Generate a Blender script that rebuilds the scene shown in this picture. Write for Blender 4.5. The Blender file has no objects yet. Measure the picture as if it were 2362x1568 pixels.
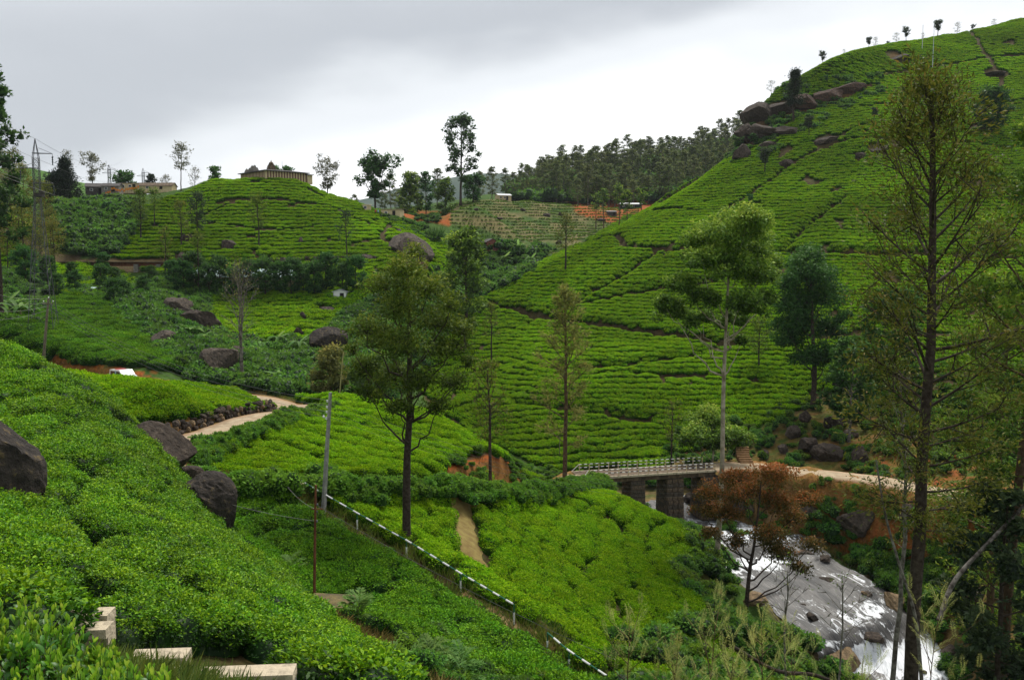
import bpy, math, random
import numpy as np
from mathutils import Vector
random.seed(7); RNG = np.random.default_rng(11)
PI = math.pi
scene = bpy.context.scene
COL = scene.collection

# ------------------------------------------------------------ camera
IW, IH, FPX, HOR = 2361.0, 1568.0, 2045.0, 604.0
PITCH = math.atan((IH / 2 - HOR) / FPX)
cam_d = bpy.data.cameras.new('camera'); cam = bpy.data.objects.new('camera', cam_d); COL.objects.link(cam)
cam_d.sensor_width = 36.0; cam_d.lens = 36.0 * FPX / IW; cam_d.clip_start = 0.1; cam_d.clip_end = 30000
cam.location = (0, 0, 0); cam.rotation_euler = (PI / 2 - PITCH, 0, 0)
scene.camera = cam
CP, SP = math.cos(PITCH), math.sin(PITCH)

def ray(u, v):
    a = (u - IW / 2) / FPX; b = (IH / 2 - v) / FPX
    return np.array([a, CP + b * SP, b * CP - SP])
def at(u, v, Y):
    r = ray(u, v); return r * (Y / r[1])
def project(P):
    P = np.asarray(P, float); x, y, z = P[..., 0], P[..., 1], P[..., 2]
    dep = y * CP - z * SP; up = y * SP + z * CP
    dep = np.maximum(dep, 0.05)
    return IW / 2 + FPX * x / dep, IH / 2 - FPX * up / dep

# ------------------------------------------------------------ sky, sun, exposure
SUN_EL, SUN_AZ = math.radians(58), math.radians(24)     # azimuth from +Y towards +X
world = bpy.data.worlds.new('World'); scene.world = world; world.use_nodes = True
nt = world.node_tree; nt.nodes.clear()
N = lambda t: nt.nodes.new(t)
def L(a, b): nt.links.new(a, b)
out = N('ShaderNodeOutputWorld'); mixs = N('ShaderNodeMixShader')
bg1 = N('ShaderNodeBackground'); bg2 = N('ShaderNodeBackground')
sky = N('ShaderNodeTexSky'); sky.sky_type = 'NISHITA'; sky.sun_disc = False
sky.sun_elevation = SUN_EL; sky.sun_rotation = SUN_AZ; sky.altitude = 1200
L(sky.outputs[0], bg1.inputs[0]); bg1.inputs[1].default_value = 0.06
tc = N('ShaderNodeTexCoord')
d1, d2 = ray(560, 430), ray(1900, 40)
nn = np.cross(d1, d2); nn /= np.linalg.norm(nn)
if nn[2] > 0: nn = -nn            # positive below the cloud edge
dotn = N('ShaderNodeVectorMath'); dotn.operation = 'DOT_PRODUCT'; dotn.inputs[1].default_value = tuple(nn)
L(tc.outputs['Generated'], dotn.inputs[0])
n1 = N('ShaderNodeTexNoise'); n1.inputs['Scale'].default_value = 2.2; n1.inputs['Detail'].default_value = 3; n1.inputs['Roughness'].default_value = 0.5
mp = N('ShaderNodeMapping'); mp.inputs['Scale'].default_value = (0.75, 0.75, 2.2); mp.inputs['Location'].default_value = (3.1, 0.4, 0.2); mp.inputs['Rotation'].default_value = (0, math.radians(16), 0)
L(tc.outputs['Generated'], mp.inputs[0]); L(mp.outputs[0], n1.inputs['Vector'])
n2 = N('ShaderNodeTexNoise'); n2.inputs['Scale'].default_value = 9; n2.inputs['Detail'].default_value = 3; n2.inputs['Roughness'].default_value = 0.55
L(mp.outputs[0], n2.inputs['Vector'])
def M(op, a, b=None):
    m = N('ShaderNodeMath'); m.operation = op
    for i, x in enumerate((a, b)):
        if x is None: continue
        if isinstance(x, (int, float)): m.inputs[i].default_value = x
        else: L(x, m.inputs[i])
    return m.outputs[0]
s1 = M('ADD', dotn.outputs['Value'], M('MULTIPLY', M('SUBTRACT', n1.outputs[0], 0.5), 0.34))
s1 = M('ADD', s1, M('MULTIPLY', M('SUBTRACT', n2.outputs[0], 0.5), 0.07))
ramp = N('ShaderNodeValToRGB'); e = ramp.color_ramp.elements
e[0].position = 0.16; e[0].color = (0.50, 0.52, 0.545, 1)
e[1].position = 0.60; e[1].color = (0.98, 0.98, 0.98, 1)
x = e.new(0.37); x.color = (0.385, 0.405, 0.43, 1)
x = e.new(0.47); x.color = (0.62, 0.64, 0.66, 1)
ramp.color_ramp.interpolation = 'EASE'
L(M('ADD', M('MULTIPLY', s1, 1.15), 0.5), ramp.inputs[0])
L(ramp.outputs[0], bg2.inputs[0]); bg2.inputs[1].default_value = 0.525
mixs.inputs[0].default_value = 0.96
L(bg1.outputs[0], mixs.inputs[1]); L(bg2.outputs[0], mixs.inputs[2]); L(mixs.outputs[0], out.inputs[0])

sun_d = bpy.data.lights.new('sun', 'SUN'); sun_d.energy = 1.5; sun_d.angle = math.radians(22); sun_d.color = (1.0, 0.96, 0.88)
sun = bpy.data.objects.new('sun', sun_d); COL.objects.link(sun)
sd = Vector((math.sin(SUN_AZ) * math.cos(SUN_EL), math.cos(SUN_AZ) * math.cos(SUN_EL), math.sin(SUN_EL)))
sun.rotation_euler = sd.to_track_quat('Z', 'Y').to_euler()
vs = scene.view_settings; vs.view_transform = 'Standard'; vs.look = 'None'; vs.exposure = 1.52; vs.gamma = 1.0
scene.render.engine = 'CYCLES'
cy = scene.cycles; cy.max_bounces = 5; cy.diffuse_bounces = 3; cy.glossy_bounces = 1; cy.transmission_bounces = 3; cy.transparent_max_bounces = 4
world.cycles.sampling_method = 'NONE'; cy.use_denoising = True; cy.caustics_reflective = False; cy.caustics_refractive = False; cy.sample_clamp_indirect = 4

# ------------------------------------------------------------ helpers: objects
def prop(o, label=None, cat=None, group=None, kind=None):
    if label: o['label'] = label
    if cat: o['category'] = cat
    if group: o['group'] = group
    if kind: o['kind'] = kind
    return o
def empty(name, loc, label=None, cat=None, group=None, rz=0, scale=None):
    o = bpy.data.objects.new(name, None); COL.objects.link(o); o.location = tuple(loc); o.rotation_euler = (0, 0, rz)
    if scale: o.scale = scale
    return prop(o, label, cat, group)
def new_mesh(name, V, F, smooth=False, attrs=None, mats=(), fm=None):
    """V (n,3); F (m,k) array of one face size, or list of lists"""
    me = bpy.data.meshes.new(name)
    V = np.asarray(V, np.float32).reshape(-1, 3)
    if isinstance(F, np.ndarray):
        m, k = F.shape
        me.vertices.add(len(V)); me.vertices.foreach_set('co', V.ravel())
        me.loops.add(m * k); me.loops.foreach_set('vertex_index', F.astype(np.int32).ravel())
        me.polygons.add(m); me.polygons.foreach_set('loop_start', np.arange(0, m * k, k, dtype=np.int32))
        me.update(calc_edges=True)
    else:
        me.from_pydata(V.tolist(), [], F)
    for nme, arr in (attrs or {}).items():
        arr = np.asarray(arr, np.float32)
        if arr.ndim == 1:
            a = me.attributes.new(nme, 'FLOAT', 'POINT'); a.data.foreach_set('value', arr)
        else:
            a = me.attributes.new(nme, 'FLOAT_COLOR', 'POINT')
            a.data.foreach_set('color', np.concatenate([arr, np.ones((len(arr), 1), np.float32)], 1).ravel())
    for mt in mats: me.materials.append(mt)
    if fm is not None: me.polygons.foreach_set('material_index', np.asarray(fm, np.int32))
    if smooth: me.polygons.foreach_set('use_smooth', np.ones(len(me.polygons), bool))
    me.update()
    return me
def obj(name, me, parent=None, loc=None):
    o = bpy.data.objects.new(name, me); COL.objects.link(o)
    if parent is not None: o.parent = parent
    if loc is not None: o.location = tuple(loc)
    return o

class MB:
    """collects simple solids into one mesh"""
    def __init__(s): s.V = []; s.F = []; s.fm = []
    def add(s, V, F, m=0):
        b = len(s.V); s.V += [tuple(map(float, p)) for p in V]; s.F += [[b + i for i in f] for f in F]; s.fm += [m] * len(F); return s
    def box(s, c, h, rz=0, m=0, taper=1.0):
        cs, sn = math.cos(rz), math.sin(rz); V = []
        for sz in (-1, 1):
            t = taper if sz > 0 else 1
            for sx, sy in ((-1, -1), (1, -1), (1, 1), (-1, 1)):
                x, y = sx * h[0] * t, sy * h[1] * t
                V.append((c[0] + x * cs - y * sn, c[1] + x * sn + y * cs, c[2] + sz * h[2]))
        return s.add(V, [(0, 3, 2, 1), (4, 5, 6, 7), (0, 1, 5, 4), (1, 2, 6, 5), (2, 3, 7, 6), (3, 0, 4, 7)], m)
    def tube(s, P, R, k=6, m=0, cap=True):
        V, F = tube(P, R, k); b = len(s.V)
        s.add(V, F.tolist(), m)
        if cap:
            s.F.append([b + i for i in range(k)][::-1]); s.fm.append(m)
            n = len(V) - k; s.F.append([b + n + i for i in range(k)]); s.fm.append(m)
        return s
    def lathe(s, c, prof, k=10, m=0):
        V = []
        for r, z in prof:
            V += [(c[0] + r * math.cos(2 * PI * i / k), c[1] + r * math.sin(2 * PI * i / k), c[2] + z) for i in range(k)]
        F = []
        for j in range(len(prof) - 1):
            for i in range(k):
                a, b_ = j * k + i, j * k + (i + 1) % k; F.append((a, b_, b_ + k, a + k))
        F.append(list(range(k))[::-1]); F.append([(len(prof) - 1) * k + i for i in range(k)])
        return s.add(V, F, m)
    def build(s, name, mats, parent=None, loc=None, smooth=False):
        if not isinstance(mats, (list, tuple)): mats = [mats]
        me = new_mesh(name, np.array(s.V), s.F, smooth, mats=mats, fm=s.fm)
        return obj(name, me, parent, loc)

def tube(P, R, k=6):
    P = np.asarray(P, float); n = len(P); R = np.broadcast_to(np.asarray(R, float), (n,))
    T = np.gradient(P, axis=0); T /= np.linalg.norm(T, axis=1, keepdims=True) + 1e-9
    ref = np.array([1.0, 0.13, 0.07]) if abs(T[:, 0]).mean() < 0.8 else np.array([0.05, 1.0, 0.1])
    U = np.cross(T, ref); U /= np.linalg.norm(U, axis=1, keepdims=True) + 1e-9
    W = np.cross(T, U)
    a = np.arange(k) * 2 * PI / k
    V = P[:, None] + R[:, None, None] * (np.cos(a)[None, :, None] * U[:, None] + np.sin(a)[None, :, None] * W[:, None])
    i = np.arange(n - 1)[:, None] * k; j = np.arange(k)[None]; j2 = (j + 1) % k
    F = np.stack([i + j, i + j2, i + k + j2, i + k + j], -1).reshape(-1, 4)
    return V.reshape(-1, 3), F

# ------------------------------------------------------------ helpers: noise
_ph = np.random.default_rng(5).uniform(0, 2 * PI, (400, 3))
def fbm(x, y, wl, octv=4, seed=0):
    """smooth pseudo noise in about -1..1 made of rotated sines"""
    r = np.zeros_like(np.asarray(x, float)); amp = 1.0; tot = 0
    for o in range(octv):
        acc = 0
        for q in range(4):
            p = _ph[(seed * 31 + o * 7 + q * 3) % 400]
            th = p[0]; f = 2 * PI / wl * (0.75 + 0.5 * (p[1] / 6.28))
            acc = acc + np.sin((x * math.cos(th) + y * math.sin(th)) * f + p[2] + 1.3 * np.sin((x * math.sin(th) - y * math.cos(th)) * f * 0.6 + p[1]))
        r = r + amp * acc / 2.2; tot += amp; amp *= 0.5; wl *= 0.47
    return r / tot
def inpoly(u, v, poly):
    u = np.asarray(u); ins = np.zeros(u.shape, bool); n = len(poly)
    for i in range(n):
        x1, y1 = poly[i]; x2, y2 = poly[(i + 1) % n]
        c = ((y1 > v) != (y2 > v))
        with np.errstate(divide='ignore', invalid='ignore'):
            ins ^= c & (u < (x2 - x1) * (v - y1) / ((y2 - y1) if y2 != y1 else 1e-9) + x1)
    return ins
def polydist(X, Y, line):
    """distance to a polyline in plan, and the parameter (index + t) of the nearest point"""
    X = np.asarray(X, float); Y = np.asarray(Y, float)
    if X.size > 20000:
        L_ = np.asarray(line)[:, :2]; lo = L_.min(0) - 14; hi = L_.max(0) + 14
        m = (X > lo[0]) & (X < hi[0]) & (Y > lo[1]) & (Y < hi[1])
        b = np.full(X.shape, 1e9); p = np.zeros(X.shape)
        if m.any():
            x, y = X[m], Y[m]; o1 = np.empty(len(x)); o2 = np.empty(len(x))
            for i in range(0, len(x), 15000): o1[i:i + 15000], o2[i:i + 15000] = polydist(x[i:i + 15000], y[i:i + 15000], line)
            b[m], p[m] = o1, o2
        return b, p
    best = np.full(np.shape(X), 1e9); par = np.zeros(np.shape(X))
    for i in range(len(line) - 1):
        ax, ay = line[i][:2]; bx, by = line[i + 1][:2]
        dx, dy = bx - ax, by - ay; l2 = dx * dx + dy * dy + 1e-9
        t = np.clip(((X - ax) * dx + (Y - ay) * dy) / l2, 0, 1)
        d = np.hypot(X - ax - t * dx, Y - ay - t * dy)
        k = d < best; best = np.where(k, d, best); par = np.where(k, i + t, par)
    return best, par
def smooth_line(pts, per=8):
    """Catmull-Rom through 3D points"""
    P = np.array(pts, float); P = np.vstack([2 * P[0] - P[1], P, 2 * P[-1] - P[-2]]); o = []
    for i in range(1, len(P) - 2):
        for t in np.arange(per) / per:
            o.append(0.5 * (2 * P[i] + (P[i + 1] - P[i - 1]) * t + (2 * P[i - 1] - 5 * P[i] + 4 * P[i + 1] - P[i + 2]) * t * t + (3 * P[i] - P[i - 1] - 3 * P[i + 1] + P[i + 2]) * t ** 3))
    o.append(P[-2]); return np.array(o)

# ------------------------------------------------------------ helpers: materials
def mat(name):
    m = bpy.data.materials.new(name); m.use_nodes = True; n = m.node_tree; n.nodes.clear()
    o = n.nodes.new('ShaderNodeOutputMaterial'); return m, n, o
def rgb(c): return (c[0], c[1], c[2], 1)
def solid(name, c1, c2=None, scale=6, rough=0.85, bump=0.0, metal=0.0, detail=5, coord='Object', spec=0.3, stops=(0.35, 0.65), bscale=None):
    m, n, o = mat(name); b = n.nodes.new('ShaderNodeBsdfPrincipled'); n.links.new(b.outputs[0], o.inputs[0])
    b.inputs['Roughness'].default_value = rough; b.inputs['Metallic'].default_value = metal; b.inputs['Specular IOR Level'].default_value = spec
    tcn = n.nodes.new('ShaderNodeTexCoord'); nz = n.nodes.new('ShaderNodeTexNoise'); nz.inputs['Scale'].default_value = scale; nz.inputs['Detail'].default_value = detail; nz.inputs['Roughness'].default_value = 0.62
    n.links.new(tcn.outputs[coord], nz.inputs['Vector'])
    r = n.nodes.new('ShaderNodeValToRGB'); r.color_ramp.elements[0].position = stops[0]; r.color_ramp.elements[1].position = stops[1]
    r.color_ramp.elements[0].color = rgb(c1); r.color_ramp.elements[1].color = rgb(c2 or [min(1, x * 1.25) for x in c1])
    n.links.new(nz.outputs[0], r.inputs[0]); n.links.new(r.outputs[0], b.inputs['Base Color'])
    if bump:
        bp = n.nodes.new('ShaderNodeBump'); bp.inputs['Strength'].default_value = bump; bp.inputs['Distance'].default_value = 0.2
        if bscale:
            nz2 = n.nodes.new('ShaderNodeTexNoise'); nz2.inputs['Scale'].default_value = bscale; nz2.inputs['Detail'].default_value = 6
            n.links.new(tcn.outputs[coord], nz2.inputs['Vector']); n.links.new(nz2.outputs[0], bp.inputs['Height'])
        else: n.links.new(nz.outputs[0], bp.inputs['Height'])
        n.links.new(bp.outputs[0], b.inputs['Normal'])
    return m
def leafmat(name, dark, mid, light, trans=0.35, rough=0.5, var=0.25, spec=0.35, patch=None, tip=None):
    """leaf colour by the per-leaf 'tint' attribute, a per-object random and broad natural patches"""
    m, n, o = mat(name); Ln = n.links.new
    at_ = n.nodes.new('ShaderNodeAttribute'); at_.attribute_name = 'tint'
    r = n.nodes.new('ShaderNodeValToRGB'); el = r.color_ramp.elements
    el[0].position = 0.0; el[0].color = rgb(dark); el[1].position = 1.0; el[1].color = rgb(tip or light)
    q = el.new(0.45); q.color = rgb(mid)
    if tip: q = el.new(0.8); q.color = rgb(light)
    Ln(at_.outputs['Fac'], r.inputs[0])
    oi = n.nodes.new('ShaderNodeObjectInfo'); hsv = n.nodes.new('ShaderNodeHueSaturation')
    mr = n.nodes.new('ShaderNodeMapRange'); mr.inputs['To Min'].default_value = 1 - var; mr.inputs['To Max'].default_value = 1 + var
    Ln(oi.outputs['Random'], mr.inputs[0]); val = mr.outputs[0]
    mh = n.nodes.new('ShaderNodeMapRange'); mh.inputs['To Min'].default_value = 0.488; mh.inputs['To Max'].default_value = 0.512
    mm = n.nodes.new('ShaderNodeMath'); mm.operation = 'FRACT'; mm2 = n.nodes.new('ShaderNodeMath'); mm2.operation = 'MULTIPLY'; mm2.inputs[1].default_value = 7.31
    Ln(oi.outputs['Random'], mm2.inputs[0]); Ln(mm2.outputs[0], mm.inputs[0]); Ln(mm.outputs[0], mh.inputs[0]); Ln(mh.outputs[0], hsv.inputs['Hue'])
    if patch:
        ge = n.nodes.new('ShaderNodeNewGeometry'); nz = n.nodes.new('ShaderNodeTexNoise'); nz.inputs['Scale'].default_value = patch[0]; nz.inputs['Detail'].default_value = 3
        Ln(ge.outputs['Position'], nz.inputs['Vector'])
        pr = n.nodes.new('ShaderNodeMapRange'); pr.inputs['From Min'].default_value = 0.3; pr.inputs['From Max'].default_value = 0.7
        pr.inputs['To Min'].default_value = 1 - patch[1]; pr.inputs['To Max'].default_value = 1 + patch[1]; Ln(nz.outputs[0], pr.inputs[0])
        mu = n.nodes.new('ShaderNodeMath'); mu.operation = 'MULTIPLY'; Ln(val, mu.inputs[0]); Ln(pr.outputs[0], mu.inputs[1]); val = mu.outputs[0]
    Ln(val, hsv.inputs['Value']); Ln(r.outputs[0], hsv.inputs['Color'])
    b = n.nodes.new('ShaderNodeBsdfPrincipled'); b.inputs['Roughness'].default_value = rough; b.inputs['Specular IOR Level'].default_value = spec
    t = n.nodes.new('ShaderNodeBsdfTranslucent'); mx = n.nodes.new('ShaderNodeMixShader'); mx.inputs[0].default_value = trans
    Ln(hsv.outputs[0], b.inputs['Base Color'])
    g = n.nodes.new('ShaderNodeHueSaturation'); g.inputs['Value'].default_value = 1.3; g.inputs['Hue'].default_value = 0.488; Ln(hsv.outputs[0], g.inputs['Color']); Ln(g.outputs[0], t.inputs[0])
    Ln(b.outputs[0], mx.inputs[1]); Ln(t.outputs[0], mx.inputs[2]); Ln(mx.outputs[0], o.inputs[0])
    return m

# ============================================================ TERRAIN
# survey points: (picture u, v, distance) for ground that shows ...
SEEN = [
 # near left tea slope
 (0,820,45),(130,882,45),(260,958,45),(300,1010,44),(430,1150,41),(520,1290,38),(700,1425,30),(800,1500,27),(885,1568,24),
 (0,1000,36),(0,1150,29),(0,1300,22),(0,1440,16.5),(150,1000,38),(300,1100,36),(200,1200,29),(400,1300,28),(200,1380,20),(200,1480,17),(400,1450,21),(600,1500,22),(450,1540,18.5),(600,1400,28),
 # terrace field above the road, and its bank
 (100,868,82),(300,893,90),(450,905,91),(575,926,87),(290,962,70),(430,950,76),(540,938,82),
 # slope above the van road and its bank top
 (30,808,106),(200,832,108),(380,845,110),(430,878,108),(180,690,150),(60,660,150),(0,750,115),(300,770,132),(120,750,128),
 # gully and valley floor on the left
 (500,900,106),(700,905,106),(600,810,140),(520,740,160),(450,700,172),(330,690,165),(250,655,188),(760,850,125),(780,770,150),(850,860,122),
 # tea below the railway, railway ledge
 (650,735,163),(520,700,175),(800,700,175),(700,690,176),(620,775,150),(720,775,150),(850,690,175),
 (130,604,196),(300,607,196),(440,610,196),(600,606,196),(830,604,194),(700,645,186),(500,650,185),(900,630,185),(200,632,190),(20,620,185),
 # temple hill
 (600,540,214),(600,480,230),(500,430,242),(600,420,246),(690,424,248),(750,455,245),(850,500,235),(900,522,228),(1000,572,214),(450,500,228),(800,560,210),(330,500,222),(400,450,240),(300,560,208),
 # left: green scrub slope, station ridge
 (220,470,245),(220,540,212),(150,580,200),(250,447,252),(350,445,252),(60,470,235),(20,540,200),(0,455,230),
 # gap and the brown terraced hill
 (930,490,275),(1000,510,270),(1040,486,330),(1150,463,352),(1250,468,352),(1330,475,352),(1400,545,315),(1100,540,308),(1200,580,288),(1100,590,278),(1300,590,270),(1150,640,240),(1050,640,220),(1350,520,330),
 (1080,700,200),(1040,770,170),(960,800,150),(1500,470,400),(1400,485,380),
 # right hill
 (1120,682,190),(1200,642,195),(1290,595,202),(1380,555,210),(1500,482,230),(1600,420,243),(1680,372,255),(1705,330,258),(1740,265,266),(1790,212,276),(1900,147,290),(2000,115,300),(2200,80,314),(2361,47,325),
 (1520,573,190),(1700,577,184),(1850,581,180),(2050,585,176),(2200,588,174),(2361,592,172),(2361,300,236),(2361,170,275),(1960,205,266),(1880,230,262),(2060,150,282),(1820,250,262),(1845,180,284),(2050,106,304),(2120,95,308),(1760,310,252),(2000,300,234),(2150,200,270),(1850,300,245),(1800,400,226),(2100,450,204),(1650,480,212),(1950,400,220),(2361,450,200),
 (1250,712,176),(1400,745,162),(1600,772,152),(1900,780,146),(1100,845,150),(1300,850,141),(1500,900,133),(1200,950,127),(1060,900,136),(1500,1000,124),(1300,1050,117),(1180,1050,116),(1600,1050,120),(1850,950,127),(2100,900,127),(2361,900,118),(2361,1040,106),(2100,1030,111),(1750,850,138),(2200,760,146),
 # bowl field inside the hairpin
 (750,928,87),(850,938,89),(920,950,88),(1000,968,86),(1100,1022,82),(1180,1060,81),(560,985,74),(420,1030,67),(480,1065,65),(560,1085,62),(800,1085,66),(1000,1085,71),(700,1010,74),(900,1020,77),(600,1040,68),
 # dark field, bright field
 (560,1135,54),(520,1230,48),(600,1300,44),(720,1390,40),(900,1455,38),(1180,1462,41),(900,1270,49),(750,1200,52),(1000,1350,45),(1100,1530,37),(830,1230,52),
 (870,1135,61),(1040,1130,66),(1060,1300,55),(1000,1220,57),(1200,1120,77),(1300,1130,84),(1390,1145,86),(1480,1185,84),(1565,1235,80),(1560,1330,70),(1600,1400,63),(1700,1568,52),(1300,1300,64),(1200,1400,51),(1400,1400,57),(1400,1500,49),(1500,1568,45),(1450,1290,70),(1300,1568,38),(1200,1510,42),
 # stream and banks
 (1590,1195,99),(1680,1215,95),(1750,1245,91),(1800,1300,85.5),(1850,1350,82),(1930,1400,79),(2000,1450,76.5),(2060,1500,74.5),(2150,1568,72),(1950,1568,70),
 (1640,1330,77),(1650,1420,70),(1760,1480,70),(1860,1480,74),(1880,1568,67),
 (1900,1200,96),(2000,1180,95),(1950,1260,91),(2060,1330,86),(2100,1250,87),(2150,1400,80),(2250,1400,75),(2361,1300,77),(2361,1200,80),(2250,1250,81),(2361,1480,68),(2260,1550,67),
 (1480,1120,108),(1420,1140,100),
 # forest ridge behind
 (1230,455,425),(1330,430,440),(1450,405,470),(1560,375,500),(1690,338,525),(1500,455,425),(1650,440,440),
]
# ... and plain (x, y, z) for ground the photograph does not see
HID = [
 (-3,3,-2.6),(3,3,-3.2),(-9,5,-2.2),(9,5,-4.2),(-7.5,9,-3.9),(-4,10,-4.8),(0,9,-5.4),(8,10,-8.5),(-14,10,-3.4),(-2.5,16,-8.6),(3,18,-12),(12,20,-15),(22,20,-17),
 (-7,44,-16.2),(-9,40,-16.5),(-5,36,-15.6),(-4,31,-14.6),(-1,26,-13.5),(-15,47,-15.2),(-19,50,-14.3),(-27,52,-12.5),(-34,54,-10),(-40,50,-6),
 (-30,75,-11),(-40,84,-12.6),(-45,70,-7),(-50,92,-13.2),
 (10,25,-16.5),(16,34,-19.5),(25,40,-24),(10,44,-21),(30,52,-33),(20,60,-27),(36,60,-35),(44,50,-36),(50,40,-35),(60,60,-26),(60,30,-30),
 (-10,270,16),(-30,280,12),(-60,290,12),(-100,290,16),(-130,280,16),(20,300,9),(-30,400,22),(-150,400,20),(-260,420,30),(60,420,26),(-160,240,14),(-140,180,5),(-120,140,0),(-110,110,-6),(-80,80,-6),(-60,60,-3),(-50,30,-2),(-35,20,-2.5),
 (60,260,12),(90,290,14),(80,330,22),(120,340,42),(160,380,60),(200,420,76),(260,420,84),(330,380,92),(230,330,86),(300,300,80),(220,230,44),(190,180,12),(160,140,-8),(130,110,-14),(110,85,-18),(80,75,-20),(120,60,-22),(180,500,62),(300,560,80),
 (-300,700,20),(0,700,24),(200,700,40),(500,700,60),(-500,600,30),(550,500,90),
 (-200,120,10),(-150,60,2),(-100,30,0),(-60,10,0),(40,12,-14),(70,14,-20),(0,-1,-2.6),
 (1.5,96,-26.5),(7,105,-27),(14,107,-28.4),(23,112,-26.2),(14,97,-29),(18,94,-29.3),(10,91,-26),(23,97,-28),
 (80,296,44),(99,309,57),(122,319,66),(160,336,76),(192,346,85),(66,285,36),(70,270,40),
]
PTS = np.array([at(*p) for p in SEEN] + [np.array(p, float) for p in HID])
def warp(X, Y):
    Ys = np.maximum(Y, 1.5); return X / (Ys + 4), np.log(Ys + 4)
_t, _l = warp(PTS[:, 0], PTS[:, 1]); CTRL = np.stack([_t, _l], 1); CS = 0.016
def kern(d2): return np.sqrt(d2 + CS * CS)
def _solve():
    n = len(CTRL); d2 = ((CTRL[:, None] - CTRL[None]) ** 2).sum(-1)
    A = np.zeros((n + 3, n + 3)); A[:n, :n] = kern(d2) - np.eye(n) * 0.0012
    A[:n, n] = 1; A[:n, n + 1:] = CTRL; A[n:, :n] = A[:n, n:].T
    Yw = np.maximum(PTS[:, 1], 3)
    return np.linalg.solve(A, np.concatenate([PTS[:, 2], np.zeros(3)]))
COEF = _solve()
def z_raw(X, Y):
    t, l = warp(np.asarray(X, float), np.asarray(Y, float)); sh = t.shape; t = t.ravel(); l = l.ravel(); o = np.empty(len(t))
    for i in range(0, len(t), 40000):
        q = slice(i, i + 40000); d2 = (t[q, None] - CTRL[None, :, 0]) ** 2 + (l[q, None] - CTRL[None, :, 1]) ** 2
        o[q] = kern(d2) @ COEF[:-3] + COEF[-3] + COEF[-2] * t[q] + COEF[-1] * l[q]
    return o.reshape(sh)

# the road: from the left past the van, round the hairpin, along the bowl and to the bridge
ROAD_A = smooth_line([(-95,118,-12.8),(-60,107,-13.8),(-44,101,-14.4),(-35,97,-14.5),(-28,94,-14.55),tuple(at(650,938,88)),tuple(at(690,938,86)),tuple(at(680,950,82)),tuple(at(600,962,77.5)),tuple(at(520,990,71.5)),tuple(at(430,1018,66)),tuple(at(375,1042,62)),(-23.5,57,-13.5),(-19,55,-14),(-14,57,-14.5),(-9,61.5,-15.6),(-5,66.5,-17),(-1,73,-19),(3,82,-21),(6,90,-22.6),(7.6,95.2,-23.2)], 8)
BR_A, BR_B = np.array([7.6, 95.4, -23.2]), np.array([22.6, 99.2, -23.2])
ROAD_B = smooth_line([(22.6,99.2,-23.2),(27,99.5,-23.2),tuple(at(1850,1088,97.5)),tuple(at(2000,1104,93.5)),tuple(at(2100,1122,90)),tuple(at(2200,1142,87)),tuple(at(2300,1160,85)),(60,82,-22.5),(80,78,-22)], 8)
STREAM = smooth_line([(18.2,103.5,-28.0),tuple(at(1610,1198,98.5)),tuple(at(1650,1212,95.5)),tuple(at(1720,1245,91.5)),tuple(at(1790,1300,85.5)),tuple(at(1870,1350,82)),tuple(at(1935,1400,79)),tuple(at(2000,1450,76.5)),tuple(at(2040,1510,74.5) - np.array([0, 0, 0.45])),tuple(at(2070,1568,71) - np.array([0, 0, 0.6])),(33,62,-35.6),(37,50,-36.6),(45,30,-38)], 8)
STREAM_W = 5.2
RAILWAY = [tuple(at(-150,596,210)), tuple(at(130,603,197)), tuple(at(440,611,196)), tuple(at(560,609,196)), tuple(at(700,605,196)), tuple(at(860,602,194)), tuple(at(960,604,190))]
RAILWAY = smooth_line(RAILWAY, 6)

TH = np.arange(-0.84, 0.8401, 0.0036); LM = np.arange(math.log(6.2), math.log(800), 0.0068)
GT, GL = np.meshgrid(TH, LM)
GY = np.exp(GL) - 4; GX = GT * (GY + 4)
def _upsampled():
    q = 3; ti = np.arange(0, len(TH) + q, q); li = np.arange(0, len(LM) + q, q)
    t, l = np.meshgrid(TH[0] + ti * 0.0036, LM[0] + li * 0.0068); y = np.exp(l) - 4; z = z_raw(t * (y + 4), y)
    a = np.arange(len(TH)) / q; b = np.arange(len(LM)) / q; i = a.astype(int); j = b.astype(int); s = (a - i)[None]; w = (b - j)[:, None]
    zz = lambda jj, ii: z[np.ix_(np.minimum(jj, len(li) - 1), np.minimum(ii, len(ti) - 1))]
    return (zz(j, i) * (1 - s) + zz(j, i + 1) * s) * (1 - w) + (zz(j + 1, i) * (1 - s) + zz(j + 1, i + 1) * s) * w
GZ = _upsampled()
GZ += fbm(GX, GY, 14, 3, 1) * np.clip(GY / 220, 0.05, 0.45) + fbm(GX, GY, 60, 2, 2) * np.clip((GY - 120) / 300, 0, 1) * 1.3
def carve(line, half, shoulder, drop=0.06):
    d, par = polydist(GX, GY, line[:, :2]); i = np.clip(par.astype(int), 0, len(line) - 2); t = par - i
    zl = line[i, 2] * (1 - t) + line[i + 1, 2] * t
    w = np.clip((half + shoulder - d) / shoulder, 0, 1); w = w * w * (3 - 2 * w)
    return d, zl - drop, w
dS, zl, w = carve(STREAM, STREAM_W, 3.4, 0.35); GZ = GZ * (1 - w) + (zl + 0.0) * w
for line, hf, sh in ((ROAD_A, 2.5, 1.3), (ROAD_B, 2.4, 2.2)):
    d, zl, w = carve(line, hf, sh); w = w * np.clip((dS - 3.6) / 1.6, 0, 1); GZ = GZ * (1 - w) + zl * w
dR, zl, w = carve(RAILWAY, 2.2, 1.6, 0.0); wr = w * (GX > -76); GZ = GZ * (1 - wr) + zl * wr
RAIL_PX = [(675,1097,54.4),(823,1182,52.6),(937,1245,50.5),(1062,1321,47.6),(1185,1393,44.3)]
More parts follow.
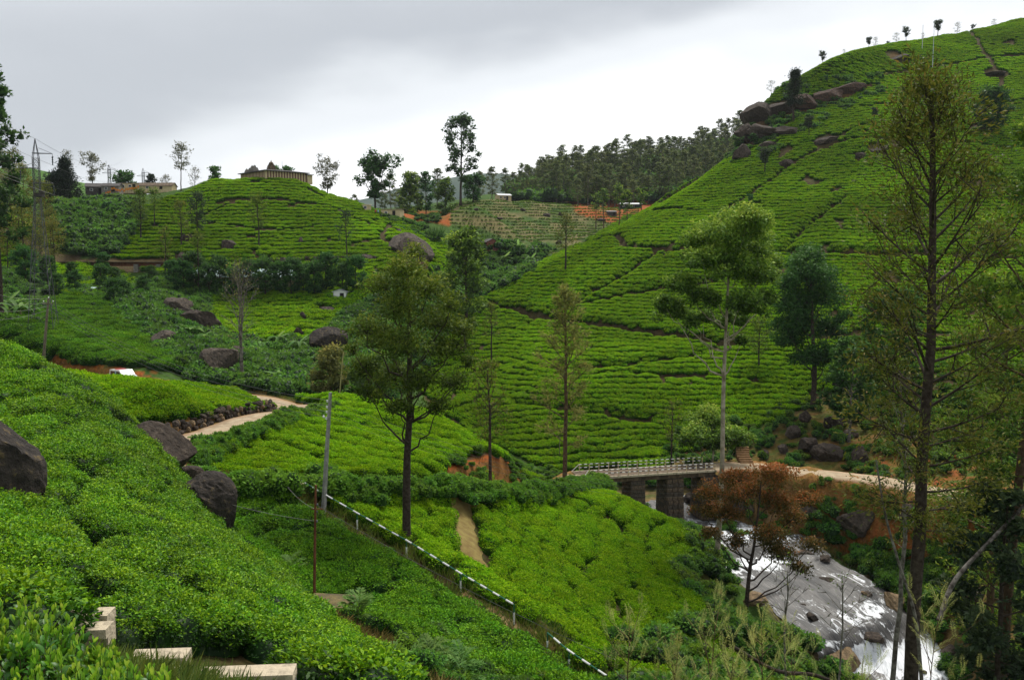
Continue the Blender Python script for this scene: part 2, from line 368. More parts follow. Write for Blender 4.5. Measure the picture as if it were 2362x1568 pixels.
RAIL2_PX = [(1262,1458,42.2),(1312,1500,40.8),(1415,1568,38.6)]
STAIR = [at(u, v, y) - np.array([0, 0, 1.05]) for u, v, y in RAIL_PX + RAIL2_PX]
d, zl, w = carve(np.array(STAIR), 1.3, 2.6, 0.1); w = w * np.clip((polydist(GX, GY, ROAD_A[:, :2])[0] - 2.6) / 1.2, 0, 1); GZ = GZ * (1 - w) + zl * w
# the crest of the big hill: the ground behind it falls away
_su, _sv = [1500, 1600, 1690, 1712, 1726, 1745, 1790, 1840, 1900, 1950, 2000, 2100, 2200, 2300, 2400, 2700], [490, 428, 356, 318, 280, 242, 214, 186, 152, 134, 124, 104, 86, 64, 46, 10]
_u = IW / 2 + FPX * GX / np.maximum(GY, 1); _v = np.interp(_u, _su, _sv); _yc = np.interp(_u, [1500, 1740, 1900, 2361], [232, 266, 290, 325])
_lim = GY * (HOR - _v) / FPX - np.maximum(0, GY - _yc) * 0.45 - 0.3
_m = (_u > 1520) & (GY > 225) & (GY < 420); _s = 2.0
_d = GZ - _lim; GZ = np.where(_m & (GY < _yc + 60), GZ - np.where(_d > 0, _d, 0) , GZ)
LY0, LDT = LM[0], LM[1] - LM[0]
def H(X, Y):
    X = np.asarray(X, float); Y = np.asarray(Y, float)
    a = np.clip((X / (Y + 4) - TH[0]) / (TH[1] - TH[0]), 0, len(TH) - 1.001); b = np.clip((np.log(np.maximum(Y, 2.3) + 4) - LY0) / LDT, 0, len(LM) - 1.001)
    i = a.astype(int); j = b.astype(int); s = a - i; t = b - j
    return (GZ[j, i] * (1 - s) + GZ[j, i + 1] * s) * (1 - t) + (GZ[j + 1, i] * (1 - s) + GZ[j + 1, i + 1] * s) * t
def normal(X, Y, e=0.7):
    gx = (H(X + e, Y) - H(X - e, Y)) / (2 * e); gy = (H(X, Y + e) - H(X, Y - e)) / (2 * e)
    n = np.stack([-gx, -gy, np.ones_like(gx)], -1); return n / np.linalg.norm(n, axis=-1, keepdims=True)
def hit(u, v, y0=3.0, y1=700.0):
    """where the sight line through a picture point first meets the ground between two distances"""
    r = ray(u, v); Y = np.exp(np.linspace(math.log(y0), math.log(y1), 1500)); P = r[None] * (Y / r[1])[:, None]
    g = H(P[:, 0], P[:, 1]); k = np.where(P[:, 2] <= g)[0]
    if len(k) == 0: k = [int(np.argmin(P[:, 2] - g))]
    return np.array([P[k[0], 0], P[k[0], 1], g[k[0]]])
def ground_at(u, Y, dz=0.0):
    """a ground point at distance Y below picture column u"""
    X = (u - IW / 2) / FPX * Y * 1.003
    return np.array([X, Y, float(H(np.array(X), np.array(Y))) + dz])

_k = np.clip(1 - np.abs(dS - 9.5) / 5.0, 0, 1) * (GX > 20); GZ += _k * (0.55 * fbm(GX, GY, 5.5, 4, 31) + 0.2 * fbm(GX, GY, 1.6, 2, 32))
GU, GV = project(np.stack([GX, GY, GZ], -1))
# soil and ground colours by what the ground is
SOIL, GRASS, RED, BROWN, ROCKC, DRY = np.array([0.055,0.038,0.02]), np.array([0.055,0.11,0.018]), np.array([0.27,0.075,0.018]), np.array([0.17,0.115,0.06]), np.array([0.085,0.075,0.068]), np.array([0.19,0.15,0.05])
GC = np.empty(GX.shape + (3,)); GC[:] = GRASS * 0.8
nzz = fbm(GX, GY, 5, 3, 3)[..., None]
GC = GC * (1 + 0.25 * nzz)
def paint(poly, y0, y1, c, a=1.0, nz=0.5, wl=4):
    m = inpoly(GU, GV, poly) & (GY > y0) & (GY < y1)
    k = m[..., None] * np.clip(a + nz * fbm(GX, GY, wl, 3, 9)[..., None], 0, 1); GC[:] = GC * (1 - k) + c * k
paint([(1040,455),(1420,455),(1560,440),(1560,520),(1400,620),(1040,620)], 255, 420, BROWN * 0.8 + GRASS * 0.35, 0.5, 0.9, 14)
paint([(1310,462),(1560,450),(1560,515),(1400,515),(1330,492)], 290, 480, RED, 0.9, 0.5, 20)
paint([(900,480),(1040,490),(1040,520),(900,505)], 230, 360, RED, 0.8, 0.5, 14)
paint([(1900,1000),(2361,1040),(2361,1180),(1960,1120)], 88, 130, RED * 0.8 + SOIL * 0.2, 0.55, 0.8, 3)
paint([(1540,1180),(1600,1180),(1680,1420),(1900,1568),(1640,1568),(1560,1330)], 55, 110, DRY * 0.8 + RED * 0.15, 0.5, 0.8, 3)
paint([(1860,1090),(2361,1180),(2361,1568),(2240,1568),(1900,1240)], 60, 100, RED * 0.22 + SOIL * 0.7 + DRY * 0.2 + GRASS * 0.2, 0.8, 0.5, 3)
paint([(1540,1060),(1960,900),(2100,1000),(2000,1100),(1540,1100)], 98, 140, RED * 0.3 + DRY * 0.5, 0.5, 0.6, 3)
paint([(690,1400),(900,1480),(1290,1440),(1290,1568),(880,1568)], 26, 44, RED * 0.6 + SOIL * 0.5, 0.8, 0.4, 2)
paint([(1020,1062),(1120,1040),(1205,1072),(1225,1115),(1010,1120)], 64, 88, RED, 1.0, 0.25, 3)
slope = np.sqrt(np.gradient(GZ, axis=0) ** 2 / np.gradient(GY, axis=0) ** 2 + (np.gradient(GZ, axis=1) / np.gradient(GX, axis=1)) ** 2)
dA, _ = polydist(GX, GY, ROAD_A[:, :2]); dB, _ = polydist(GX, GY, ROAD_B[:, :2])
k = (np.minimum(dA, dB) < 5.2) & (slope > 0.42); k = (k * np.clip(0.75 + 0.5 * fbm(GX, GY, 3, 3, 4), 0, 1))[..., None]; GC = GC * (1 - k) + RED * k
k = ((np.minimum(dA, dB) < 3.6) * 0.75)[..., None]; GC = GC * (1 - k) + (DRY * 0.6 + RED * 0.4) * k
k = ((dR < 2.6) * 0.8)[..., None]; GC = GC * (1 - k) + np.array([0.12, 0.075, 0.045]) * k
k = (np.clip((STREAM_W + 3.0 - dS) / 2.5, 0, 1) * np.clip(0.75 + 0.5 * fbm(GX, GY, 4, 3, 5), 0, 1))[..., None]; GC = GC * (1 - k) + (np.array([0.24,0.15,0.07]) * (0.85 + 0.3 * fbm(GX, GY, 7, 2, 8)[..., None])) * k

def ground_mat():
    m, n, o = mat('ground_soil'); Ln = n.links.new
    a = n.nodes.new('ShaderNodeAttribute'); a.attribute_name = 'Col'
    ge = n.nodes.new('ShaderNodeNewGeometry')
    n1 = n.nodes.new('ShaderNodeTexNoise'); n1.inputs['Scale'].default_value = 2.2; n1.inputs['Detail'].default_value = 8; n1.inputs['Roughness'].default_value = 0.7
    Ln(ge.outputs['Position'], n1.inputs['Vector'])
    mr = n.nodes.new('ShaderNodeMapRange'); mr.inputs['From Min'].default_value = 0.3; mr.inputs['From Max'].default_value = 0.7; mr.inputs['To Min'].default_value = 0.55; mr.inputs['To Max'].default_value = 1.45
    Ln(n1.outputs[0], mr.inputs[0])
    mx = n.nodes.new('ShaderNodeVectorMath'); mx.operation = 'SCALE'; Ln(a.outputs['Color'], mx.inputs[0]); Ln(mr.outputs[0], mx.inputs['Scale'])
    b = n.nodes.new('ShaderNodeBsdfPrincipled'); b.inputs['Roughness'].default_value = 0.95; b.inputs['Specular IOR Level'].default_value = 0.1
    Ln(mx.outputs[0], b.inputs['Base Color'])
    bp = n.nodes.new('ShaderNodeBump'); bp.inputs['Strength'].default_value = 0.8; bp.inputs['Distance'].default_value = 0.25; Ln(n1.outputs[0], bp.inputs['Height']); Ln(bp.outputs[0], b.inputs['Normal'])
    Ln(b.outputs[0], o.inputs[0]); return m
M_GROUND = ground_mat()
SOILED = []      # tea zones register here so that the soil below them is bare dark earth
def build_terrain():
    nJ, nI = GX.shape; idx = np.arange(nJ * nI).reshape(nJ, nI)
    F = np.stack([idx[:-1, :-1], idx[:-1, 1:], idx[1:, 1:], idx[1:, :-1]], -1).reshape(-1, 4)
    me = new_mesh('terrain', np.stack([GX, GY, GZ], -1), F, True, {'Col': GC.reshape(-1, 3)}, [M_GROUND])
    prop(obj('terrain', me), 'green valley ground rising to tea hills on both sides', 'terrain', kind='structure')
# far country
def ridge_mesh(name, crest, depth, c1, c2, label, scale=0.02, base=-80):
    """a hill as a ridge: crest points (u, v, Y); flanks fall to the front and back"""
    C = smooth_line([tuple(at(*c)) for c in crest], 14); n = len(C); V = []; prof = [(-1.0, 0), (-0.75, 0.22), (-0.5, 0.52), (-0.3, 0.75), (-0.12, 0.94), (0, 1), (0.15, 0.93), (0.5, 0.55), (1.0, 0)]
    for t, hgt in prof:
        z = base + (C[:, 2] - base) * hgt
        j = fbm(C[:, 0], C[:, 1] + t * depth, depth * 0.5, 3, 3) * depth * 0.05 * (0.3 if hgt == 1 else 1)
        V.append(np.stack([C[:, 0], C[:, 1] + t * depth, z + j], -1))
    V = np.array(V); m = len(prof); idx = np.arange(m * n).reshape(m, n)
    F = np.stack([idx[:-1, :-1], idx[:-1, 1:], idx[1:, 1:], idx[1:, :-1]], -1).reshape(-1, 4)
    M_ = solid(name + '_cover', c1, c2, scale, 0.95, coord='Object', spec=0.05, detail=8)
    prop(obj(name, new_mesh(name, V.reshape(-1, 3), F, True, mats=[M_])), label, 'hill', kind='structure')

# ============================================================ SCATTERED PLANTS (stuff)
def leaf_quads(P, D, Nrm, Ln, Wd, tint, fold=0.25):
    """diamond leaves: base P, direction D, facing Nrm"""
    n = len(P); D = D / (np.linalg.norm(D, axis=1, keepdims=True) + 1e-9)
    S = np.cross(D, Nrm); S /= np.linalg.norm(S, axis=1, keepdims=True) + 1e-9
    Up = np.cross(S, D); Ln = np.broadcast_to(Ln, (n,))[:, None]; Wd = np.broadcast_to(Wd, (n,))[:, None]
    m = P + D * Ln * 0.45
    V = np.stack([P, m + S * Wd * 0.5 + Up * Wd * fold, P + D * Ln - Up * Ln * 0.12, m - S * Wd * 0.5 + Up * Wd * fold], 1).reshape(-1, 3)
    F = np.arange(n * 4).reshape(-1, 4)
    return V, F, np.repeat(tint, 4)
def join(parts):
    Vs, Fs, Ts, b = [], [], [], 0
    for V, F, T in parts:
        Vs.append(V); Fs.append(F + b); Ts.append(T); b += len(V)
    return np.concatenate(Vs), np.concatenate(Fs), np.concatenate(Ts)
def dome(R, Hh, k=10, rings=4, tint=0.0, z0=0.0, p=2.6, jit=0.0, rng=RNG):
    V = []
    for j in range(rings + 1):
        t = j / rings; r = R * (1 - t); z = z0 + (Hh - z0) * (1 - (r / R) ** p) ** 0.5
        for i in range(k):
            a = 2 * PI * (i + 0.5 * (j % 2)) / k; q = 1 + jit * rng.uniform(-1, 1)
            V.append((r * q * math.cos(a), r * q * math.sin(a), z * (1 + jit * rng.uniform(-1, 1))))
    F = [(j * k + i, j * k + (i + 1) % k, (j + 1) * k + (i + 1) % k, (j + 1) * k + i) for j in range(rings) for i in range(k)]
    return np.array(V), np.array(F), np.full(len(V), tint)
def rdir(n, rng=RNG):
    d = rng.normal(size=(n, 3)); return d / np.linalg.norm(d, axis=1, keepdims=True)
def tea_bush(name, nleaf, Ll, R, Hh, material, seed, side=0.3):
    rng = np.random.default_rng(seed)
    ns = int(nleaf * side); ntp = nleaf - ns
    a = rng.uniform(0, 2 * PI, ntp); lob = 1 + 0.12 * np.sin(3 * a + seed) + 0.08 * np.sin(5 * a + 2 * seed)
    r = R * np.sqrt(rng.uniform(0, 1, ntp)) * lob
    z = Hh * (1 - np.clip(r / (R * 1.14), 0, 1) ** 5.5) ** 0.6 + rng.normal(0, 0.04, ntp)
    z += 0.05 * np.sin(r * 9 + a * 2 + seed)
    P1 = np.stack([r * np.cos(a), r * np.sin(a), z], 1)
    out = np.stack([np.cos(a) * r / R, np.sin(a) * r / R, np.full(ntp, 0.55)], 1)
    D1 = out + rng.normal(0, 0.65, (ntp, 3)); D1[:, 2] = np.abs(D1[:, 2]) * 0.8
    N1 = np.stack([out[:, 0] * 0.5, out[:, 1] * 0.5, np.ones(ntp)], 1) + rng.normal(0, 0.35, (ntp, 3))
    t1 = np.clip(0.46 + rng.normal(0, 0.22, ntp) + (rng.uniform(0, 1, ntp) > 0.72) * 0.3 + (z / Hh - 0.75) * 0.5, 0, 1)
    a = rng.uniform(0, 2 * PI, ns); zz = Hh * rng.uniform(0.15, 0.85, ns); rr = R * (0.93 + 0.12 * rng.normal(size=ns) * 0.5) * (1 - 0.25 * (zz / Hh < 0.35))
    P2 = np.stack([rr * np.cos(a), rr * np.sin(a), zz], 1); o2 = np.stack([np.cos(a), np.sin(a), np.full(ns, 0.2)], 1)
    D2 = o2 + rng.normal(0, 0.6, (ns, 3)); N2 = o2 + rng.normal(0, 0.4, (ns, 3)) + np.array([0, 0, 0.5])
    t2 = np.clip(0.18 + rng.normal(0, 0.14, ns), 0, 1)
    P = np.concatenate([P1, P2]); sz = Ll * rng.uniform(0.7, 1.25, len(P))
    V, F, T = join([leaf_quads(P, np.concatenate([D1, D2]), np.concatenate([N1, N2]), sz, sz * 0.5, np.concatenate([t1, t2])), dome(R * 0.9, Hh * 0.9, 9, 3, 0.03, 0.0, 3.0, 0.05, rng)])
    return bpy.data.objects.new(name, new_mesh(name, V, F, False, {'tint': T}, [material]))
def shrub(name, nleaf, Ll, R, Hh, material, seed, lw=0.5, lumps=7, droop=0.0):
    """an uneven leafy mass of several lumps"""
    rng = np.random.default_rng(seed); parts = []
    C = rng.normal(0, 0.36 * R, (lumps, 3)); C[:, 2] = Hh * rng.uniform(0.35, 0.75, lumps); rad = R * rng.uniform(0.32, 0.6, lumps)
    k = rng.integers(0, lumps, nleaf); d = rdir(nleaf, rng); d[:, 2] = np.where(d[:, 2] < -0.2, -d[:, 2], d[:, 2])
    rr = rad[k] * rng.uniform(0.72, 1.05, nleaf); P = C[k] + d * rr[:, None] * np.array([1, 1, 0.85]); P[:, 2] = np.maximum(P[:, 2], 0.02)
    D = d + rng.normal(0, 0.6, (nleaf, 3)); D[:, 2] += 0.15 - droop; Nn = d + np.array([0, 0, 0.7]) + rng.normal(0, 0.35, (nleaf, 3))
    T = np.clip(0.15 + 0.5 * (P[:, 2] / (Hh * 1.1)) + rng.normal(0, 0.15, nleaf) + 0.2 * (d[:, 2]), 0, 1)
    sz = Ll * rng.uniform(0.6, 1.3, nleaf)
    parts.append(leaf_quads(P, D, Nn, sz, sz * lw, T))
    for c, q in zip(C, rad):
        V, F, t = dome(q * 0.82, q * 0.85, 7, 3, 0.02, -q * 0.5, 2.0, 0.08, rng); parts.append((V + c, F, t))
    V, F, T = join(parts)
    return bpy.data.objects.new(name, new_mesh(name, V, F, False, {'tint': T}, [material]))
def tuft(name, n, Hh, R, material, seed, w=0.03):
    rng = np.random.default_rng(seed); a = rng.uniform(0, 2 * PI, n); r = R * np.sqrt(rng.uniform(0, 1, n))
    P = np.stack([r * np.cos(a), r * np.sin(a), np.zeros(n)], 1); D = np.stack([np.cos(a) * 0.5, np.sin(a) * 0.5, np.ones(n)], 1) + rng.normal(0, 0.35, (n, 3))
    sz = Hh * rng.uniform(0.5, 1.2, n); V, F, T = leaf_quads(P, D, rdir(n, rng), sz, w * rng.uniform(0.7, 1.3, n), rng.uniform(0.1, 1, n))
    return bpy.data.objects.new(name, new_mesh(name, V, F, False, {'tint': T}, [material]))
def variants(name, objs):
    c = bpy.data.collections.new(name)
    for o in objs: c.objects.link(o)
    return c, len(objs)
def scatter(name, label, cat, P, var, scale=(0.85, 1.2), tilt=0.6, zs=None, kind='stuff'):
    coll, nv = var; n = len(P)
    if n == 0: return None
    nm = normal(P[:, 0], P[:, 1]) * tilt + np.array([0, 0, 1 - tilt]); nm /= np.linalg.norm(nm, axis=1, keepdims=True)
    ry = np.arctan2(nm[:, 0], nm[:, 2]); rx = -np.arcsin(np.clip(nm[:, 1], -1, 1)); 
    me = bpy.data.meshes.new(name); me.vertices.add(n); me.vertices.foreach_set('co', P.astype(np.float32).ravel())
    sc = RNG.uniform(scale[0], scale[1], n); S = np.stack([sc * RNG.uniform(0.9, 1.1, n), sc * RNG.uniform(0.9, 1.1, n), sc * (RNG.uniform(0.85, 1.15, n) if zs is None else zs)], 1)
    for nme, arr in (('rot1', np.stack([rx, ry, np.zeros(n)], 1)), ('rot2', np.stack([np.zeros(n), np.zeros(n), RNG.uniform(0, 2 * PI, n)], 1)), ('scl', S)):
        a = me.attributes.new(nme, 'FLOAT_VECTOR', 'POINT'); a.data.foreach_set('vector', arr.astype(np.float32).ravel())
    a = me.attributes.new('pick', 'INT', 'POINT'); a.data.foreach_set('value', RNG.integers(0, nv, n).astype(np.int32))
    o = obj(name, me); md = o.modifiers.new('plants', 'NODES')
    g = bpy.data.node_groups.new(name + '_nodes', 'GeometryNodeTree')
    g.interface.new_socket('Geometry', in_out='INPUT', socket_type='NodeSocketGeometry'); g.interface.new_socket('Geometry', in_out='OUTPUT', socket_type='NodeSocketGeometry')
    gi = g.nodes.new('NodeGroupInput'); go = g.nodes.new('NodeGroupOutput'); ci = g.nodes.new('GeometryNodeCollectionInfo'); ci.inputs[0].default_value = coll
    ci.inputs['Separate Children'].default_value = True; ci.inputs['Reset Children'].default_value = True
    ip = g.nodes.new('GeometryNodeInstanceOnPoints'); ip.inputs['Pick Instance'].default_value = True
    def attr(nme, t):
        q = g.nodes.new('GeometryNodeInputNamedAttribute'); q.data_type = t; q.inputs['Name'].default_value = nme; return [s for s in q.outputs if s.enabled and s.name == 'Attribute'][0]
    g.links.new(gi.outputs[0], ip.inputs['Points']); g.links.new(ci.outputs[0], ip.inputs['Instance']); g.links.new(attr('pick', 'INT'), ip.inputs['Instance Index'])
    ri = g.nodes.new('GeometryNodeRotateInstances'); ri.inputs['Local Space'].default_value = True
    g.links.new(attr('rot1', 'FLOAT_VECTOR'), ip.inputs['Rotation']); g.links.new(attr('scl', 'FLOAT_VECTOR'), ip.inputs['Scale'])
    g.links.new(ip.outputs[0], ri.inputs['Instances']); g.links.new(attr('rot2', 'FLOAT_VECTOR'), ri.inputs['Rotation']); g.links.new(ri.outputs[0], go.inputs[0])
    md.node_group = g
    return prop(o, label, cat, kind=kind)

def cand(poly, y0, y1, sp, rows=None, snap=0.75, excl=(), paths=(), road=3.4, stream=5.8, jit=0.42, pad=60):
    """candidate plant positions inside a zone; rows: ('z', dz) along contours or ('y', dy, angle)"""
    us = [p[0] for p in poly]; u0, u1 = min(us) - pad, max(us) + pad
    xs = [(u - IW / 2) / FPX * y for u in (u0, u1) for y in (y0, y1)]
    X, Y = np.meshgrid(np.arange(min(xs), max(xs), sp), np.arange(y0, y1, sp)); X = X.ravel(); Y = Y.ravel()
    k = np.abs(X / Y) < 0.72; X, Y = X[k], Y[k]
    X = X + RNG.uniform(-jit, jit, len(X)) * sp; Y = Y + RNG.uniform(-jit, jit, len(Y)) * sp
    if rows:
        e = 0.8
        def phi(x, y):
            if rows[0] == 'z': return H(x, y) + 0.25 * fbm(x, y, 25, 2, 12)
            c, s = math.cos(rows[2]), math.sin(rows[2]); return x * s + y * c + 0.9 * fbm(x, y, 18, 2, 12)
        f = phi(X, Y); gx = (phi(X + e, Y) - phi(X - e, Y)) / (2 * e); gy = (phi(X, Y + e) - phi(X, Y - e)) / (2 * e); g2 = gx * gx + gy * gy + 0.01
        lev = np.round(f / rows[1]) * rows[1]; w = snap
        dx, dy = (lev - f) * gx / g2 * w, (lev - f) * gy / g2 * w; lim = 1.2 * sp; q = np.hypot(dx, dy); sc = np.minimum(1, lim / (q + 1e-6)); X = X + dx * sc; Y = Y + dy * sc
    Z = H(X, Y); P = np.stack([X, Y, Z], 1); U, V = project(P)
    k = inpoly(U, V, poly) & (Y > y0) & (Y < y1)
    for ex in excl: k &= ~inpoly(U, V, ex)
    P = P[k]
    for line, hw in paths:
        d, _ = polydist(P[:, 0], P[:, 1], line); P = P[d > hw]
    if road:
        for ln in (ROAD_A, ROAD_B):
            d, _ = polydist(P[:, 0], P[:, 1], ln[:, :2]); P = P[d > road]
    if stream:
        d, _ = polydist(P[:, 0], P[:, 1], STREAM[:, :2]); P = P[d > stream]
    d, _ = polydist(P[:, 0], P[:, 1], RAILWAY[:, :2]); P = P[d > 2.4]
    for (bx, by, br) in BLOCKERS: P = P[np.hypot(P[:, 0] - bx, P[:, 1] - by) > br]
    return P
BLOCKERS = []
def pathline(pts, y0=100, y1=400): return [tuple(hit(u, v, y0, y1)) for u, v in pts]
def thin(P, n, wl, lo, seed=0):
    """natural gaps: drops plants where a broad noise falls under lo"""
    return P[fbm(P[:, 0], P[:, 1], wl, 3, seed) > lo]

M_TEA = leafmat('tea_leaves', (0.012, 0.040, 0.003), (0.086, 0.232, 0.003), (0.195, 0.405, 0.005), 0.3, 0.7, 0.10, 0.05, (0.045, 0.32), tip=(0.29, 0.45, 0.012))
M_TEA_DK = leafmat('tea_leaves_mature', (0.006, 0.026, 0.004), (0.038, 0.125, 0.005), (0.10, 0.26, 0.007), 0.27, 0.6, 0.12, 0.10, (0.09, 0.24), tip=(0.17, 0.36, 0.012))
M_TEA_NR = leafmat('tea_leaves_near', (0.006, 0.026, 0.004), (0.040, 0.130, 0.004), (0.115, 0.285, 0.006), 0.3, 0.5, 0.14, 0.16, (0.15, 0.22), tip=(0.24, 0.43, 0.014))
M_SCRUB = leafmat('scrub_leaves', (0.012, 0.036, 0.010), (0.055, 0.155, 0.02), (0.125, 0.27, 0.032), 0.3, 0.55, 0.25, 0.15, (0.08, 0.25))
M_SCRUBY = leafmat('scrub_leaves_light', (0.02, 0.05, 0.008), (0.09, 0.19, 0.016), (0.19, 0.32, 0.028), 0.3, 0.55, 0.25, 0.15, (0.1, 0.25))
M_GRASS = leafmat('grass_blades', (0.04, 0.07, 0.012), (0.085, 0.14, 0.018), (0.17, 0.20, 0.035), 0.3, 0.6, 0.25, 0.2)
M_DRYG = leafmat('dry_grass_blades', (0.09, 0.07, 0.02), (0.16, 0.12, 0.035), (0.24, 0.19, 0.06), 0.3, 0.7, 0.25, 0.1)

# tracks between the tea plots on the big hill
PATHS_HILL = [(pathline(p), w) for p, w in [
 ([(1345,558),(1440,567),(1520,573),(1640,576),(1800,580),(1950,582),(2080,586),(2200,588),(2361,592)], 1.35),
 ([(1100,692),(1160,708),(1221,722),(1346,743),(1502,766),(1606,779),(1690,795)], 1.35),
 ([(1950,452),(1900,490),(1850,530),(1805,578)], 0.72),
 ([(1260,722),(1330,695),(1400,658),(1470,612),(1530,575)], 0.72),
 ([(1336,699),(1400,688),(1476,673),(1567,662),(1650,648)], 0.65),
 ([(1333,849),(1420,840),(1520,828),(1621,813)], 0.79),
 ([(1437,862),(1540,864),(1657,866),(1760,880)], 0.65),
 ([(1242,732),(1185,757),(1086,785)], 0.72),
 ([(1190,930),(1330,945),(1500,968)], 0.72),
 ([(2235,70),(2262,115),(2285,145),(2312,180),(2305,205)], 0.94),
 ([(1700,470),(1800,400),(1900,340),(2000,290)], 0.65),
 ([(1880,780),(2000,770),(2150,775),(2361,790)], 0.86),
 ([(1540,570),(1620,525),(1700,470)], 0.58),
 ([(1990,250),(2100,245),(2200,240),(2361,235)], 0.72),
 ([(2000,180),(2100,165),(2250,140),(2361,130)], 0.72),
 ([(1940,330),(2050,325),(2200,330),(2361,345)], 0.58),
 ([(1480,500),(1600,490),(1750,475)], 0.50),
]]
def sink_track(line, half, depth):
    d, _ = polydist(GX, GY, np.asarray(line)[:, :2]); w = np.clip((half + 0.9 - d) / 0.9, 0, 1); GZ[:] = GZ - depth * w * w * (3 - 2 * w)
for _i, _dp in ((0, 1.5), (1, 1.4), (2, 0.9), (3, 0.7), (4, 0.6), (5, 0.9), (6, 0.6), (7, 0.7), (8, 0.8)): sink_track(PATHS_HILL[_i][0], 0.7, _dp)
PATHS_TEMPLE = [(pathline(p, 150, 300), w) for p, w in [
 ([(800,572),(850,560),(885,552)], 0.9), ([(455,515),(480,495),(540,470)], 0.8), ([(500,470),(600,462),(760,480),(850,520)], 0.8), ([(330,530),(480,520),(640,535),(760,520)], 0.7),
 ([(900,520),(880,552),(920,590)], 0.9)]]
PATH_FIELD = smooth_line([tuple(hit(u, v, 45, 90)) for u, v in [(1056,1128),(1062,1170),(1072,1220),(1085,1270),(1100,1310)]], 5)
ROWGAPS = [(pathline(p, 42, 95), w) for p, w in [([(1298,1144),(1361,1173),(1407,1204),(1501,1285)], 0.55), ([(1100,1160),(1200,1230),(1330,1330),(1450,1440)], 0.4), ([(1110,1330),(1180,1385),(1260,1450),(1380,1560)], 0.6)]]

# ============================================================ ROAD, WATER, ROCKS
def road_mat():
    m, n, o = mat('worn_concrete'); Ln = n.links.new
    a = n.nodes.new('ShaderNodeAttribute'); a.attribute_name = 'Col'; ge = n.nodes.new('ShaderNodeNewGeometry')
    n1 = n.nodes.new('ShaderNodeTexNoise'); n1.inputs['Scale'].default_value = 1.3; n1.inputs['Detail'].default_value = 8; n1.inputs['Roughness'].default_value = 0.7; Ln(ge.outputs['Position'], n1.inputs['Vector'])
    r = n.nodes.new('ShaderNodeValToRGB'); r.color_ramp.elements[0].position = 0.3; r.color_ramp.elements[1].position = 0.7; r.color_ramp.elements[0].color = (0.20, 0.15, 0.09, 1); r.color_ramp.elements[1].color = (0.46, 0.38, 0.26, 1)
    Ln(n1.outputs[0], r.inputs[0]); mx = n.nodes.new('ShaderNodeMix'); mx.data_type = 'RGBA'; mx.inputs[7].default_value = (0.30, 0.13, 0.05, 1); Ln(a.outputs['Fac'], mx.inputs[0]); Ln(r.outputs[0], mx.inputs[6])
    b = n.nodes.new('ShaderNodeBsdfPrincipled'); b.inputs['Roughness'].default_value = 0.9; b.inputs['Specular IOR Level'].default_value = 0.2; Ln(mx.outputs[2], b.inputs['Base Color'])
    bp = n.nodes.new('ShaderNodeBump'); bp.inputs['Strength'].default_value = 0.4; bp.inputs['Distance'].default_value = 0.1; Ln(n1.outputs[0], bp.inputs['Height']); Ln(bp.outputs[0], b.inputs['Normal']); Ln(b.outputs[0], o.inputs[0]); return m
M_ROAD = road_mat()
def strip(line, offs, zs):
    d = np.gradient(line, axis=0)[:, :2]; d /= np.linalg.norm(d, axis=1, keepdims=True); nrm = np.stack([-d[:, 1], d[:, 0]], 1)
    V = []
    for o_, z in zip(offs, zs):
        o_ = np.broadcast_to(o_, (len(line),)); V.append(np.concatenate([line[:, :2] + nrm * o_[:, None], line[:, 2:] + np.asarray(z).reshape(-1, 1) * np.ones((len(line), 1))], 1))
    V = np.array(V); m, n = V.shape[:2]; idx = np.arange(m * n).reshape(m, n)
    return V.reshape(-1, 3), np.stack([idx[:-1, :-1], idx[:-1, 1:], idx[1:, 1:], idx[1:, :-1]], -1).reshape(-1, 4)
def densify(L_, step):
    s = np.concatenate([[0], np.cumsum(np.linalg.norm(np.diff(L_, axis=0), axis=1))]); q = np.arange(0, s[-1], step)
    return np.stack([np.interp(q, s, L_[:, i]) for i in range(3)], 1)
for ln, lab in ((ROAD_A, 'pale concrete hairpin road winding between the tea fields'), (ROAD_B, 'pale concrete road running right from the bridge')):
    L2 = densify(ln, 0.8); n = len(L2); jl = 1.95 + 0.14 * np.sin(np.arange(n) * 0.9) * np.sin(np.arange(n) * 0.37)
    V, F = strip(L2, [-jl - 0.12, -jl, -jl * 0.5, jl * 0, jl * 0.5, jl, jl + 0.12], [-0.2, 0.03, 0.05, 0.06, 0.05, 0.03, -0.2])
    dirt = np.repeat([0.9, 0.55, 0.05, 0.2, 0.05, 0.55, 0.9], n) * RNG.uniform(0.5, 1.1, 7 * n)
    prop(obj('road', new_mesh('road', V, F, True, {'Col': np.stack([dirt] * 3, 1)}, [M_ROAD])), lab, 'road', kind='structure')
# foot paths
def footpath(line, hw, c1, c2, lab, lift=0.03):
    L2 = densify(np.asarray(line, float), 0.5); L2[:, 2] = H(L2[:, 0], L2[:, 1]) + lift; w = hw * (1 + 0.15 * np.sin(np.arange(len(L2)) * 1.7))
    V, F = strip(L2, [-w, -w * 0.4, w * 0.4, w], [0, 0.02, 0.02, 0]); V[:, 2] = H(V[:, 0], V[:, 1]) + lift
    prop(obj('path', new_mesh('path', V, F, True, mats=[solid('path_soil', c1, c2, 2.0, 0.95, 0.4, coord='Object')])), lab, 'path', kind='structure')
footpath(PATH_FIELD, 0.8, (0.15, 0.10, 0.03), (0.22, 0.17, 0.05), 'straw coloured footpath climbing through the bright tea field')
footpath(np.array(STAIR)[3:6], 0.8, (0.17, 0.10, 0.04), (0.25, 0.19, 0.08), 'worn earth path below the end of the striped handrail')

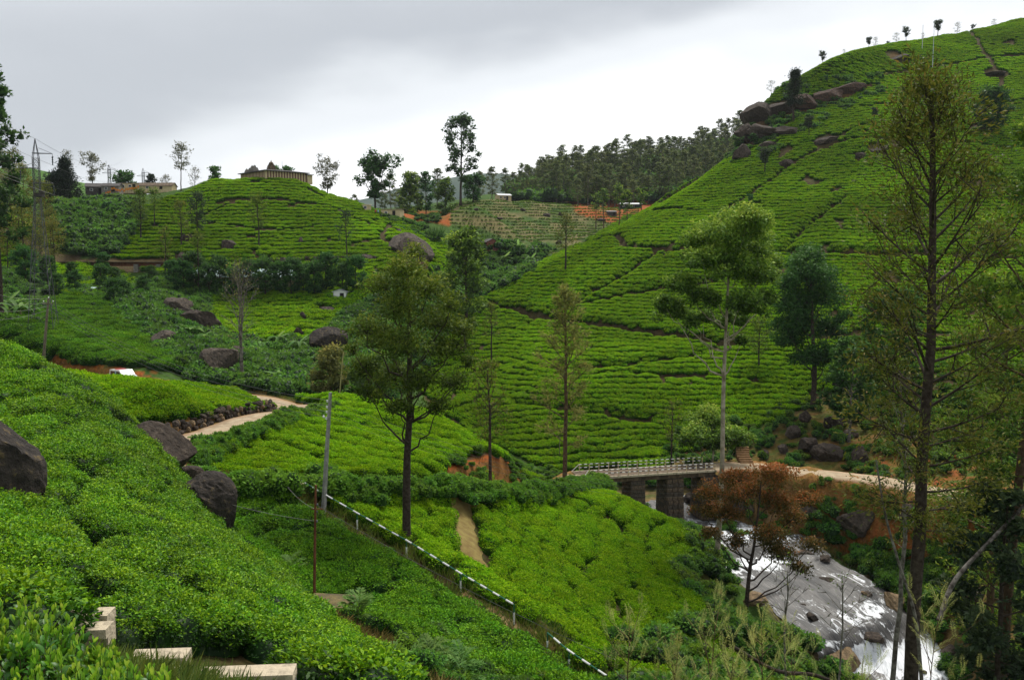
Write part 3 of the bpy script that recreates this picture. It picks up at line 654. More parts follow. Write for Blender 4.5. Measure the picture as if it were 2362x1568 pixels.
# ---- the stream
def water_mat():
    m, n, o = mat('stream_water'); Ln = n.links.new
    def nd(t): return n.nodes.new(t)
    a = nd('ShaderNodeAttribute'); a.attribute_name = 'Col'      # r along, g across, b foam
    sp = nd('ShaderNodeSeparateColor'); Ln(a.outputs['Color'], sp.inputs[0])
    def flow(sx, sy, detail, rough, dist):
        cb = nd('ShaderNodeCombineXYZ')
        for i, k in ((0, sx), (1, sy)):
            q = nd('ShaderNodeMath'); q.operation = 'MULTIPLY'; q.inputs[1].default_value = k; Ln(sp.outputs[i], q.inputs[0]); Ln(q.outputs[0], cb.inputs[i])
        z = nd('ShaderNodeTexNoise'); z.inputs['Scale'].default_value = 1; z.inputs['Detail'].default_value = detail; z.inputs['Roughness'].default_value = rough; z.inputs['Distortion'].default_value = dist; Ln(cb.outputs[0], z.inputs['Vector']); return z.outputs[0]
    def ramp(src, p0, c0, p1, c1):
        r = nd('ShaderNodeValToRGB'); e = r.color_ramp.elements; e[0].position = p0; e[0].color = c0; e[1].position = p1; e[1].color = c1; Ln(src, r.inputs[0]); return r.outputs[0]
    f1 = flow(60, 11, 8, 0.72, 1.4); f2 = flow(70, 60, 6, 0.7, 0.6); f3 = flow(24, 7, 4, 0.55, 0.8)
    ad = nd('ShaderNodeMath'); ad.operation = 'ADD'; Ln(f1, ad.inputs[0]); Ln(sp.outputs[2], ad.inputs[1])
    mm = nd('ShaderNodeMath'); mm.operation = 'MULTIPLY_ADD'; mm.inputs[1].default_value = 0.22; Ln(f2, mm.inputs[0]); Ln(ad.outputs[0], mm.inputs[2])
    fm = ramp(mm.outputs[0], 0.71, (0, 0, 0, 1), 0.80, (1, 1, 1, 1))
    base = ramp(f3, 0.35, (0.032, 0.032, 0.033, 1), 0.68, (0.115, 0.108, 0.10, 1)); st = ramp(f2, 0.36, (0.45, 0.45, 0.46, 1), 0.66, (1.5, 1.5, 1.5, 1))
    mu = nd('ShaderNodeMix'); mu.data_type = 'RGBA'; mu.blend_type = 'MULTIPLY'; mu.inputs[0].default_value = 1; Ln(base, mu.inputs[6]); Ln(st, mu.inputs[7])
    b = nd('ShaderNodeBsdfPrincipled'); b.inputs['Roughness'].default_value = 0.4; b.inputs['Specular IOR Level'].default_value = 0.22; Ln(mu.outputs[2], b.inputs['Base Color'])
    bp = nd('ShaderNodeBump'); bp.inputs['Strength'].default_value = 0.6; bp.inputs['Distance'].default_value = 0.12; Ln(f2, bp.inputs['Height']); Ln(bp.outputs[0], b.inputs['Normal'])
    f = nd('ShaderNodeBsdfPrincipled'); Ln(ramp(f2, 0.3, (0.5, 0.52, 0.55, 1), 0.6, (0.84, 0.86, 0.88, 1)), f.inputs['Base Color']); f.inputs['Roughness'].default_value = 0.8; Ln(bp.outputs[0], f.inputs['Normal'])
    mx = nd('ShaderNodeMixShader'); Ln(fm, mx.inputs[0]); Ln(b.outputs[0], mx.inputs[1]); Ln(f.outputs[0], mx.inputs[2]); Ln(mx.outputs[0], o.inputs[0]); return m
M_WATER = water_mat()
L2 = densify(STREAM, 0.35); n = len(L2); s_ = np.arange(n) * 0.35; tt = np.linspace(-1, 1, 33)
V, F = strip(L2, [t * (STREAM_W + 1.6) for t in tt], [0] * 33)
S2, T2 = np.tile(s_, 33), np.repeat(tt, n); U_, V_ = project(V)
fall = np.exp(-((V_ - 1525) / 44) ** 2) * (U_ > 1960) * 0.40 + np.exp(-((V_ - 1420) / 40) ** 2 - ((U_ - 2010) / 45) ** 2) * 0.32 + np.exp(-((V_ - 1225) / 28) ** 2) * 0.20 + np.exp(-((V_ - 1310) / 16) ** 2) * (U_ < 1800) * 0.2
lump = fbm(S2 * 0.35, T2 * 6, 3.4, 4, 21) * 0.13 + np.abs(fbm(S2, T2 * 5, 1.1, 3, 22)) * 0.2 * (0.5 + 3 * fall)
V[:, 2] += lump - 0.02 - 0.16 * np.clip((V_ - 1478) / 14, 0, 1) * (U_ > 1850) + 0.35 * np.exp(-((V_ - 1545) / 30) ** 2) * np.abs(fbm(S2, T2 * 6, 1.4, 3, 27))
foam = 0.005 + 0.8 * fall + 0.09 * fbm(S2, T2 * 4, 7, 3, 25)
prop(obj('stream', new_mesh('stream', V, F, True, {'Col': np.stack([S2 / 100, (T2 + 1) / 2, foam], 1)}, [M_WATER])), 'grey stream with white water sliding over rock under the bridge', 'stream', kind='structure')

# ---- rocks
def rock_mat(name, c1, c2, c3, spot=0.08):
    m, n, o = mat(name); Ln = n.links.new; tcn = n.nodes.new('ShaderNodeTexCoord')
    n1 = n.nodes.new('ShaderNodeTexNoise'); n1.inputs['Scale'].default_value = 2.6; n1.inputs['Detail'].default_value = 11; n1.inputs['Roughness'].default_value = 0.68; Ln(tcn.outputs['Object'], n1.inputs['Vector'])
    r = n.nodes.new('ShaderNodeValToRGB'); e = r.color_ramp.elements; e[0].position = 0.34; e[0].color = rgb(c1); e[1].position = 0.72; e[1].color = rgb(c3); q = e.new(0.56); q.color = rgb(c2); Ln(n1.outputs[0], r.inputs[0])
    n2 = n.nodes.new('ShaderNodeTexNoise'); n2.inputs['Scale'].default_value = 3.3; n2.inputs['Detail'].default_value = 9; n2.inputs['Roughness'].default_value = 0.75; Ln(tcn.outputs['Object'], n2.inputs['Vector'])
    r2 = n.nodes.new('ShaderNodeValToRGB'); r2.color_ramp.elements[0].position = 0.80 - spot; r2.color_ramp.elements[1].position = 0.82; Ln(n2.outputs[0], r2.inputs[0])
    mx = n.nodes.new('ShaderNodeMix'); mx.data_type = 'RGBA'; Ln(r2.outputs[0], mx.inputs[0]); Ln(r.outputs[0], mx.inputs[6]); mx.inputs[7].default_value = (0.38, 0.37, 0.33, 1)
    b = n.nodes.new('ShaderNodeBsdfPrincipled'); b.inputs['Roughness'].default_value = 0.9; b.inputs['Specular IOR Level'].default_value = 0.25; Ln(mx.outputs[2], b.inputs['Base Color'])
    bp = n.nodes.new('ShaderNodeBump'); bp.inputs['Strength'].default_value = 1.0; bp.inputs['Distance'].default_value = 0.3; Ln(n1.outputs[0], bp.inputs['Height']); Ln(bp.outputs[0], b.inputs['Normal']); Ln(b.outputs[0], o.inputs[0]); return m
R_DARK = rock_mat('dark_gneiss', (0.020, 0.014, 0.010), (0.058, 0.043, 0.032), (0.14, 0.108, 0.078)); R_BROWN = rock_mat('brown_rock', (0.028, 0.022, 0.018), (0.085, 0.066, 0.05), (0.19, 0.14, 0.10), 0.05)
R_TAN = rock_mat('tan_slab', (0.12, 0.085, 0.05), (0.24, 0.165, 0.09), (0.34, 0.24, 0.14), 0.0); R_RED = rock_mat('red_cliff', (0.022, 0.016, 0.013), (0.07, 0.04, 0.026), (0.19, 0.085, 0.04), 0.0)
R_MOSS = rock_mat('mossy_rock', (0.016, 0.014, 0.012), (0.05, 0.04, 0.033), (0.21, 0.15, 0.055), 0.06)
def rock_mesh(name, size, seed, mt, cuts=15, flat=0.0, rough=0.07, kk=(44, 26), blocky=0.75):
    rng = np.random.default_rng(seed); k, m = kk; th = np.linspace(0.02, PI - 0.02, m); ph = np.arange(k) * 2 * PI / k
    T, Pp = np.meshgrid(th, ph, indexing='ij'); P = np.stack([np.sin(T) * np.cos(Pp), np.sin(T) * np.sin(Pp), np.cos(T)], -1).reshape(-1, 3)
    P = np.sign(P) * np.abs(P) ** blocky; P /= np.maximum(1.0, np.abs(P).max()); q = rng.uniform(0, 1.5); c_, s_c = math.cos(q), math.sin(q); P = P @ np.array([[c_, -s_c, 0], [s_c, c_, 0], [0, 0, 1]])
    for i in range(cuts):
        nv = rdir(1, rng)[0]; nv[2] = abs(nv[2]) * (1 if rng.uniform() < 0.7 else -1); dd = rng.uniform(0.55, 0.95); q = P @ nv; ex = np.maximum(0, q - dd); P = P - ex[:, None] * nv * 0.97
    a_, b_ = P[:, 0] + 0.7 * P[:, 2] + seed, P[:, 1] - 0.6 * P[:, 2] + seed * 0.7
    n_ = fbm(a_, b_, 1.1, 4, seed % 7); cr = -np.exp(-(np.abs(fbm(a_, b_, 0.9, 2, 3 + seed % 5)) / 0.06) ** 2) * 0.06
    P = P * (1 + rough * n_ + cr * 0.8)[:, None]
    if flat: P[:, 2] = np.where(P[:, 2] > 0, P[:, 2] * (1 - flat), P[:, 2])
    P = P * np.array(size); idx = np.arange(m * k).reshape(m, k); nx = np.roll(idx, -1, 1)
    F = np.stack([idx[:-1], idx[1:], nx[1:], nx[:-1]], -1).reshape(-1, 4)
    F = [list(f) for f in F] + [list(idx[0])[::-1], list(idx[-1])]
    return new_mesh(name, P, F, False, mats=[mt])
def boulder(label, u, v, wpx, hpx, y0, y1, mt, seed, tilt=(0, 0, 0), depth=1.0, sink=0.35, name='boulder', block=True, flat=0.0, Y=None, group=None, **rk):
    """u, v: the middle of its foot in the picture"""
    b = hit(u, v, y0, y1) if Y is None else at(u, v, Y); sx = wpx / 2 / FPX * b[1]; sz = hpx / FPX * b[1] / (1 + (1 - sink)) * 1.0 + 0.02
    sz = hpx / FPX * b[1] / (2 - sink)
    me = rock_mesh(name, (sx, sx * depth, sz), seed, mt, flat=flat, **rk); o = obj(name, me, None, (b[0], b[1] + sx * depth * 0.3, b[2] + sz * (1 - sink))); o.rotation_euler = tilt
    if block: BLOCKERS.append((b[0], b[1] + sx * depth * 0.3, sx * 0.95))
    return prop(o, label, 'boulder', group)
boulder('huge dark boulder cut off by the left edge on the near tea slope', -25, 1215, 215, 265, 15, 45, R_MOSS, 1, sink=0.15, Y=27.5, depth=0.9, cuts=8, blocky=0.85)
boulder('big rounded brown boulder with white lichen at the foot of the near tea slope', 476, 1238, 150, 150, 30, 50, R_MOSS, 4, sink=0.1, Y=40.0, depth=0.9, cuts=5, blocky=0.92, tilt=(0.1, -0.15, 0.3))
boulder('long slanting dark slab where the near tea slope meets the road', 352, 1075, 205, 92, 30, 60, R_DARK, 3, tilt=(0.1, 0.46, 0.0), sink=0.3, Y=43.5, depth=0.7, cuts=6, blocky=0.9)
boulder('small dark rock tip between the slanting slab and the rounded boulder', 440, 1108, 70, 40, 30, 60, R_DARK, 8, tilt=(0, 0.4, 0), sink=0.3, Y=42.5)
boulder('broad bare rock dome sloping down the right of the temple hill', 945, 588, 112, 44, 170, 260, R_BROWN, 5, tilt=(0.25, 0.42, 0.1), depth=1.1, sink=0.5, cuts=6, blocky=0.95)
boulder('rounded dark boulder under the railway ledge', 667, 637, 70, 46, 160, 200, R_DARK, 6, sink=0.25)
boulder('dark boulder half hidden by a brown shrub right of the rounded one', 733, 632, 52, 40, 160, 200, R_DARK, 7, sink=0.25)
boulder('dark boulder at the end of the railway ledge', 843, 602, 40, 16, 180, 215, R_DARK, 9, sink=0.3)
boulder('upper flat dark boulder in the gully left of the tea plot', 398, 722, 80, 40, 140, 185, R_BROWN, 10, tilt=(0, 0.2, 0), sink=0.3)
boulder('long dark boulder below the upper flat one in the gully', 428, 738, 62, 32, 140, 185, R_DARK, 11, tilt=(0, -0.15, 0), sink=0.3)
boulder('dome boulder behind the banana plant in the gully', 458, 760, 92, 48, 125, 175, R_DARK, 12, sink=0.25)
boulder('brown boulder with a tan top beside the gully path', 372, 800, 74, 38, 115, 160, R_BROWN, 13, sink=0.3)
boulder('low dark rock under the brown gully boulder', 385, 812, 46, 20, 110, 160, R_DARK, 14, sink=0.3)
boulder('large tilted brown boulder in the middle of the gully', 500, 862, 96, 70, 105, 140, R_BROWN, 15, tilt=(0, 0.35, 0), sink=0.2)
boulder('dark boulder right behind the large tilted one', 545, 832, 70, 42, 110, 150, R_DARK, 16, sink=0.3)
boulder('overhanging boulder with dry grass on top left of the tall olive silver oak', 755, 818, 92, 72, 115, 170, R_MOSS, 17, sink=0.2)
boulder('small dark boulder on the lower temple hill left of the bare tree', 430, 558, 38, 20, 180, 240, R_DARK, 18, sink=0.3)
boulder('small standing stone in the middle of the temple hill tea', 693, 562, 16, 16, 180, 240, R_BROWN, 19, sink=0.2)
boulder('shrub capped boulder on the lower left temple hill', 525, 575, 44, 24, 180, 240, R_DARK, 20, sink=0.3)
boulder('boulder at the left start of the railway ledge', 420, 604, 34, 22, 180, 215, R_DARK, 21, sink=0.3)
boulder('flat boulder in the tea plot left of the white hut', 752, 722, 52, 14, 145, 185, R_BROWN, 22, sink=0.4)
boulder('small boulder below the white hut', 697, 738, 15, 22, 145, 185, R_DARK, 23, sink=0.2)
boulder('round boulder lower in the same tea plot', 688, 778, 22, 26, 135, 175, R_DARK, 24, sink=0.2)
boulder('pale small rock on the right side of the temple hill', 918, 538, 20, 12, 190, 260, R_BROWN, 25, sink=0.3)
for i, (u, v, w, h) in enumerate([(1855, 972, 34, 26), (1945, 975, 30, 20), (1925, 990, 46, 34), (1830, 1010, 40, 34), (1870, 1045, 60, 36), (1805, 1045, 32, 26), (1905, 1060, 80, 44), (1960, 1010, 40, 22), (1985, 1062, 50, 34), (1762, 1058, 22, 24)]):
    lab = ['grey boulder at the top of the rocky gully above the road', 'dark stone under the lower deep green tree', 'cracked dark boulder in the rocky gully', 'angular boulder left of the little waterfall', 'wet boulder beside the little waterfall', 'small dark boulder left in the rocky gully', 'broad brown rock right of the little waterfall', 'pale stone above the red road bank', 'red stained rock on the road bank', 'tall dark boulder beside the earth steps'][i]
    boulder(lab, u, v, w, h, 98, 140, R_BROWN if i % 2 else R_DARK, 30 + i, sink=0.3)
for i, (u, v, w, h, y0, y1, mt, tl) in enumerate([(1940, 1552, 150, 70, 60, 84, R_TAN, (0.1, 0.16, 0.3)), (2066, 1408, 80, 44, 70, 92, R_TAN, (0, 0.35, 0.2)), (1640, 1235, 70, 20, 85, 110, R_TAN, (0, 0.1, 0)), (1745, 1400, 60, 40, 66, 90, R_TAN, (0, 0.25, 0)), (2240, 1405, 110, 62, 60, 90, R_DARK, (0, -0.4, 0.3)), (1890, 1255, 54, 18, 80, 100, R_BROWN, (0, 0, 0)), (1985, 1225, 90, 52, 85, 100, R_BROWN, (0, -0.25, 0)), (2100, 1200, 60, 40, 80, 100, R_BROWN, (0, 0, 0)), (1870, 1190, 60, 26, 88, 106, R_BROWN, (0, 0.2, 0)), (1720, 1185, 60, 40, 85, 97, R_BROWN, (0, 0.25, 0)), (1600, 1165, 60, 36, 85, 104, R_DARK, (0, 0, 0)), (2200, 1520, 60, 30, 60, 80, R_DARK, (0, 0, 0)), (1905, 1345, 46, 14, 74, 90, R_DARK, (0, 0.1, 0)), (1800, 1268, 50, 12, 80, 95, R_TAN, (0, 0.1, 0)), (2010, 1482, 70, 22, 68, 84, R_DARK, (0, 0.1, 0)), (1850, 1400, 34, 10, 72, 86, R_DARK, (0, 0, 0)), (2105, 1492, 40, 24, 66, 82, R_DARK, (0, 0, 0)), (1965, 1400, 30, 8, 72, 86, R_BROWN, (0, 0, 0))]):
    lab = ['large tan rock slab beside the white cascade', 'tan wedge of rock right of the smooth stream', 'pale rock shelf in the stream below the bridge', 'orange rock at the foot of the rust red tree', 'long dark leaning rock on the right bank', 'flat brown rock at the stream edge under the rust red tree', 'slanting brown boulder on the bank below the road', 'square brown rock on the bank below the road', 'brown rock under the road beside the rust red tree', 'brown rock on the bank behind the rust red tree', 'dark rock beside the last bridge pier', 'dark wet rock right of the cascade', 'low wet rock in the middle of the smooth stream', 'tan rock hump at the top of the smooth stream', 'dark ledge rock at the lip of the cascade', 'small dark stone in the left half of the stream', 'dark stone at the right end of the cascade lip', 'small brown stone in the right half of the stream'][i]
    boulder(lab, u, v, w, h, y0, y1, mt, 50 + i, tilt=tl, sink=0.35, depth=0.9)
for i, (u, v, w, h) in enumerate([(1206, 487, 16, 7), (1262, 500, 20, 9), (1292, 497, 12, 7), (1388, 510, 26, 7), (1289, 562, 16, 8), (1150, 506, 18, 6), (1098, 485, 14, 6)]):
    boulder(['dark stone high on the brown terraced field', 'largest dark stone on the brown terraced field', 'small dark stone right of the largest one on the terraced field', 'flat dark stone near the red terraces', 'lone dark stone low on the brown terraced field', 'flat stone at the left of the brown terraced field', 'small stone on the left brow of the terraced field'][i], u, v, w, h, 250, 400, R_DARK, 70 + i, sink=0.4)
for i, (u, v, w, h, tl) in enumerate([(1752, 282, 90, 52, 0.0), (1800, 265, 80, 34, -0.12), (1850, 252, 90, 34, -0.15), (1905, 235, 90, 30, -0.2), (1960, 215, 90, 24, -0.25), (1722, 330, 56, 50, 0.1), (1760, 322, 90, 36, 0.0), (1820, 312, 70, 24, 0.0), (1715, 368, 50, 34, 0.1), (1770, 345, 60, 20, -0.1), (2070, 138, 60, 10, -0.3), (1905, 330, 60, 14, -0.2), (1815, 385, 34, 18, -0.2), (2025, 350, 50, 12, -0.2), (2300, 175, 60, 12, 0), (1985, 365, 30, 14, -0.1)]):
    lab = ['overhanging nose of the dark cliff on the hill edge', 'dark cliff block right of the overhanging nose', 'red stained cliff band in the middle of the ledge', 'brown cliff band right of the red stained one', 'thin upper end of the cliff band', 'dark cliff wall under the nose', 'lower dark ledge behind the low shrub trees', 'low ledge under the twin topped conifer', 'lowest dark rock of the cliff end', 'small ledge rock above the forked shade tree', 'bare dark rock patch near the hill crest', 'long dark outcrop in tea right of the shade trees', 'dark boulder in tea on the ridge line', 'flat dark outcrop left of the tall silver oak top', 'flat dark outcrop beside the soil path on the hill', 'small dark outcrop under the flat crowned tree'][i]
    boulder(lab, u, v, w, h, 180, 330, R_RED if i in (2, 3, 4) else R_DARK, 90 + i, tilt=(0, tl, 0), sink=0.4, depth=0.6, name='cliff_rock', block=i > 9)

rs_ = np.random.default_rng(91); SE = densify(STREAM, 1.0); dE = np.gradient(SE, axis=0)[:, :2]; dE /= np.linalg.norm(dE, axis=1, keepdims=True)
EM = [rock_mesh('boulder', (1, 0.85, 0.6), 800 + i, mm) for i, mm in enumerate((R_BROWN, R_DARK, R_TAN, R_DARK))]
for i in range(30):
    j = int(rs_.integers(3, 48)); sd_ = 1 if rs_.uniform() < 0.5 else -1; of = rs_.uniform(3.9, 5.9) if i < 22 else rs_.uniform(0.3, 3.6); p = SE[j, :2] + np.array([-dE[j, 1], dE[j, 0]]) * sd_ * of
    o = obj('boulder', EM[i % 4], None, (p[0], p[1], SE[j, 2] + rs_.uniform(-0.1, 0.12))); q = rs_.uniform(0.35, 1.0) if i < 22 else rs_.uniform(0.25, 0.55); o.scale = (q, q * rs_.uniform(0.7, 1.3), q * rs_.uniform(0.6, 1.0)); o.rotation_euler = (0, rs_.uniform(-0.2, 0.2), rs_.uniform(0, 6.28))
    prop(o, 'small wet boulder along the edge of the stream' if i < 22 else 'small wet boulder in the middle of the running stream', 'boulder', 'boulders along the stream edges' if i < 22 else 'boulders in the running stream')

# little waterfall above the road
wf = MB(); b = hit(1832, 1068, 98, 130)
for k in range(9):
    dx = -0.5 + 0.12 * k + RNG.uniform(-0.04, 0.04); P_ = [b + np.array([dx + 0.06 * math.sin(j * 1.7 + k), 0.45 - 0.1 * j - 0.1 * (j > 2), 1.15 - 0.28 * j * RNG.uniform(0.9, 1.1)]) for j in range(6)]; wf.tube(P_, np.array([0.015, 0.03, 0.025, 0.04, 0.035, 0.06]) * RNG.uniform(0.6, 1.3), 5)
M_FOAM = solid('white_water', (0.62, 0.64, 0.66), (0.85, 0.86, 0.88), 8, 0.7, 0.5)
prop(wf.build('waterfall', M_FOAM, smooth=True), 'thin white waterfall dropping between rocks behind the road', 'waterfall', kind='structure')
TEA_N = variants('tea_near', [tea_bush('tea_bush_near', 1200, 0.085, 0.70, 0.70, M_TEA_NR, i, 0.4) for i in range(4)])
TEA_MB = variants('tea_mid_bright', [tea_bush('tea_bush_mid', 520, 0.12, 0.76, 0.72, M_TEA, 10 + i) for i in range(4)])
TEA_MD = variants('tea_mid_dark', [tea_bush('tea_bush_mid', 520, 0.12, 0.76, 0.72, M_TEA_DK, 20 + i) for i in range(4)])
TEA_F = variants('tea_far', [tea_bush('tea_bush_far', 250, 0.19, 0.74, 0.72, M_TEA, 30 + i, 0.35) for i in range(5)])
TEA_FD = variants('tea_far_dark', [tea_bush('tea_bush_far', 150, 0.24, 0.72, 0.85, M_TEA_DK, 40 + i, 0.4) for i in range(4)])
Z_NEAR = [(-260,790),(0,815),(130,876),(285,965),(300,1010),(420,1130),(545,1285),(700,1420),(920,1620),(880,1700),(-260,1800)]
P = cand(Z_NEAR, 11, 52, 0.46, ('z', 1.0), 0.3, paths=[(pathline(p, 12, 50), 0.5) for p in ([(30,1225),(130,1255),(250,1275)],[(230,1290),(330,1352),(450,1425)],[(350,1385),(420,1432),(520,1482)],[(100,880),(230,965),(290,1050)],[(150,1100),(260,1170),(370,1250)],[(560,1420),(650,1480),(740,1540)],[(60,1330),(180,1390),(300,1440)])], excl=[[(120,1395),(260,1395),(260,1500),(440,1495),(700,1540),(700,1800),(-300,1800),(-300,1560),(100,1560)]], road=0)
P = thin(P, 0, 5, -0.72, 6)
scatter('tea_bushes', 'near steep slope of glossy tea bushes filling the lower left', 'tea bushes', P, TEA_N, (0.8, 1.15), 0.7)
Z_TERR = [(50,845),(300,868),(600,900),(600,930),(560,950),(280,985),(180,930)]
P = cand(Z_TERR, 62, 97, 0.62, ('y', 1.5, 0.3), 0.45, road=2.9)
scatter('tea_bushes', 'level tea terrace between the white van and the pale hairpin road', 'tea bushes', P, TEA_MB, (0.9, 1.25), 0.7)
Z_UP = [(0,740),(140,685),(240,690),(330,755),(400,838),(440,868),(400,856),(30,818),(-60,800)]
P = cand(Z_UP, 103, 158, 0.75, ('z', 0.62), 0.6, road=2.7)
scatter('tea_bushes', 'dark tea slope above the red earth bank behind the van', 'tea bushes', P, TEA_MD, (1.0, 1.4), 0.7)
Z_BOWL = [(395,1035),(560,955),(770,905),(900,930),(1010,955),(1140,1030),(1270,1090),(1250,1120),(400,1130)]
P = cand(Z_BOWL, 59, 93, 0.55, ('y', 1.9, 0.25), 0.62, road=2.9, excl=[[(1022,1064),(1120,1042),(1205,1076),(1225,1115),(1010,1120)]])
scatter('tea_bushes', 'bowl shaped tea field inside the hairpin bend behind the concrete pole', 'tea bushes', P, TEA_MB, (0.75, 1.0), 0.75)
Z_DARK = [(495,1120),(680,1135),(760,1150),(1230,1440),(1210,1475),(1090,1550),(890,1470),(690,1385),(470,1200)]
st = [(STAIR, 1.25)]
P = cand(Z_DARK, 35, 58, 0.5, ('z', 0.62), 0.5, paths=st, road=2.9, excl=[[(690,1385),(810,1395),(810,1470),(690,1450)]])
sd_ = np.array([(p[0] - np.interp(p[1], [s[1] for s in STAIR][::-1], [s[0] for s in STAIR][::-1])) < 0 for p in P]); P = P[sd_]
scatter('tea_bushes', 'dark green tea field on the near side of the striped handrail', 'tea bushes', P, TEA_MD, (0.72, 1.0), 0.7)
Z_BRT = [(760,1120),(1050,1105),(1350,1095),(1400,1125),(1590,1225),(1610,1400),(1740,1640),(1250,1640),(1100,1500),(700,1130)]
P = cand(Z_BRT, 36, 93, 0.5, ('z', 0.8), 0.5, paths=[(PATH_FIELD, 1.2), (STAIR, 0.95)] + ROWGAPS, road=3.0)
sd_ = np.array([(p[0] - np.interp(p[1], [s[1] for s in STAIR][::-1], [s[0] for s in STAIR][::-1])) > 0 for p in P]); P = P[sd_]
scatter('tea_bushes', 'bright green tea field between the striped handrail and the stream', 'tea bushes', P, TEA_MB, (0.72, 0.98), 0.7)
P = cand([(1040,1600),(1060,1568),(1250,1465),(1290,1490),(1400,1640)], 33, 43, 0.5, ('z', 0.8), 0.3, paths=[(STAIR, 0.8)], road=0)
sd_ = np.array([(p[0] - np.interp(p[1], [s[1] for s in STAIR][::-1], [s[0] for s in STAIR][::-1])) < 0 for p in P]); P = P[sd_]
scatter('tea_bushes', 'small rounded tea patch under the lower handrail at the bottom edge', 'tea bushes', P, TEA_MD, (0.85, 1.2), 0.7)
Z_HILL = [(1080,700),(1180,640),(1380,540),(1680,350),(1700,300),(1880,130),(2100,70),(2600,-30),(2600,860),(2060,860),(1930,900),(1850,950),(1560,1050),(1530,1085),(1260,1085),(1000,960),(960,880)]
ROCKY = [[(1690,300),(1720,240),(1800,236),(1900,218),(2010,192),(2015,200),(1950,232),(1870,258),(1800,300),(1770,330),(1690,365)], [(2045,128),(2085,122),(2080,132),(2050,140)], [(1905,905),(2020,880),(2030,1000),(1840,1060),(1820,960)]]
P = cand(Z_HILL, 104, 175, 0.60, ('z', 0.58), 0.60, excl=ROCKY, paths=PATHS_HILL, road=3.2)
P = thin(P, 0, 16, -0.9, 2)
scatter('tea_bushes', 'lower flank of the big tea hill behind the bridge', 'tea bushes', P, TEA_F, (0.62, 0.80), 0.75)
P = cand(Z_HILL, 175, 345, 0.76, ('z', 0.74), 0.6, excl=ROCKY, paths=PATHS_HILL, road=0)
P = thin(P, 0, 22, -0.9, 2)
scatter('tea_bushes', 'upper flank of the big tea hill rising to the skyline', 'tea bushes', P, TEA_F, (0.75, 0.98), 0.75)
Z_TEMPLE = [(430,445),(520,405),(700,405),(770,450),(930,512),(1050,580),(1050,640),(860,712),(830,640),(250,602),(290,545),(320,480)]
P = cand(Z_TEMPLE, 186, 264, 0.76, ('z', 0.92), 0.65, paths=PATHS_TEMPLE, road=0)
scatter('tea_bushes', 'rounded tea hill below the striped temple', 'tea bushes', thin(P, 0, 20, -0.85, 3), TEA_F, (0.78, 1.02), 0.75)
P = np.concatenate([cand(z, a, b, 1.0, ('z', 0.62), 0.65, road=0) for z, a, b in [([(470,690),(840,685),(840,715),(760,795),(560,785),(460,745)], 140, 184), ([(470,648),(880,640),(880,692),(470,694)], 160, 187), ([(250,612),(480,620),(860,612),(860,650),(480,650)], 178, 194), ([(120,610),(260,620),(340,665),(300,700),(130,690)], 140, 195)]])
scatter('tea_bushes', 'olive green tea plots between the railway ledge and the boulders', 'tea bushes', P, TEA_F, (0.9, 1.3), 0.75)
P = cand([(-100,470),(130,530),(140,640),(-100,660)], 170, 236, 1.1, ('z', 0.9), 0.65, road=0)
scatter('tea_bushes', 'tea slope under the thin plantation trees at the left edge', 'tea bushes', thin(P, 0, 18, -0.4, 4), TEA_F, (0.9, 1.35), 0.75)
P = cand([(1960,850),(2600,830),(2600,1100),(2300,1060),(2080,1010),(1980,930)], 95, 140, 1.0, ('z', 0.85), 0.85, road=3.4)
scatter('tea_bushes', 'thin worn tea rows over brown soil right of the dark trees', 'tea bushes', thin(P, 0, 9, -0.25, 8), TEA_FD, (0.6, 1.0), 0.75)
UNDER = SOIL * 0.62 + RED * 0.06 + GRASS * 0.10
for z, a, b in ((Z_NEAR, 11, 52), (Z_TERR, 62, 97), (Z_UP, 103, 158), (Z_BOWL, 59, 93), (Z_DARK, 35, 58), (Z_BRT, 36, 93), (Z_HILL, 104, 345), (Z_TEMPLE, 186, 264), ([(470,690),(840,685),(840,715),(760,795),(560,785),(460,745)], 140, 184), ([(1960,850),(2600,830),(2600,1100),(2300,1060),(2080,1010),(1980,930)], 95, 140)):
    nr = np.minimum(dA, dB); keep = GC.copy(); paint(z, a, b, UNDER, 0.95, 0.3); k_ = (nr < 4.2)[..., None]; GC[:] = np.where(k_, keep, GC)
for z in ROCKY[:2]: paint(z, 180, 340, RED * 0.2 + SOIL * 0.7 + GRASS * 0.15, 0.9, 0.4, 6)
build_terrain()

# ============================================================ TREES
def bark(name, a, b, sc=5): return solid(name, a, b, sc, 0.95, 0.5, spec=0.1)
B_DARK = bark('bark_dark', (0.028, 0.020, 0.016), (0.075, 0.058, 0.046)); B_PALE = bark('bark_pale', (0.16, 0.13, 0.09), (0.42, 0.37, 0.29), 1.6)
B_GREY = bark('bark_lichen', (0.05, 0.04, 0.033), (0.23, 0.21, 0.18), 3.5); B_BROWN = bark('bark_brown', (0.06, 0.038, 0.024), (0.14, 0.09, 0.055))
def lm(n, d, m_, l, t=0.3, tip=None): return leafmat(n, d, m_, l, t, 0.6, 0.14, 0.15, None, tip)
L_OLIVE = lm('leaves_olive', (0.022, 0.048, 0.006), (0.085, 0.155, 0.014), (0.195, 0.275, 0.025), tip=(0.30, 0.31, 0.05))
L_OLIVEB = lm('leaves_olive_brown', (0.026, 0.042, 0.008), (0.095, 0.125, 0.016), (0.19, 0.20, 0.028), tip=(0.27, 0.21, 0.045))
L_FOREST = lm('leaves_wood', (0.045, 0.068, 0.022), (0.12, 0.165, 0.045), (0.22, 0.26, 0.075), tip=(0.29, 0.30, 0.10))
L_YELL = lm('leaves_yellow_green', (0.072, 0.087, 0.022), (0.196, 0.210, 0.043), (0.334, 0.319, 0.080), 0.35, tip=(0.450, 0.362, 0.087))
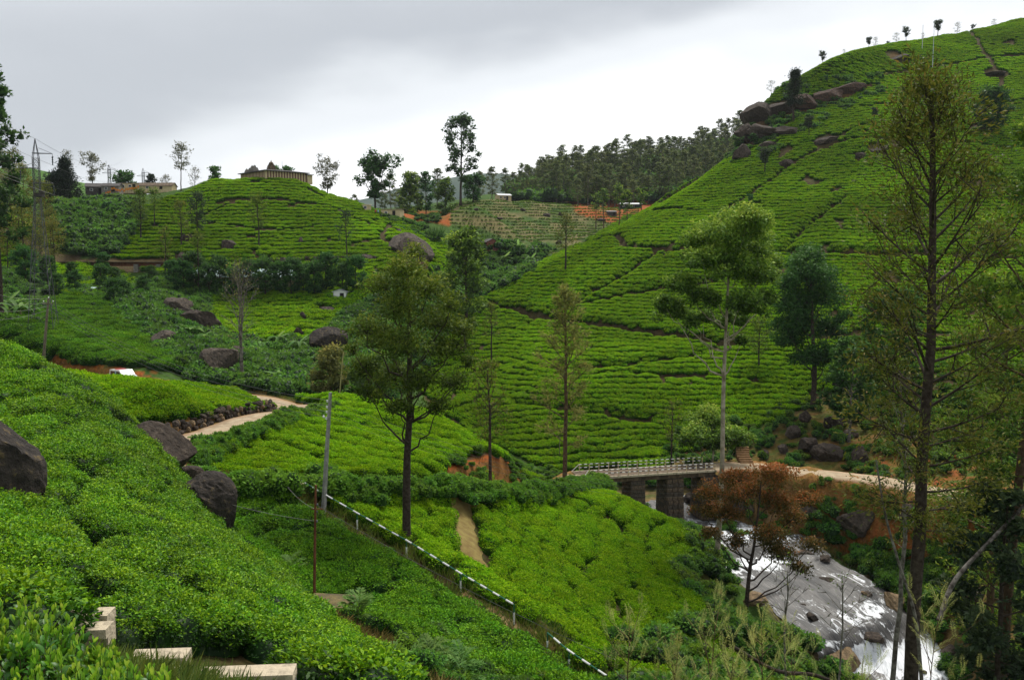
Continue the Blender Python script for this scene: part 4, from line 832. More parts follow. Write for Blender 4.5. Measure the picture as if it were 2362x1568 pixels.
L_EUC = lm('leaves_eucalyptus', (0.024, 0.052, 0.012), (0.095, 0.19, 0.02), (0.22, 0.345, 0.035), tip=(0.34, 0.42, 0.06))
L_DEEP = lm('leaves_deep_green', (0.010, 0.036, 0.009), (0.038, 0.120, 0.020), (0.090, 0.205, 0.034))
L_DUSK = lm('leaves_dusky', (0.014, 0.026, 0.014), (0.043, 0.072, 0.032), (0.087, 0.123, 0.046))
L_RED = lm('leaves_rust', (0.030, 0.034, 0.008), (0.125, 0.095, 0.018), (0.30, 0.115, 0.026), tip=(0.42, 0.14, 0.04))
#(0.032, 0.029, 0.012), (0.123, 0.075, 0.020), (0.275, 0.099, 0.032), tip=(0.392, 0.123, 0.043))
L_GREY = lm('leaves_grey_green', (0.051, 0.061, 0.038), (0.138, 0.145, 0.084), (0.246, 0.246, 0.145))
L_CYP = lm('leaves_cypress', (0.009, 0.017, 0.012), (0.020, 0.038, 0.019), (0.038, 0.061, 0.026), 0.1)
L_PALE = lm('leaves_pale_feather', (0.10, 0.125, 0.03), (0.21, 0.24, 0.06), (0.34, 0.36, 0.10), 0.4, tip=(0.43, 0.42, 0.14))
L_FERN = lm('leaves_fern', (0.022, 0.058, 0.017), (0.080, 0.189, 0.038), (0.174, 0.304, 0.065), 0.35)
L_BANANA = lm('leaves_banana', (0.029, 0.072, 0.022), (0.102, 0.217, 0.043), (0.232, 0.377, 0.102), 0.4)

def env_cone(t): return (0.22 + 0.78 * (1 - t) ** 0.65) if t > 0.1 else 0.8
def env_oval(t): return max(0.2, math.sin(PI * (0.12 + 0.80 * t)) ** 0.8)
def env_top(t): return max(0.22, math.sin(PI * (0.05 + 0.82 * t ** 1.5)))
def env_spire(t): return 0.2 + 0.8 * (1 - t)
ENV = dict(cone=env_cone, oval=env_oval, top=env_top, spire=env_spire)
def grow(Ht, r0, W, seed, h0=0.35, h1=0.98, nprim=26, nsec=4, env='oval', elev=(5, 55), curve=0.15, lean=(0, 0), wob=0.012, nleaf=3000, leaf=0.3, lw=0.35, clump=0.6, flat=0.8, style='feather', limbs=0, limb_h=0.3, limb_spread=0.35, sec_len=0.38, keep=None, bend=0, dome_up=0.25, tboost=0.0, trunk_top=0.97):
    rng = np.random.default_rng(seed); E = ENV[env]; TV = []; TF = []; nb = [0]
    def addtube(P, R, k):
        V, F = tube(P, R, k); TV.append(V); TF.append(F + nb[0]); nb[0] += len(V)
    n = 12; t = np.linspace(0, trunk_top, n)
    wv = np.cumsum(rng.normal(0, wob * Ht, (n, 2)) * 0.6, 0); wv -= wv[0]; wv *= np.minimum(1, t * 3)[:, None]
    TP = np.stack([lean[0] * Ht * t + wv[:, 0] * 0.5 + bend * Ht * np.sin(PI * t) * 0.1, lean[1] * Ht * t + wv[:, 1] * 0.5, Ht * t], 1)
    TR = r0 * ((1 - t * 0.97) ** 0.75) + 0.006 * Ht * 0.3; TR[0] *= 1.25
    axes = [(TP, TR, 0.0)]
    if limbs:
        cut = max(2, int(n * limb_h) + 1); cut = min(cut, n - 1)
        TPc, TRc = TP[:cut + 1], TR[:cut + 1]; addtube(TPc, TRc, 8); axes = []
        a0 = rng.uniform(0, 2 * PI)
        for i in range(limbs):
            a = a0 + 2 * PI * i / limbs + rng.normal(0, 0.3); s = np.linspace(0, 1, 9)[:, None]; top = Ht * trunk_top * rng.uniform(0.8, 1.0); ln = top - TPc[-1, 2]
            out = np.array([math.cos(a), math.sin(a), 0]) * W * limb_spread * rng.uniform(0.7, 1.3)
            Q = TPc[-1] + out * (s ** 0.75) + np.array([0, 0, ln]) * s + np.cumsum(rng.normal(0, 0.012 * Ht, (9, 3)), 0) * np.array([1, 1, 0.2]) * np.minimum(1, s * 3)
            rr = TRc[-1] * 0.72 * (1 - s[:, 0] * 0.9) + 0.01; addtube(Q, rr, 6); axes.append((Q, rr, limb_h))
    else: addtube(TP, TR, 8)
    CL = []          # leaf bearing points: position, direction, weight, height fraction
    ga = rng.uniform(0, 6.28)
    for i in range(nprim):
        f = (i + rng.uniform(0, 1)) / nprim; h = h0 + (h1 - h0) * f
        if keep and not keep(h, rng): continue
        A, AR, hb = axes[rng.integers(0, len(axes))]; zz = A[:, 2]; z = h * Ht
        if z < zz[0]: z = zz[0] + 0.1
        if z > zz[-1]: z = zz[-1] - 0.02 * Ht
        p0 = np.array([np.interp(z, zz, A[:, 0]), np.interp(z, zz, A[:, 1]), z]); rb = float(np.interp(z, zz, AR))
        ga += 2.4 + rng.normal(0, 0.35); el = math.radians(elev[0] + (elev[1] - elev[0]) * f + rng.normal(0, 9))
        ln = W * E(f) * rng.uniform(0.68, 1.12)
        if limbs: ln *= 0.75
        d = np.array([math.cos(ga) * math.cos(el), math.sin(ga) * math.cos(el), math.sin(el)]); s = np.linspace(0, 1, 6)[:, None]
        side = np.cross(d, [0, 0, 1]); Q = p0 + d * ln * s + np.array([0, 0, curve * ln]) * s ** 2 + side * (rng.normal(0, 0.10) * ln) * s ** 2
        addtube(Q, min(rb * 0.55, 0.018 * ln + 0.012) * (1 - s[:, 0] * 0.82), 4)
        td = Q[-1] - Q[-2]; td /= np.linalg.norm(td) + 1e-9; CL.append((Q[-1], td, 1.0, h))
        for j in range(nsec):
            q = 0.3 + 0.65 * (j + rng.uniform(0, 1)) / nsec; b = p0 + d * ln * q + np.array([0, 0, curve * ln]) * q * q + side * 0
            d2 = d + rng.normal(0, 0.62, 3); d2[2] += 0.1; d2 /= np.linalg.norm(d2); l2 = ln * sec_len * rng.uniform(0.6, 1.2) * (1.1 - 0.45 * q)
            Q2 = b + d2 * l2 * np.linspace(0, 1, 4)[:, None] + np.array([0, 0, curve * 0.6 * l2]) * (np.linspace(0, 1, 4)[:, None] ** 2)
            addtube(Q2, (0.008 * ln + 0.008) * np.array([1, 0.75, 0.5, 0.25]), 3)
            CL.append((Q2[-1], d2, 1.0, h)); CL.append((Q2[2], d2, 0.7, h)); CL.append((Q2[1], d2, 0.35, h))
    TVn, TFn = np.concatenate(TV), np.concatenate(TF)
    if nleaf <= 0 or not CL: return (TVn, TFn), None
    C = np.array([c[0] for c in CL]); Dd = np.array([c[1] for c in CL]); w = np.array([c[2] for c in CL]); hh = np.array([c[3] for c in CL])
    if style != 'feather':
        kp = w > 0.9
        if kp.sum() > 150: kp &= rng.uniform(size=len(w)) < 150 / kp.sum()
        C, Dd, w, hh = C[kp], Dd[kp], w[kp], hh[kp]
    cb = rng.normal(0, 0.16, len(C))                      # clump to clump difference
    cs = clump * rng.uniform(0.6, 1.3, len(C)) * (0.6 + 0.4 * w)
    k = rng.choice(len(C), nleaf, p=w / w.sum())
    if style == 'feather':
        off = rng.normal(0, 0.5, (nleaf, 3)) * cs[k][:, None]; off[:, 2] *= flat
        P = C[k] + off + Dd[k] * (rng.uniform(-0.5, 0.5, nleaf) * cs[k])[:, None]
        D = Dd[k] + rng.normal(0, 0.55, (nleaf, 3)); D[:, 2] -= 0.05
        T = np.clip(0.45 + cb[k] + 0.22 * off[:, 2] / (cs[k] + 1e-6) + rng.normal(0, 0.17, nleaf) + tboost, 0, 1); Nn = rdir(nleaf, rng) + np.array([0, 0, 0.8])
    else:
        dd = rdir(nleaf, rng); dd[:, 2] = np.where(dd[:, 2] < -0.35, -dd[:, 2], dd[:, 2]); rr = cs[k] * rng.uniform(0.05, 1.0, nleaf) ** 0.5
        off = dd * rr[:, None]; off[:, 2] = off[:, 2] * flat + dome_up * cs[k] * (1 - (np.hypot(off[:, 0], off[:, 1]) / (cs[k] + 1e-6)) ** 2)
        P = C[k] + off; D = dd + rng.normal(0, 0.7, (nleaf, 3)); D[:, 2] -= 0.1
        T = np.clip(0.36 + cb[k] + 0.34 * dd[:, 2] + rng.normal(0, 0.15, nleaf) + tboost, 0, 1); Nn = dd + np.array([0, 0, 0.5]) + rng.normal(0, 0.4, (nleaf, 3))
    sz = leaf * rng.uniform(0.6, 1.3, nleaf); lv = leaf_quads(P, D, Nn, sz, sz * lw, T)
    if style != 'feather' and nleaf < 9000:
        parts = [lv]
        for c, q in zip(C, cs):
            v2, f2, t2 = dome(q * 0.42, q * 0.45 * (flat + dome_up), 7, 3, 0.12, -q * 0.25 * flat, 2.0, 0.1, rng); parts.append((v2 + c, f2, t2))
        lv = join(parts)
    return (TVn, TFn), lv
def tree_meshes(name, barkm, leafm, **kw):
    (TV, TF), lv = grow(**kw)
    tm = new_mesh(name + '_trunk', TV, TF, True, mats=[barkm])
    cm = new_mesh(name + '_crown', lv[0], lv[1], False, {'tint': lv[2]}, [leafm]) if lv else None
    return tm, cm
def plant(name, label, cat, meshes, base, group=None, rz=0, s=1.0, sz=None):
    r = empty(name, base, label, cat, group, rz, (s, s, s if sz is None else sz))
    obj('trunk', meshes[0], r)
    if meshes[1]: obj('crown', meshes[1], r)
    return r
def ztop(u, v, Y): return at(u, v, Y)[2]
def big(name, label, ub, Yb, vtop, wpx, barkm, leafm, r0, seed, vbase=None, y01=None, **kw):
    """one tree of its own: foot below picture column ub at distance Yb, top at picture height vtop, crown about wpx wide"""
    base = ground_at(ub, Yb) if vbase is None else hit(ub, vbase, *(y01 or (20, 400)))
    Yb = base[1]; Ht = ztop(ub, vtop, Yb) - base[2]; W = wpx / FPX * Yb / 2
    base = base - np.array([0, 0, 0.15])
    return plant(name, label, 'tree', tree_meshes(name, barkm, leafm, Ht=Ht + 0.15, r0=r0, W=W, seed=seed, **kw), base), base, Ht


def lobed(name, label, base, trunk_px, lobes, Y, r0, barkm, leafm, seed, nleaf, leaf, lw, flat=0.8, tint_top=0.0, sub=9, grow_r=1.15):
    """a tree whose boughs end in rounded masses of leaves: lobes are (u, v, radius) as seen, spread in depth round the trunk"""
    rng = np.random.default_rng(seed); px = FPX / Y; T = np.array([at(u, v, Y) for u, v in trunk_px]) - base; T[0] = (0, 0, -0.2); T = smooth_line(T, 5); n = len(T)
    TV, TF, nb = [], [], 0
    def add(P, R, k):
        nonlocal nb
        V, F = tube(P, R, k); TV.append(V); TF.append(F + nb); nb += len(V)
    TR = r0 * (1 - 0.82 * np.linspace(0, 1, n)) ; TR[0] *= 1.3; add(T, TR, 9)
    zmin, zmax = min(at(u, v, Y)[2] for u, v, r in lobes), max(at(u, v, Y)[2] for u, v, r in lobes); parts = []; area = sum(r * r for _, _, r in lobes); halfw = max(abs(at(u, v, Y)[0] - base[0]) for u, v, r in lobes)
    for i, (u, v, r) in enumerate(lobes):
        R = r / px * grow_r; c = at(u, v, Y) - base; ax = np.interp(c[2], T[:, 2], T[:, 0]); off = abs(c[0] - ax)
        c[1] = rng.uniform(-1, 1) * math.sqrt(max(0.1, halfw ** 2 - min(off, halfw) ** 2)) * 0.75
        zj = max(T[2, 2], c[2] - (off + abs(c[1])) * rng.uniform(0.55, 0.95) - 0.4 * R); j = int(np.argmin(np.abs(T[:, 2] - min(zj, T[-1, 2])))); p0 = T[j]
        s = np.linspace(0, 1, 7)[:, None]; bow = np.array([0, 0, -0.12 * np.linalg.norm(c - p0)]); Q = p0 + (c - p0) * s + bow * np.sin(PI * s); Q[1:-1] += rng.normal(0, 0.03 * np.linalg.norm(c - p0), (5, 3)); add(Q, min(TR[j] * 0.6, 0.05 + 0.03 * R) * (1 - 0.75 * s[:, 0]), 5)
        m = max(6, int(1.5 * sub * (0.6 + 0.5 * R))); d = rdir(m, rng); d[:, 2] = np.where(d[:, 2] < -0.3, -d[:, 2], d[:, 2]); S = c + d * R * np.array([0.85, 0.85, 0.85 * flat]) * rng.uniform(0.35, 1.1, (m, 1))
        for q in S: add(np.array([c * 0.85 + Q[-2] * 0.15, (c + q) / 2 + rng.normal(0, 0.05 * R, 3), q]), [0.022, 0.015, 0.006], 3)
        nl = int(nleaf * r * r / area); k = rng.integers(0, m, nl); sr = R * 0.40 * rng.uniform(0.75, 1.25, m)
        dd = rdir(nl, rng); off_ = dd * (sr[k] * rng.uniform(0.05, 1, nl) ** 0.45)[:, None]; off_[:, 2] *= 0.75
        P = S[k] + off_; D = dd * 0.7 + rng.normal(0, 0.7, (nl, 3)); D[:, 2] -= 0.15; Nn = dd + np.array([0, 0, 0.6]) + rng.normal(0, 0.4, (nl, 3)); cb = rng.normal(0, 0.1, m)
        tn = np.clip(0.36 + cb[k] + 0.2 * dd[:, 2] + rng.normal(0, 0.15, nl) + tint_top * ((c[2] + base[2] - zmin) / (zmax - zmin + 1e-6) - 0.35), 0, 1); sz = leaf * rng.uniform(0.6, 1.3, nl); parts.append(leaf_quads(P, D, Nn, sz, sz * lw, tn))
    V, F, Tt = join(parts)
    plant(name, label, 'tree', (new_mesh(name + '_trunk', np.concatenate(TV), np.concatenate(TF), True, mats=[barkm]), new_mesh(name + '_crown', V, F, False, {'tint': Tt}, [leafm])), base)
def foot(u, Y): return ground_at(u, Y) - np.array([0, 0, 0.1])
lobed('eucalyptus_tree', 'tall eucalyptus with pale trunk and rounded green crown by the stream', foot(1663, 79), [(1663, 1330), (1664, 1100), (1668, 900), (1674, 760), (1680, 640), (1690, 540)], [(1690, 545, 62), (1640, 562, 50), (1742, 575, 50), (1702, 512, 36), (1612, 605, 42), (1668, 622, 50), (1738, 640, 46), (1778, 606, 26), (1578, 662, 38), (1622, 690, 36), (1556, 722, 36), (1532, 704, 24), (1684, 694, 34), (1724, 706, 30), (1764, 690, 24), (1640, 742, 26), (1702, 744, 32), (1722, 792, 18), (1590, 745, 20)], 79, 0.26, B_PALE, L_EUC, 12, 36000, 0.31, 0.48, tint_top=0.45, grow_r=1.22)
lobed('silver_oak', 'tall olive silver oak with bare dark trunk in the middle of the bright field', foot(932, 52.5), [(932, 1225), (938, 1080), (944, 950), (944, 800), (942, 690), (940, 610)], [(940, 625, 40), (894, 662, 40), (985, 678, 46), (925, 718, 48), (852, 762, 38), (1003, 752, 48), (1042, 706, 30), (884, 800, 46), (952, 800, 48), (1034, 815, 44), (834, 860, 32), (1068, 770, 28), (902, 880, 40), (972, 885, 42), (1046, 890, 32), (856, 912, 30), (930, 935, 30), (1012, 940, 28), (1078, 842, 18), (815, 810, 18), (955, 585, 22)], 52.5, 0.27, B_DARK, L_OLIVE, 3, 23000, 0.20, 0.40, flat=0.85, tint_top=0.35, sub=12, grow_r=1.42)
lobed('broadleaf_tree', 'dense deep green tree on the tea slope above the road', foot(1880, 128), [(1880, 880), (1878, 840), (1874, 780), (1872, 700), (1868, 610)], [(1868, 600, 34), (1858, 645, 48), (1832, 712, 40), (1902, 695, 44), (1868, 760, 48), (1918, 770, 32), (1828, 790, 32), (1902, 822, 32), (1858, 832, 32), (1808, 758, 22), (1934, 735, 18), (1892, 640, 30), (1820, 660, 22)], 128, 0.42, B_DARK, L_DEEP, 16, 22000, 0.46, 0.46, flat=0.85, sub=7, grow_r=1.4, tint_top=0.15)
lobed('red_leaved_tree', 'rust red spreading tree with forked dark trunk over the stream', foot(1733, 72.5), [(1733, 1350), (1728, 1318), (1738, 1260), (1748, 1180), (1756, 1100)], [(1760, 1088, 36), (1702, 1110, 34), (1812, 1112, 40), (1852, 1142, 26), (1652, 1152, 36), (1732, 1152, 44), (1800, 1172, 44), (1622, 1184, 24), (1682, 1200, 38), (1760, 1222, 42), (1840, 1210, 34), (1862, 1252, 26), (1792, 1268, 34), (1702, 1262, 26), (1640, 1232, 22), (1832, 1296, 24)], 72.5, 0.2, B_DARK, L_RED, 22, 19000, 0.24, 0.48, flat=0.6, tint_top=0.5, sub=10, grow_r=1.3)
# --- the trees that stand out one by one
big('silver_oak', 'slender yellow green silver oak on the crest of the bright tea field', 1304, 84, 672, 190, B_BROWN, L_YELL, 0.2, 5, h0=0.2, h1=0.98, nprim=44, nsec=4, env='cone', elev=(18, 55), curve=0.15, nleaf=6500, leaf=0.30, lw=0.30, clump=0.5, style='feather', sec_len=0.34, keep=lambda h, r: h > 0.55 or r.uniform() < 0.6)
big('silver_oak', 'short brownish silver oak beside the red cut bank', 1130, 73.5, 842, 105, B_DARK, L_OLIVEB, 0.14, 7, h0=0.38, h1=0.98, nprim=26, nsec=4, env='oval', elev=(15, 60), curve=0.2, nleaf=1500, leaf=0.26, lw=0.34, clump=0.45, sec_len=0.4)
big('bare_tree', 'nearly leafless tree with fanned grey twigs beside the banana gully', 555, 107, 600, 150, B_GREY, L_YELL, 0.22, 9, h0=0.36, h1=0.98, nprim=44, nsec=7, env='oval', elev=(30, 68), curve=0.12, nleaf=420, leaf=0.24, lw=0.3, clump=0.5, sec_len=0.5, limbs=3, limb_h=0.28, limb_spread=0.35)
lobed('eucalyptus_sapling', 'low round bright green crown just behind the far end of the bridge rail', foot(1645, 103), [(1645, 1090), (1644, 1050), (1642, 1000), (1642, 960)], [(1640, 985, 40), (1602, 1002, 30), (1684, 1006, 30), (1640, 958, 24), (1704, 1032, 22), (1582, 1022, 18), (1650, 1025, 28)], 103, 0.13, B_PALE, L_EUC, 14, 9000, 0.36, 0.48, tint_top=0.45, grow_r=1.35)
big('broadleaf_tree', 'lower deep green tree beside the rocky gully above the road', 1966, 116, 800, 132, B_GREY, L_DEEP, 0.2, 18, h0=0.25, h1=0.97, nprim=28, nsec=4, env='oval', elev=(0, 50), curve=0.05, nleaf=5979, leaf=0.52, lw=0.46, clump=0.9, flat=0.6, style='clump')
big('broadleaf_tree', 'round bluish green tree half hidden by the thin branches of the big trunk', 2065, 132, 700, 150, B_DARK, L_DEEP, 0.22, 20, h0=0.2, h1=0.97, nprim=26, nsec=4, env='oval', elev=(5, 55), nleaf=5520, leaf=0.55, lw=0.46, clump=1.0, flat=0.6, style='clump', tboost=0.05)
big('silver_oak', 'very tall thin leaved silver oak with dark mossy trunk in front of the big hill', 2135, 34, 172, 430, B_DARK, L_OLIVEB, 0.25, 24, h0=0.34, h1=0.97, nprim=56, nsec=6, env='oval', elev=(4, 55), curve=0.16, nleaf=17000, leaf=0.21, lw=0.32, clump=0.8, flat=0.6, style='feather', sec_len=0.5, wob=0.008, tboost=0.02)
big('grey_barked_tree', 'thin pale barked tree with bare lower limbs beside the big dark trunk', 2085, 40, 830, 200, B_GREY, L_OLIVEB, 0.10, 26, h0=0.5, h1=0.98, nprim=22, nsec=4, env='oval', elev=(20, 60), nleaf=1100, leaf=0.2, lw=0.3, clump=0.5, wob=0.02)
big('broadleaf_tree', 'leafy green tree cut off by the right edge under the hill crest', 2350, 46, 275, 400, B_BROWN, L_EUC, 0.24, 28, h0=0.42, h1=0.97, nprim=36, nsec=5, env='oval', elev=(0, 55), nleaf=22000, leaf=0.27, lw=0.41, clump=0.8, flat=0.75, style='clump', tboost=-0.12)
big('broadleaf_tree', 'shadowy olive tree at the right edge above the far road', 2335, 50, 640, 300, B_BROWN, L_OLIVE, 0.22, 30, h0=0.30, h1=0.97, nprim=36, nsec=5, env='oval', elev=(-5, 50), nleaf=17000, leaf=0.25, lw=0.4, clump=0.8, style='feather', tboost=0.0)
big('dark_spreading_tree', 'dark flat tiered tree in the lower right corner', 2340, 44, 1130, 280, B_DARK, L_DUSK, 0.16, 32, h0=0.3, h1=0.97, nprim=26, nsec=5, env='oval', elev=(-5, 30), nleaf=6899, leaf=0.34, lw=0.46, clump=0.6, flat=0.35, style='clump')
big('broadleaf_tree', 'rounded mid green tree in the gully right of the white hut', 1072, 158, 548, 118, B_DARK, L_EUC, 0.35, 34, h0=0.2, h1=0.97, nprim=32, nsec=4, env='oval', elev=(5, 55), nleaf=5979, leaf=0.65, lw=0.52, clump=1.3, flat=0.7, style='clump', tboost=-0.12)
big('silver_oak', 'sparse olive silver oak on the left spur of the big hill', 1304, 203, 500, 62, B_DARK, L_OLIVEB, 0.2, 36, vbase=630, y01=(150, 260), h0=0.4, h1=0.98, nprim=22, nsec=3, env='cone', elev=(10, 55), nleaf=900, leaf=0.5, lw=0.3, clump=0.8)
big('silver_oak', 'small brown silver oak standing in tea left of the slender yellow tree', 1133, 150, 702, 48, B_DARK, L_OLIVEB, 0.14, 38, vbase=838, y01=(120, 200), h0=0.45, nprim=18, nsec=3, env='cone', elev=(10, 55), nleaf=600, leaf=0.42, lw=0.3, clump=0.6)
big('silver_oak', 'small olive silver oak in tea left of the dense deep green tree', 1752, 138, 748, 88, B_DARK, L_OLIVE, 0.14, 40, h0=0.35, nprim=22, nsec=3, env='oval', elev=(10, 55), nleaf=1300, leaf=0.4, lw=0.3, clump=0.7)
big('silver_oak', 'thin brown silver oak at the left end of the bridge slope', 1553, 113, 930, 70, B_DARK, L_OLIVEB, 0.12, 42, h0=0.3, nprim=18, nsec=3, env='oval', elev=(20, 60), nleaf=500, leaf=0.3, lw=0.3, clump=0.5)
big('leafy_shrub_tree', 'bright olive rounded tree behind the concrete pole and bamboo pole', 760, 101, 832, 105, B_BROWN, L_YELL, 0.12, 44, h0=0.05, h1=0.97, nprim=26, nsec=4, env='oval', elev=(15, 65), nleaf=3400, leaf=0.34, lw=0.4, clump=0.9, style='clump', tboost=-0.15)
big('leafy_shrub_tree', 'dark green thicket tree left of the tall olive silver oak', 850, 100, 850, 120, B_BROWN, L_EUC, 0.12, 46, h0=0.05, h1=0.97, nprim=26, nsec=4, env='oval', elev=(15, 65), nleaf=3400, leaf=0.34, lw=0.4, clump=0.9, style='clump', tboost=-0.25)
# --- along the temple hill and the left skyline
big('silver_oak', 'bushy topped silver oak in the middle of the temple hill', 597, 208, 458, 55, B_DARK, L_OLIVE, 0.17, 50, vbase=572, y01=(180, 260), h0=0.42, nprim=22, nsec=3, env='oval', elev=(15, 65), nleaf=1200, leaf=0.5, lw=0.3, clump=0.8)
big('silver_oak', 'dark dense silver oak on the left shoulder of the temple hill', 462, 214, 450, 42, B_DARK, L_DUSK, 0.17, 52, h0=0.2, nprim=24, nsec=3, env='oval', elev=(5, 55), nleaf=1700, leaf=0.5, lw=0.35, clump=0.9)
big('silver_oak', 'long bare trunked tree rising from the dark hedge trees', 458, 180, 540, 34, B_DARK, L_OLIVE, 0.17, 53, vbase=684, y01=(150, 192), h0=0.75, nprim=12, nsec=3, env='oval', elev=(5, 55), nleaf=500, leaf=0.5, lw=0.35, clump=0.7)
big('silver_oak', 'olive silver oak left of the dark one on the temple hill', 325, 212, 440, 44, B_DARK, L_OLIVE, 0.16, 54, vbase=555, y01=(180, 260), h0=0.35, nprim=22, nsec=3, env='oval', elev=(5, 60), nleaf=1400, leaf=0.5, lw=0.3, clump=0.8)
big('silver_oak', 'thin faint silver oak between two bushier ones on the temple hill', 365, 216, 440, 34, B_DARK, L_OLIVE, 0.13, 55, h0=0.45, nprim=16, nsec=3, env='oval', elev=(5, 60), nleaf=700, leaf=0.5, lw=0.3, clump=0.7)
big('silver_oak', 'brown crowned silver oak near the small dark boulder on the temple hill', 418, 205, 470, 46, B_DARK, L_OLIVEB, 0.15, 56, vbase=572, y01=(180, 250), h0=0.42, nprim=18, nsec=3, env='oval', elev=(5, 60), nleaf=900, leaf=0.5, lw=0.3, clump=0.8)
big('silver_oak', 'sparse dark silver oak on the right side of the temple hill', 801, 193, 490, 58, B_DARK, L_DUSK, 0.14, 58, vbase=606, y01=(175, 240), h0=0.45, nprim=18, nsec=3, env='cone', elev=(5, 60), nleaf=520, leaf=0.5, lw=0.3, clump=0.7)
big('silver_oak', 'small sparse tree in front of the railway ledge left of the bare tree', 382, 186, 530, 42, B_DARK, L_OLIVEB, 0.13, 59, vbase=640, y01=(160, 200), h0=0.4, nprim=18, nsec=3, env='oval', elev=(15, 60), nleaf=420, leaf=0.5, lw=0.3, clump=0.7)
big('silver_oak', 'tall thin skyline tree with one low side branch left of the temple', 428, 243, 337, 40, B_DARK, L_GREY, 0.13, 60, h0=0.45, nprim=20, nsec=3, env='oval', elev=(15, 60), nleaf=900, leaf=0.55, lw=0.4, clump=0.75, wob=0.02)
big('silver_oak', 'open crowned grey skyline tree behind the black sheds', 229, 262, 356, 66, B_DARK, L_GREY, 0.16, 62, h0=0.4, nprim=20, nsec=4, env='top', elev=(10, 60), nleaf=1100, leaf=0.6, lw=0.4, clump=0.8, limbs=2, limb_h=0.35)
big('silver_oak', 'wide open crowned skyline tree right of the temple hill', 761, 262, 381, 76, B_DARK, L_GREY, 0.18, 64, h0=0.35, nprim=24, nsec=4, env='top', elev=(10, 55), nleaf=1800, leaf=0.6, lw=0.4, clump=0.9, limbs=3, limb_h=0.3, limb_spread=0.45)
big('silver_oak', 'faint leafless skyline tree between the thin tree and the temple', 460, 262, 393, 36, B_DARK, L_GREY, 0.1, 66, h0=0.25, nprim=18, nsec=4, env='oval', elev=(25, 65), nleaf=300, leaf=0.5, lw=0.3, clump=0.7)
big('silver_oak', 'faint round skyline shrub tree above the yellow wall', 393, 262, 412, 30, B_DARK, L_GREY, 0.1, 67, h0=0.2, nprim=16, nsec=4, env='oval', elev=(25, 65), nleaf=450, leaf=0.5, lw=0.3, clump=0.8)
big('cypress_tree', 'black green column shaped conifer on the left skyline', 163, 242, 372, 74, B_DARK, L_CYP, 0.3, 68, h0=0.02, h1=0.98, nprim=70, nsec=4, env='spire', elev=(20, 50), nleaf=7000, leaf=0.7, lw=0.3, clump=0.9, flat=1.2, tboost=-0.1)
big('cypress_tree', 'lower black green conifer clump leaning on the dark column conifer', 140, 240, 410, 52, B_DARK, L_CYP, 0.25, 69, h0=0.02, h1=0.98, nprim=44, nsec=4, env='oval', elev=(10, 50), nleaf=3200, leaf=0.7, lw=0.3, clump=1.0, flat=1.1, tboost=-0.1)
big('silver_oak', 'dead grey twiggy tree top behind the column conifer', 170, 256, 352, 40, B_DARK, L_GREY, 0.13, 70, h0=0.4, nprim=18, nsec=4, env='oval', elev=(25, 65), nleaf=500, leaf=0.5, lw=0.3, clump=0.7)
big('eucalyptus_tree', 'tall drooping eucalyptus cut off by the left edge beside the pylon', 6, 122, 150, 150, B_DARK, L_DEEP, 0.25, 71, h0=0.3, h1=0.98, nprim=44, nsec=5, env='cone', elev=(-10, 50), curve=-0.12, nleaf=5979, leaf=0.55, lw=0.46, clump=0.85, flat=1.0, style='clump', tboost=-0.1)
big('silver_oak', 'grey half bare tree right of the drooping eucalyptus', 40, 200, 375, 44, B_DARK, L_GREY, 0.15, 73, h0=0.35, nprim=18, nsec=4, env='oval', elev=(15, 60), nleaf=800, leaf=0.5, lw=0.35, clump=0.8)
big('eucalyptus_tree', 'lone very tall eucalyptus with tiered crown in the middle of the skyline', 1062, 338, 278, 84, B_DARK, L_DEEP, 0.42, 75, vbase=476, y01=(280, 380), h0=0.28, h1=0.97, nprim=34, nsec=4, env='oval', elev=(10, 50), curve=0.22, nleaf=4830, leaf=0.81, lw=0.52, clump=1.45, flat=0.5, style='clump', dome_up=0.35)
big('eucalyptus_tree', 'broad umbrella crowned eucalyptus on the skyline right of the temple hill', 868, 285, 367, 112, B_DARK, L_DEEP, 0.35, 77, h0=0.3, h1=0.97, nprim=32, nsec=4, env='top', elev=(15, 50), curve=0.2, nleaf=4830, leaf=0.78, lw=0.52, clump=1.5, flat=0.5, style='clump', limbs=3, limb_h=0.25, limb_spread=0.5, dome_up=0.35)
big('eucalyptus_tree', 'green pointed eucalyptus right of the umbrella crowned one', 948, 300, 406, 70, B_DARK, L_EUC, 0.3, 79, h0=0.12, h1=0.97, nprim=30, nsec=4, env='cone', elev=(5, 50), nleaf=2989, leaf=0.78, lw=0.52, clump=1.4, flat=0.5, style='clump', tboost=-0.1)
big('eucalyptus_tree', 'slim tufted eucalyptus left of the lone tall eucalyptus', 985, 305, 402, 42, B_DARK, L_DEEP, 0.2, 80, h0=0.35, h1=0.97, nprim=20, nsec=3, env='oval', elev=(10, 50), nleaf=1265, leaf=0.78, lw=0.52, clump=1.1, flat=0.5, style='clump')
big('eucalyptus_tree', 'rounded eucalyptus at the foot of the lone tall eucalyptus', 1028, 318, 421, 52, B_DARK, L_EUC, 0.2, 81, h0=0.15, h1=0.97, nprim=24, nsec=3, env='oval', elev=(10, 50), nleaf=1954, leaf=0.78, lw=0.52, clump=1.2, flat=0.6, style='clump', tboost=-0.15)
big('eucalyptus_tree', 'dark round tree right of the lone tall eucalyptus trunk', 1092, 345, 414, 50, B_DARK, L_DEEP, 0.2, 82, h0=0.1, h1=0.97, nprim=24, nsec=3, env='oval', elev=(10, 50), nleaf=1954, leaf=0.78, lw=0.52, clump=1.3, flat=0.6, style='clump')
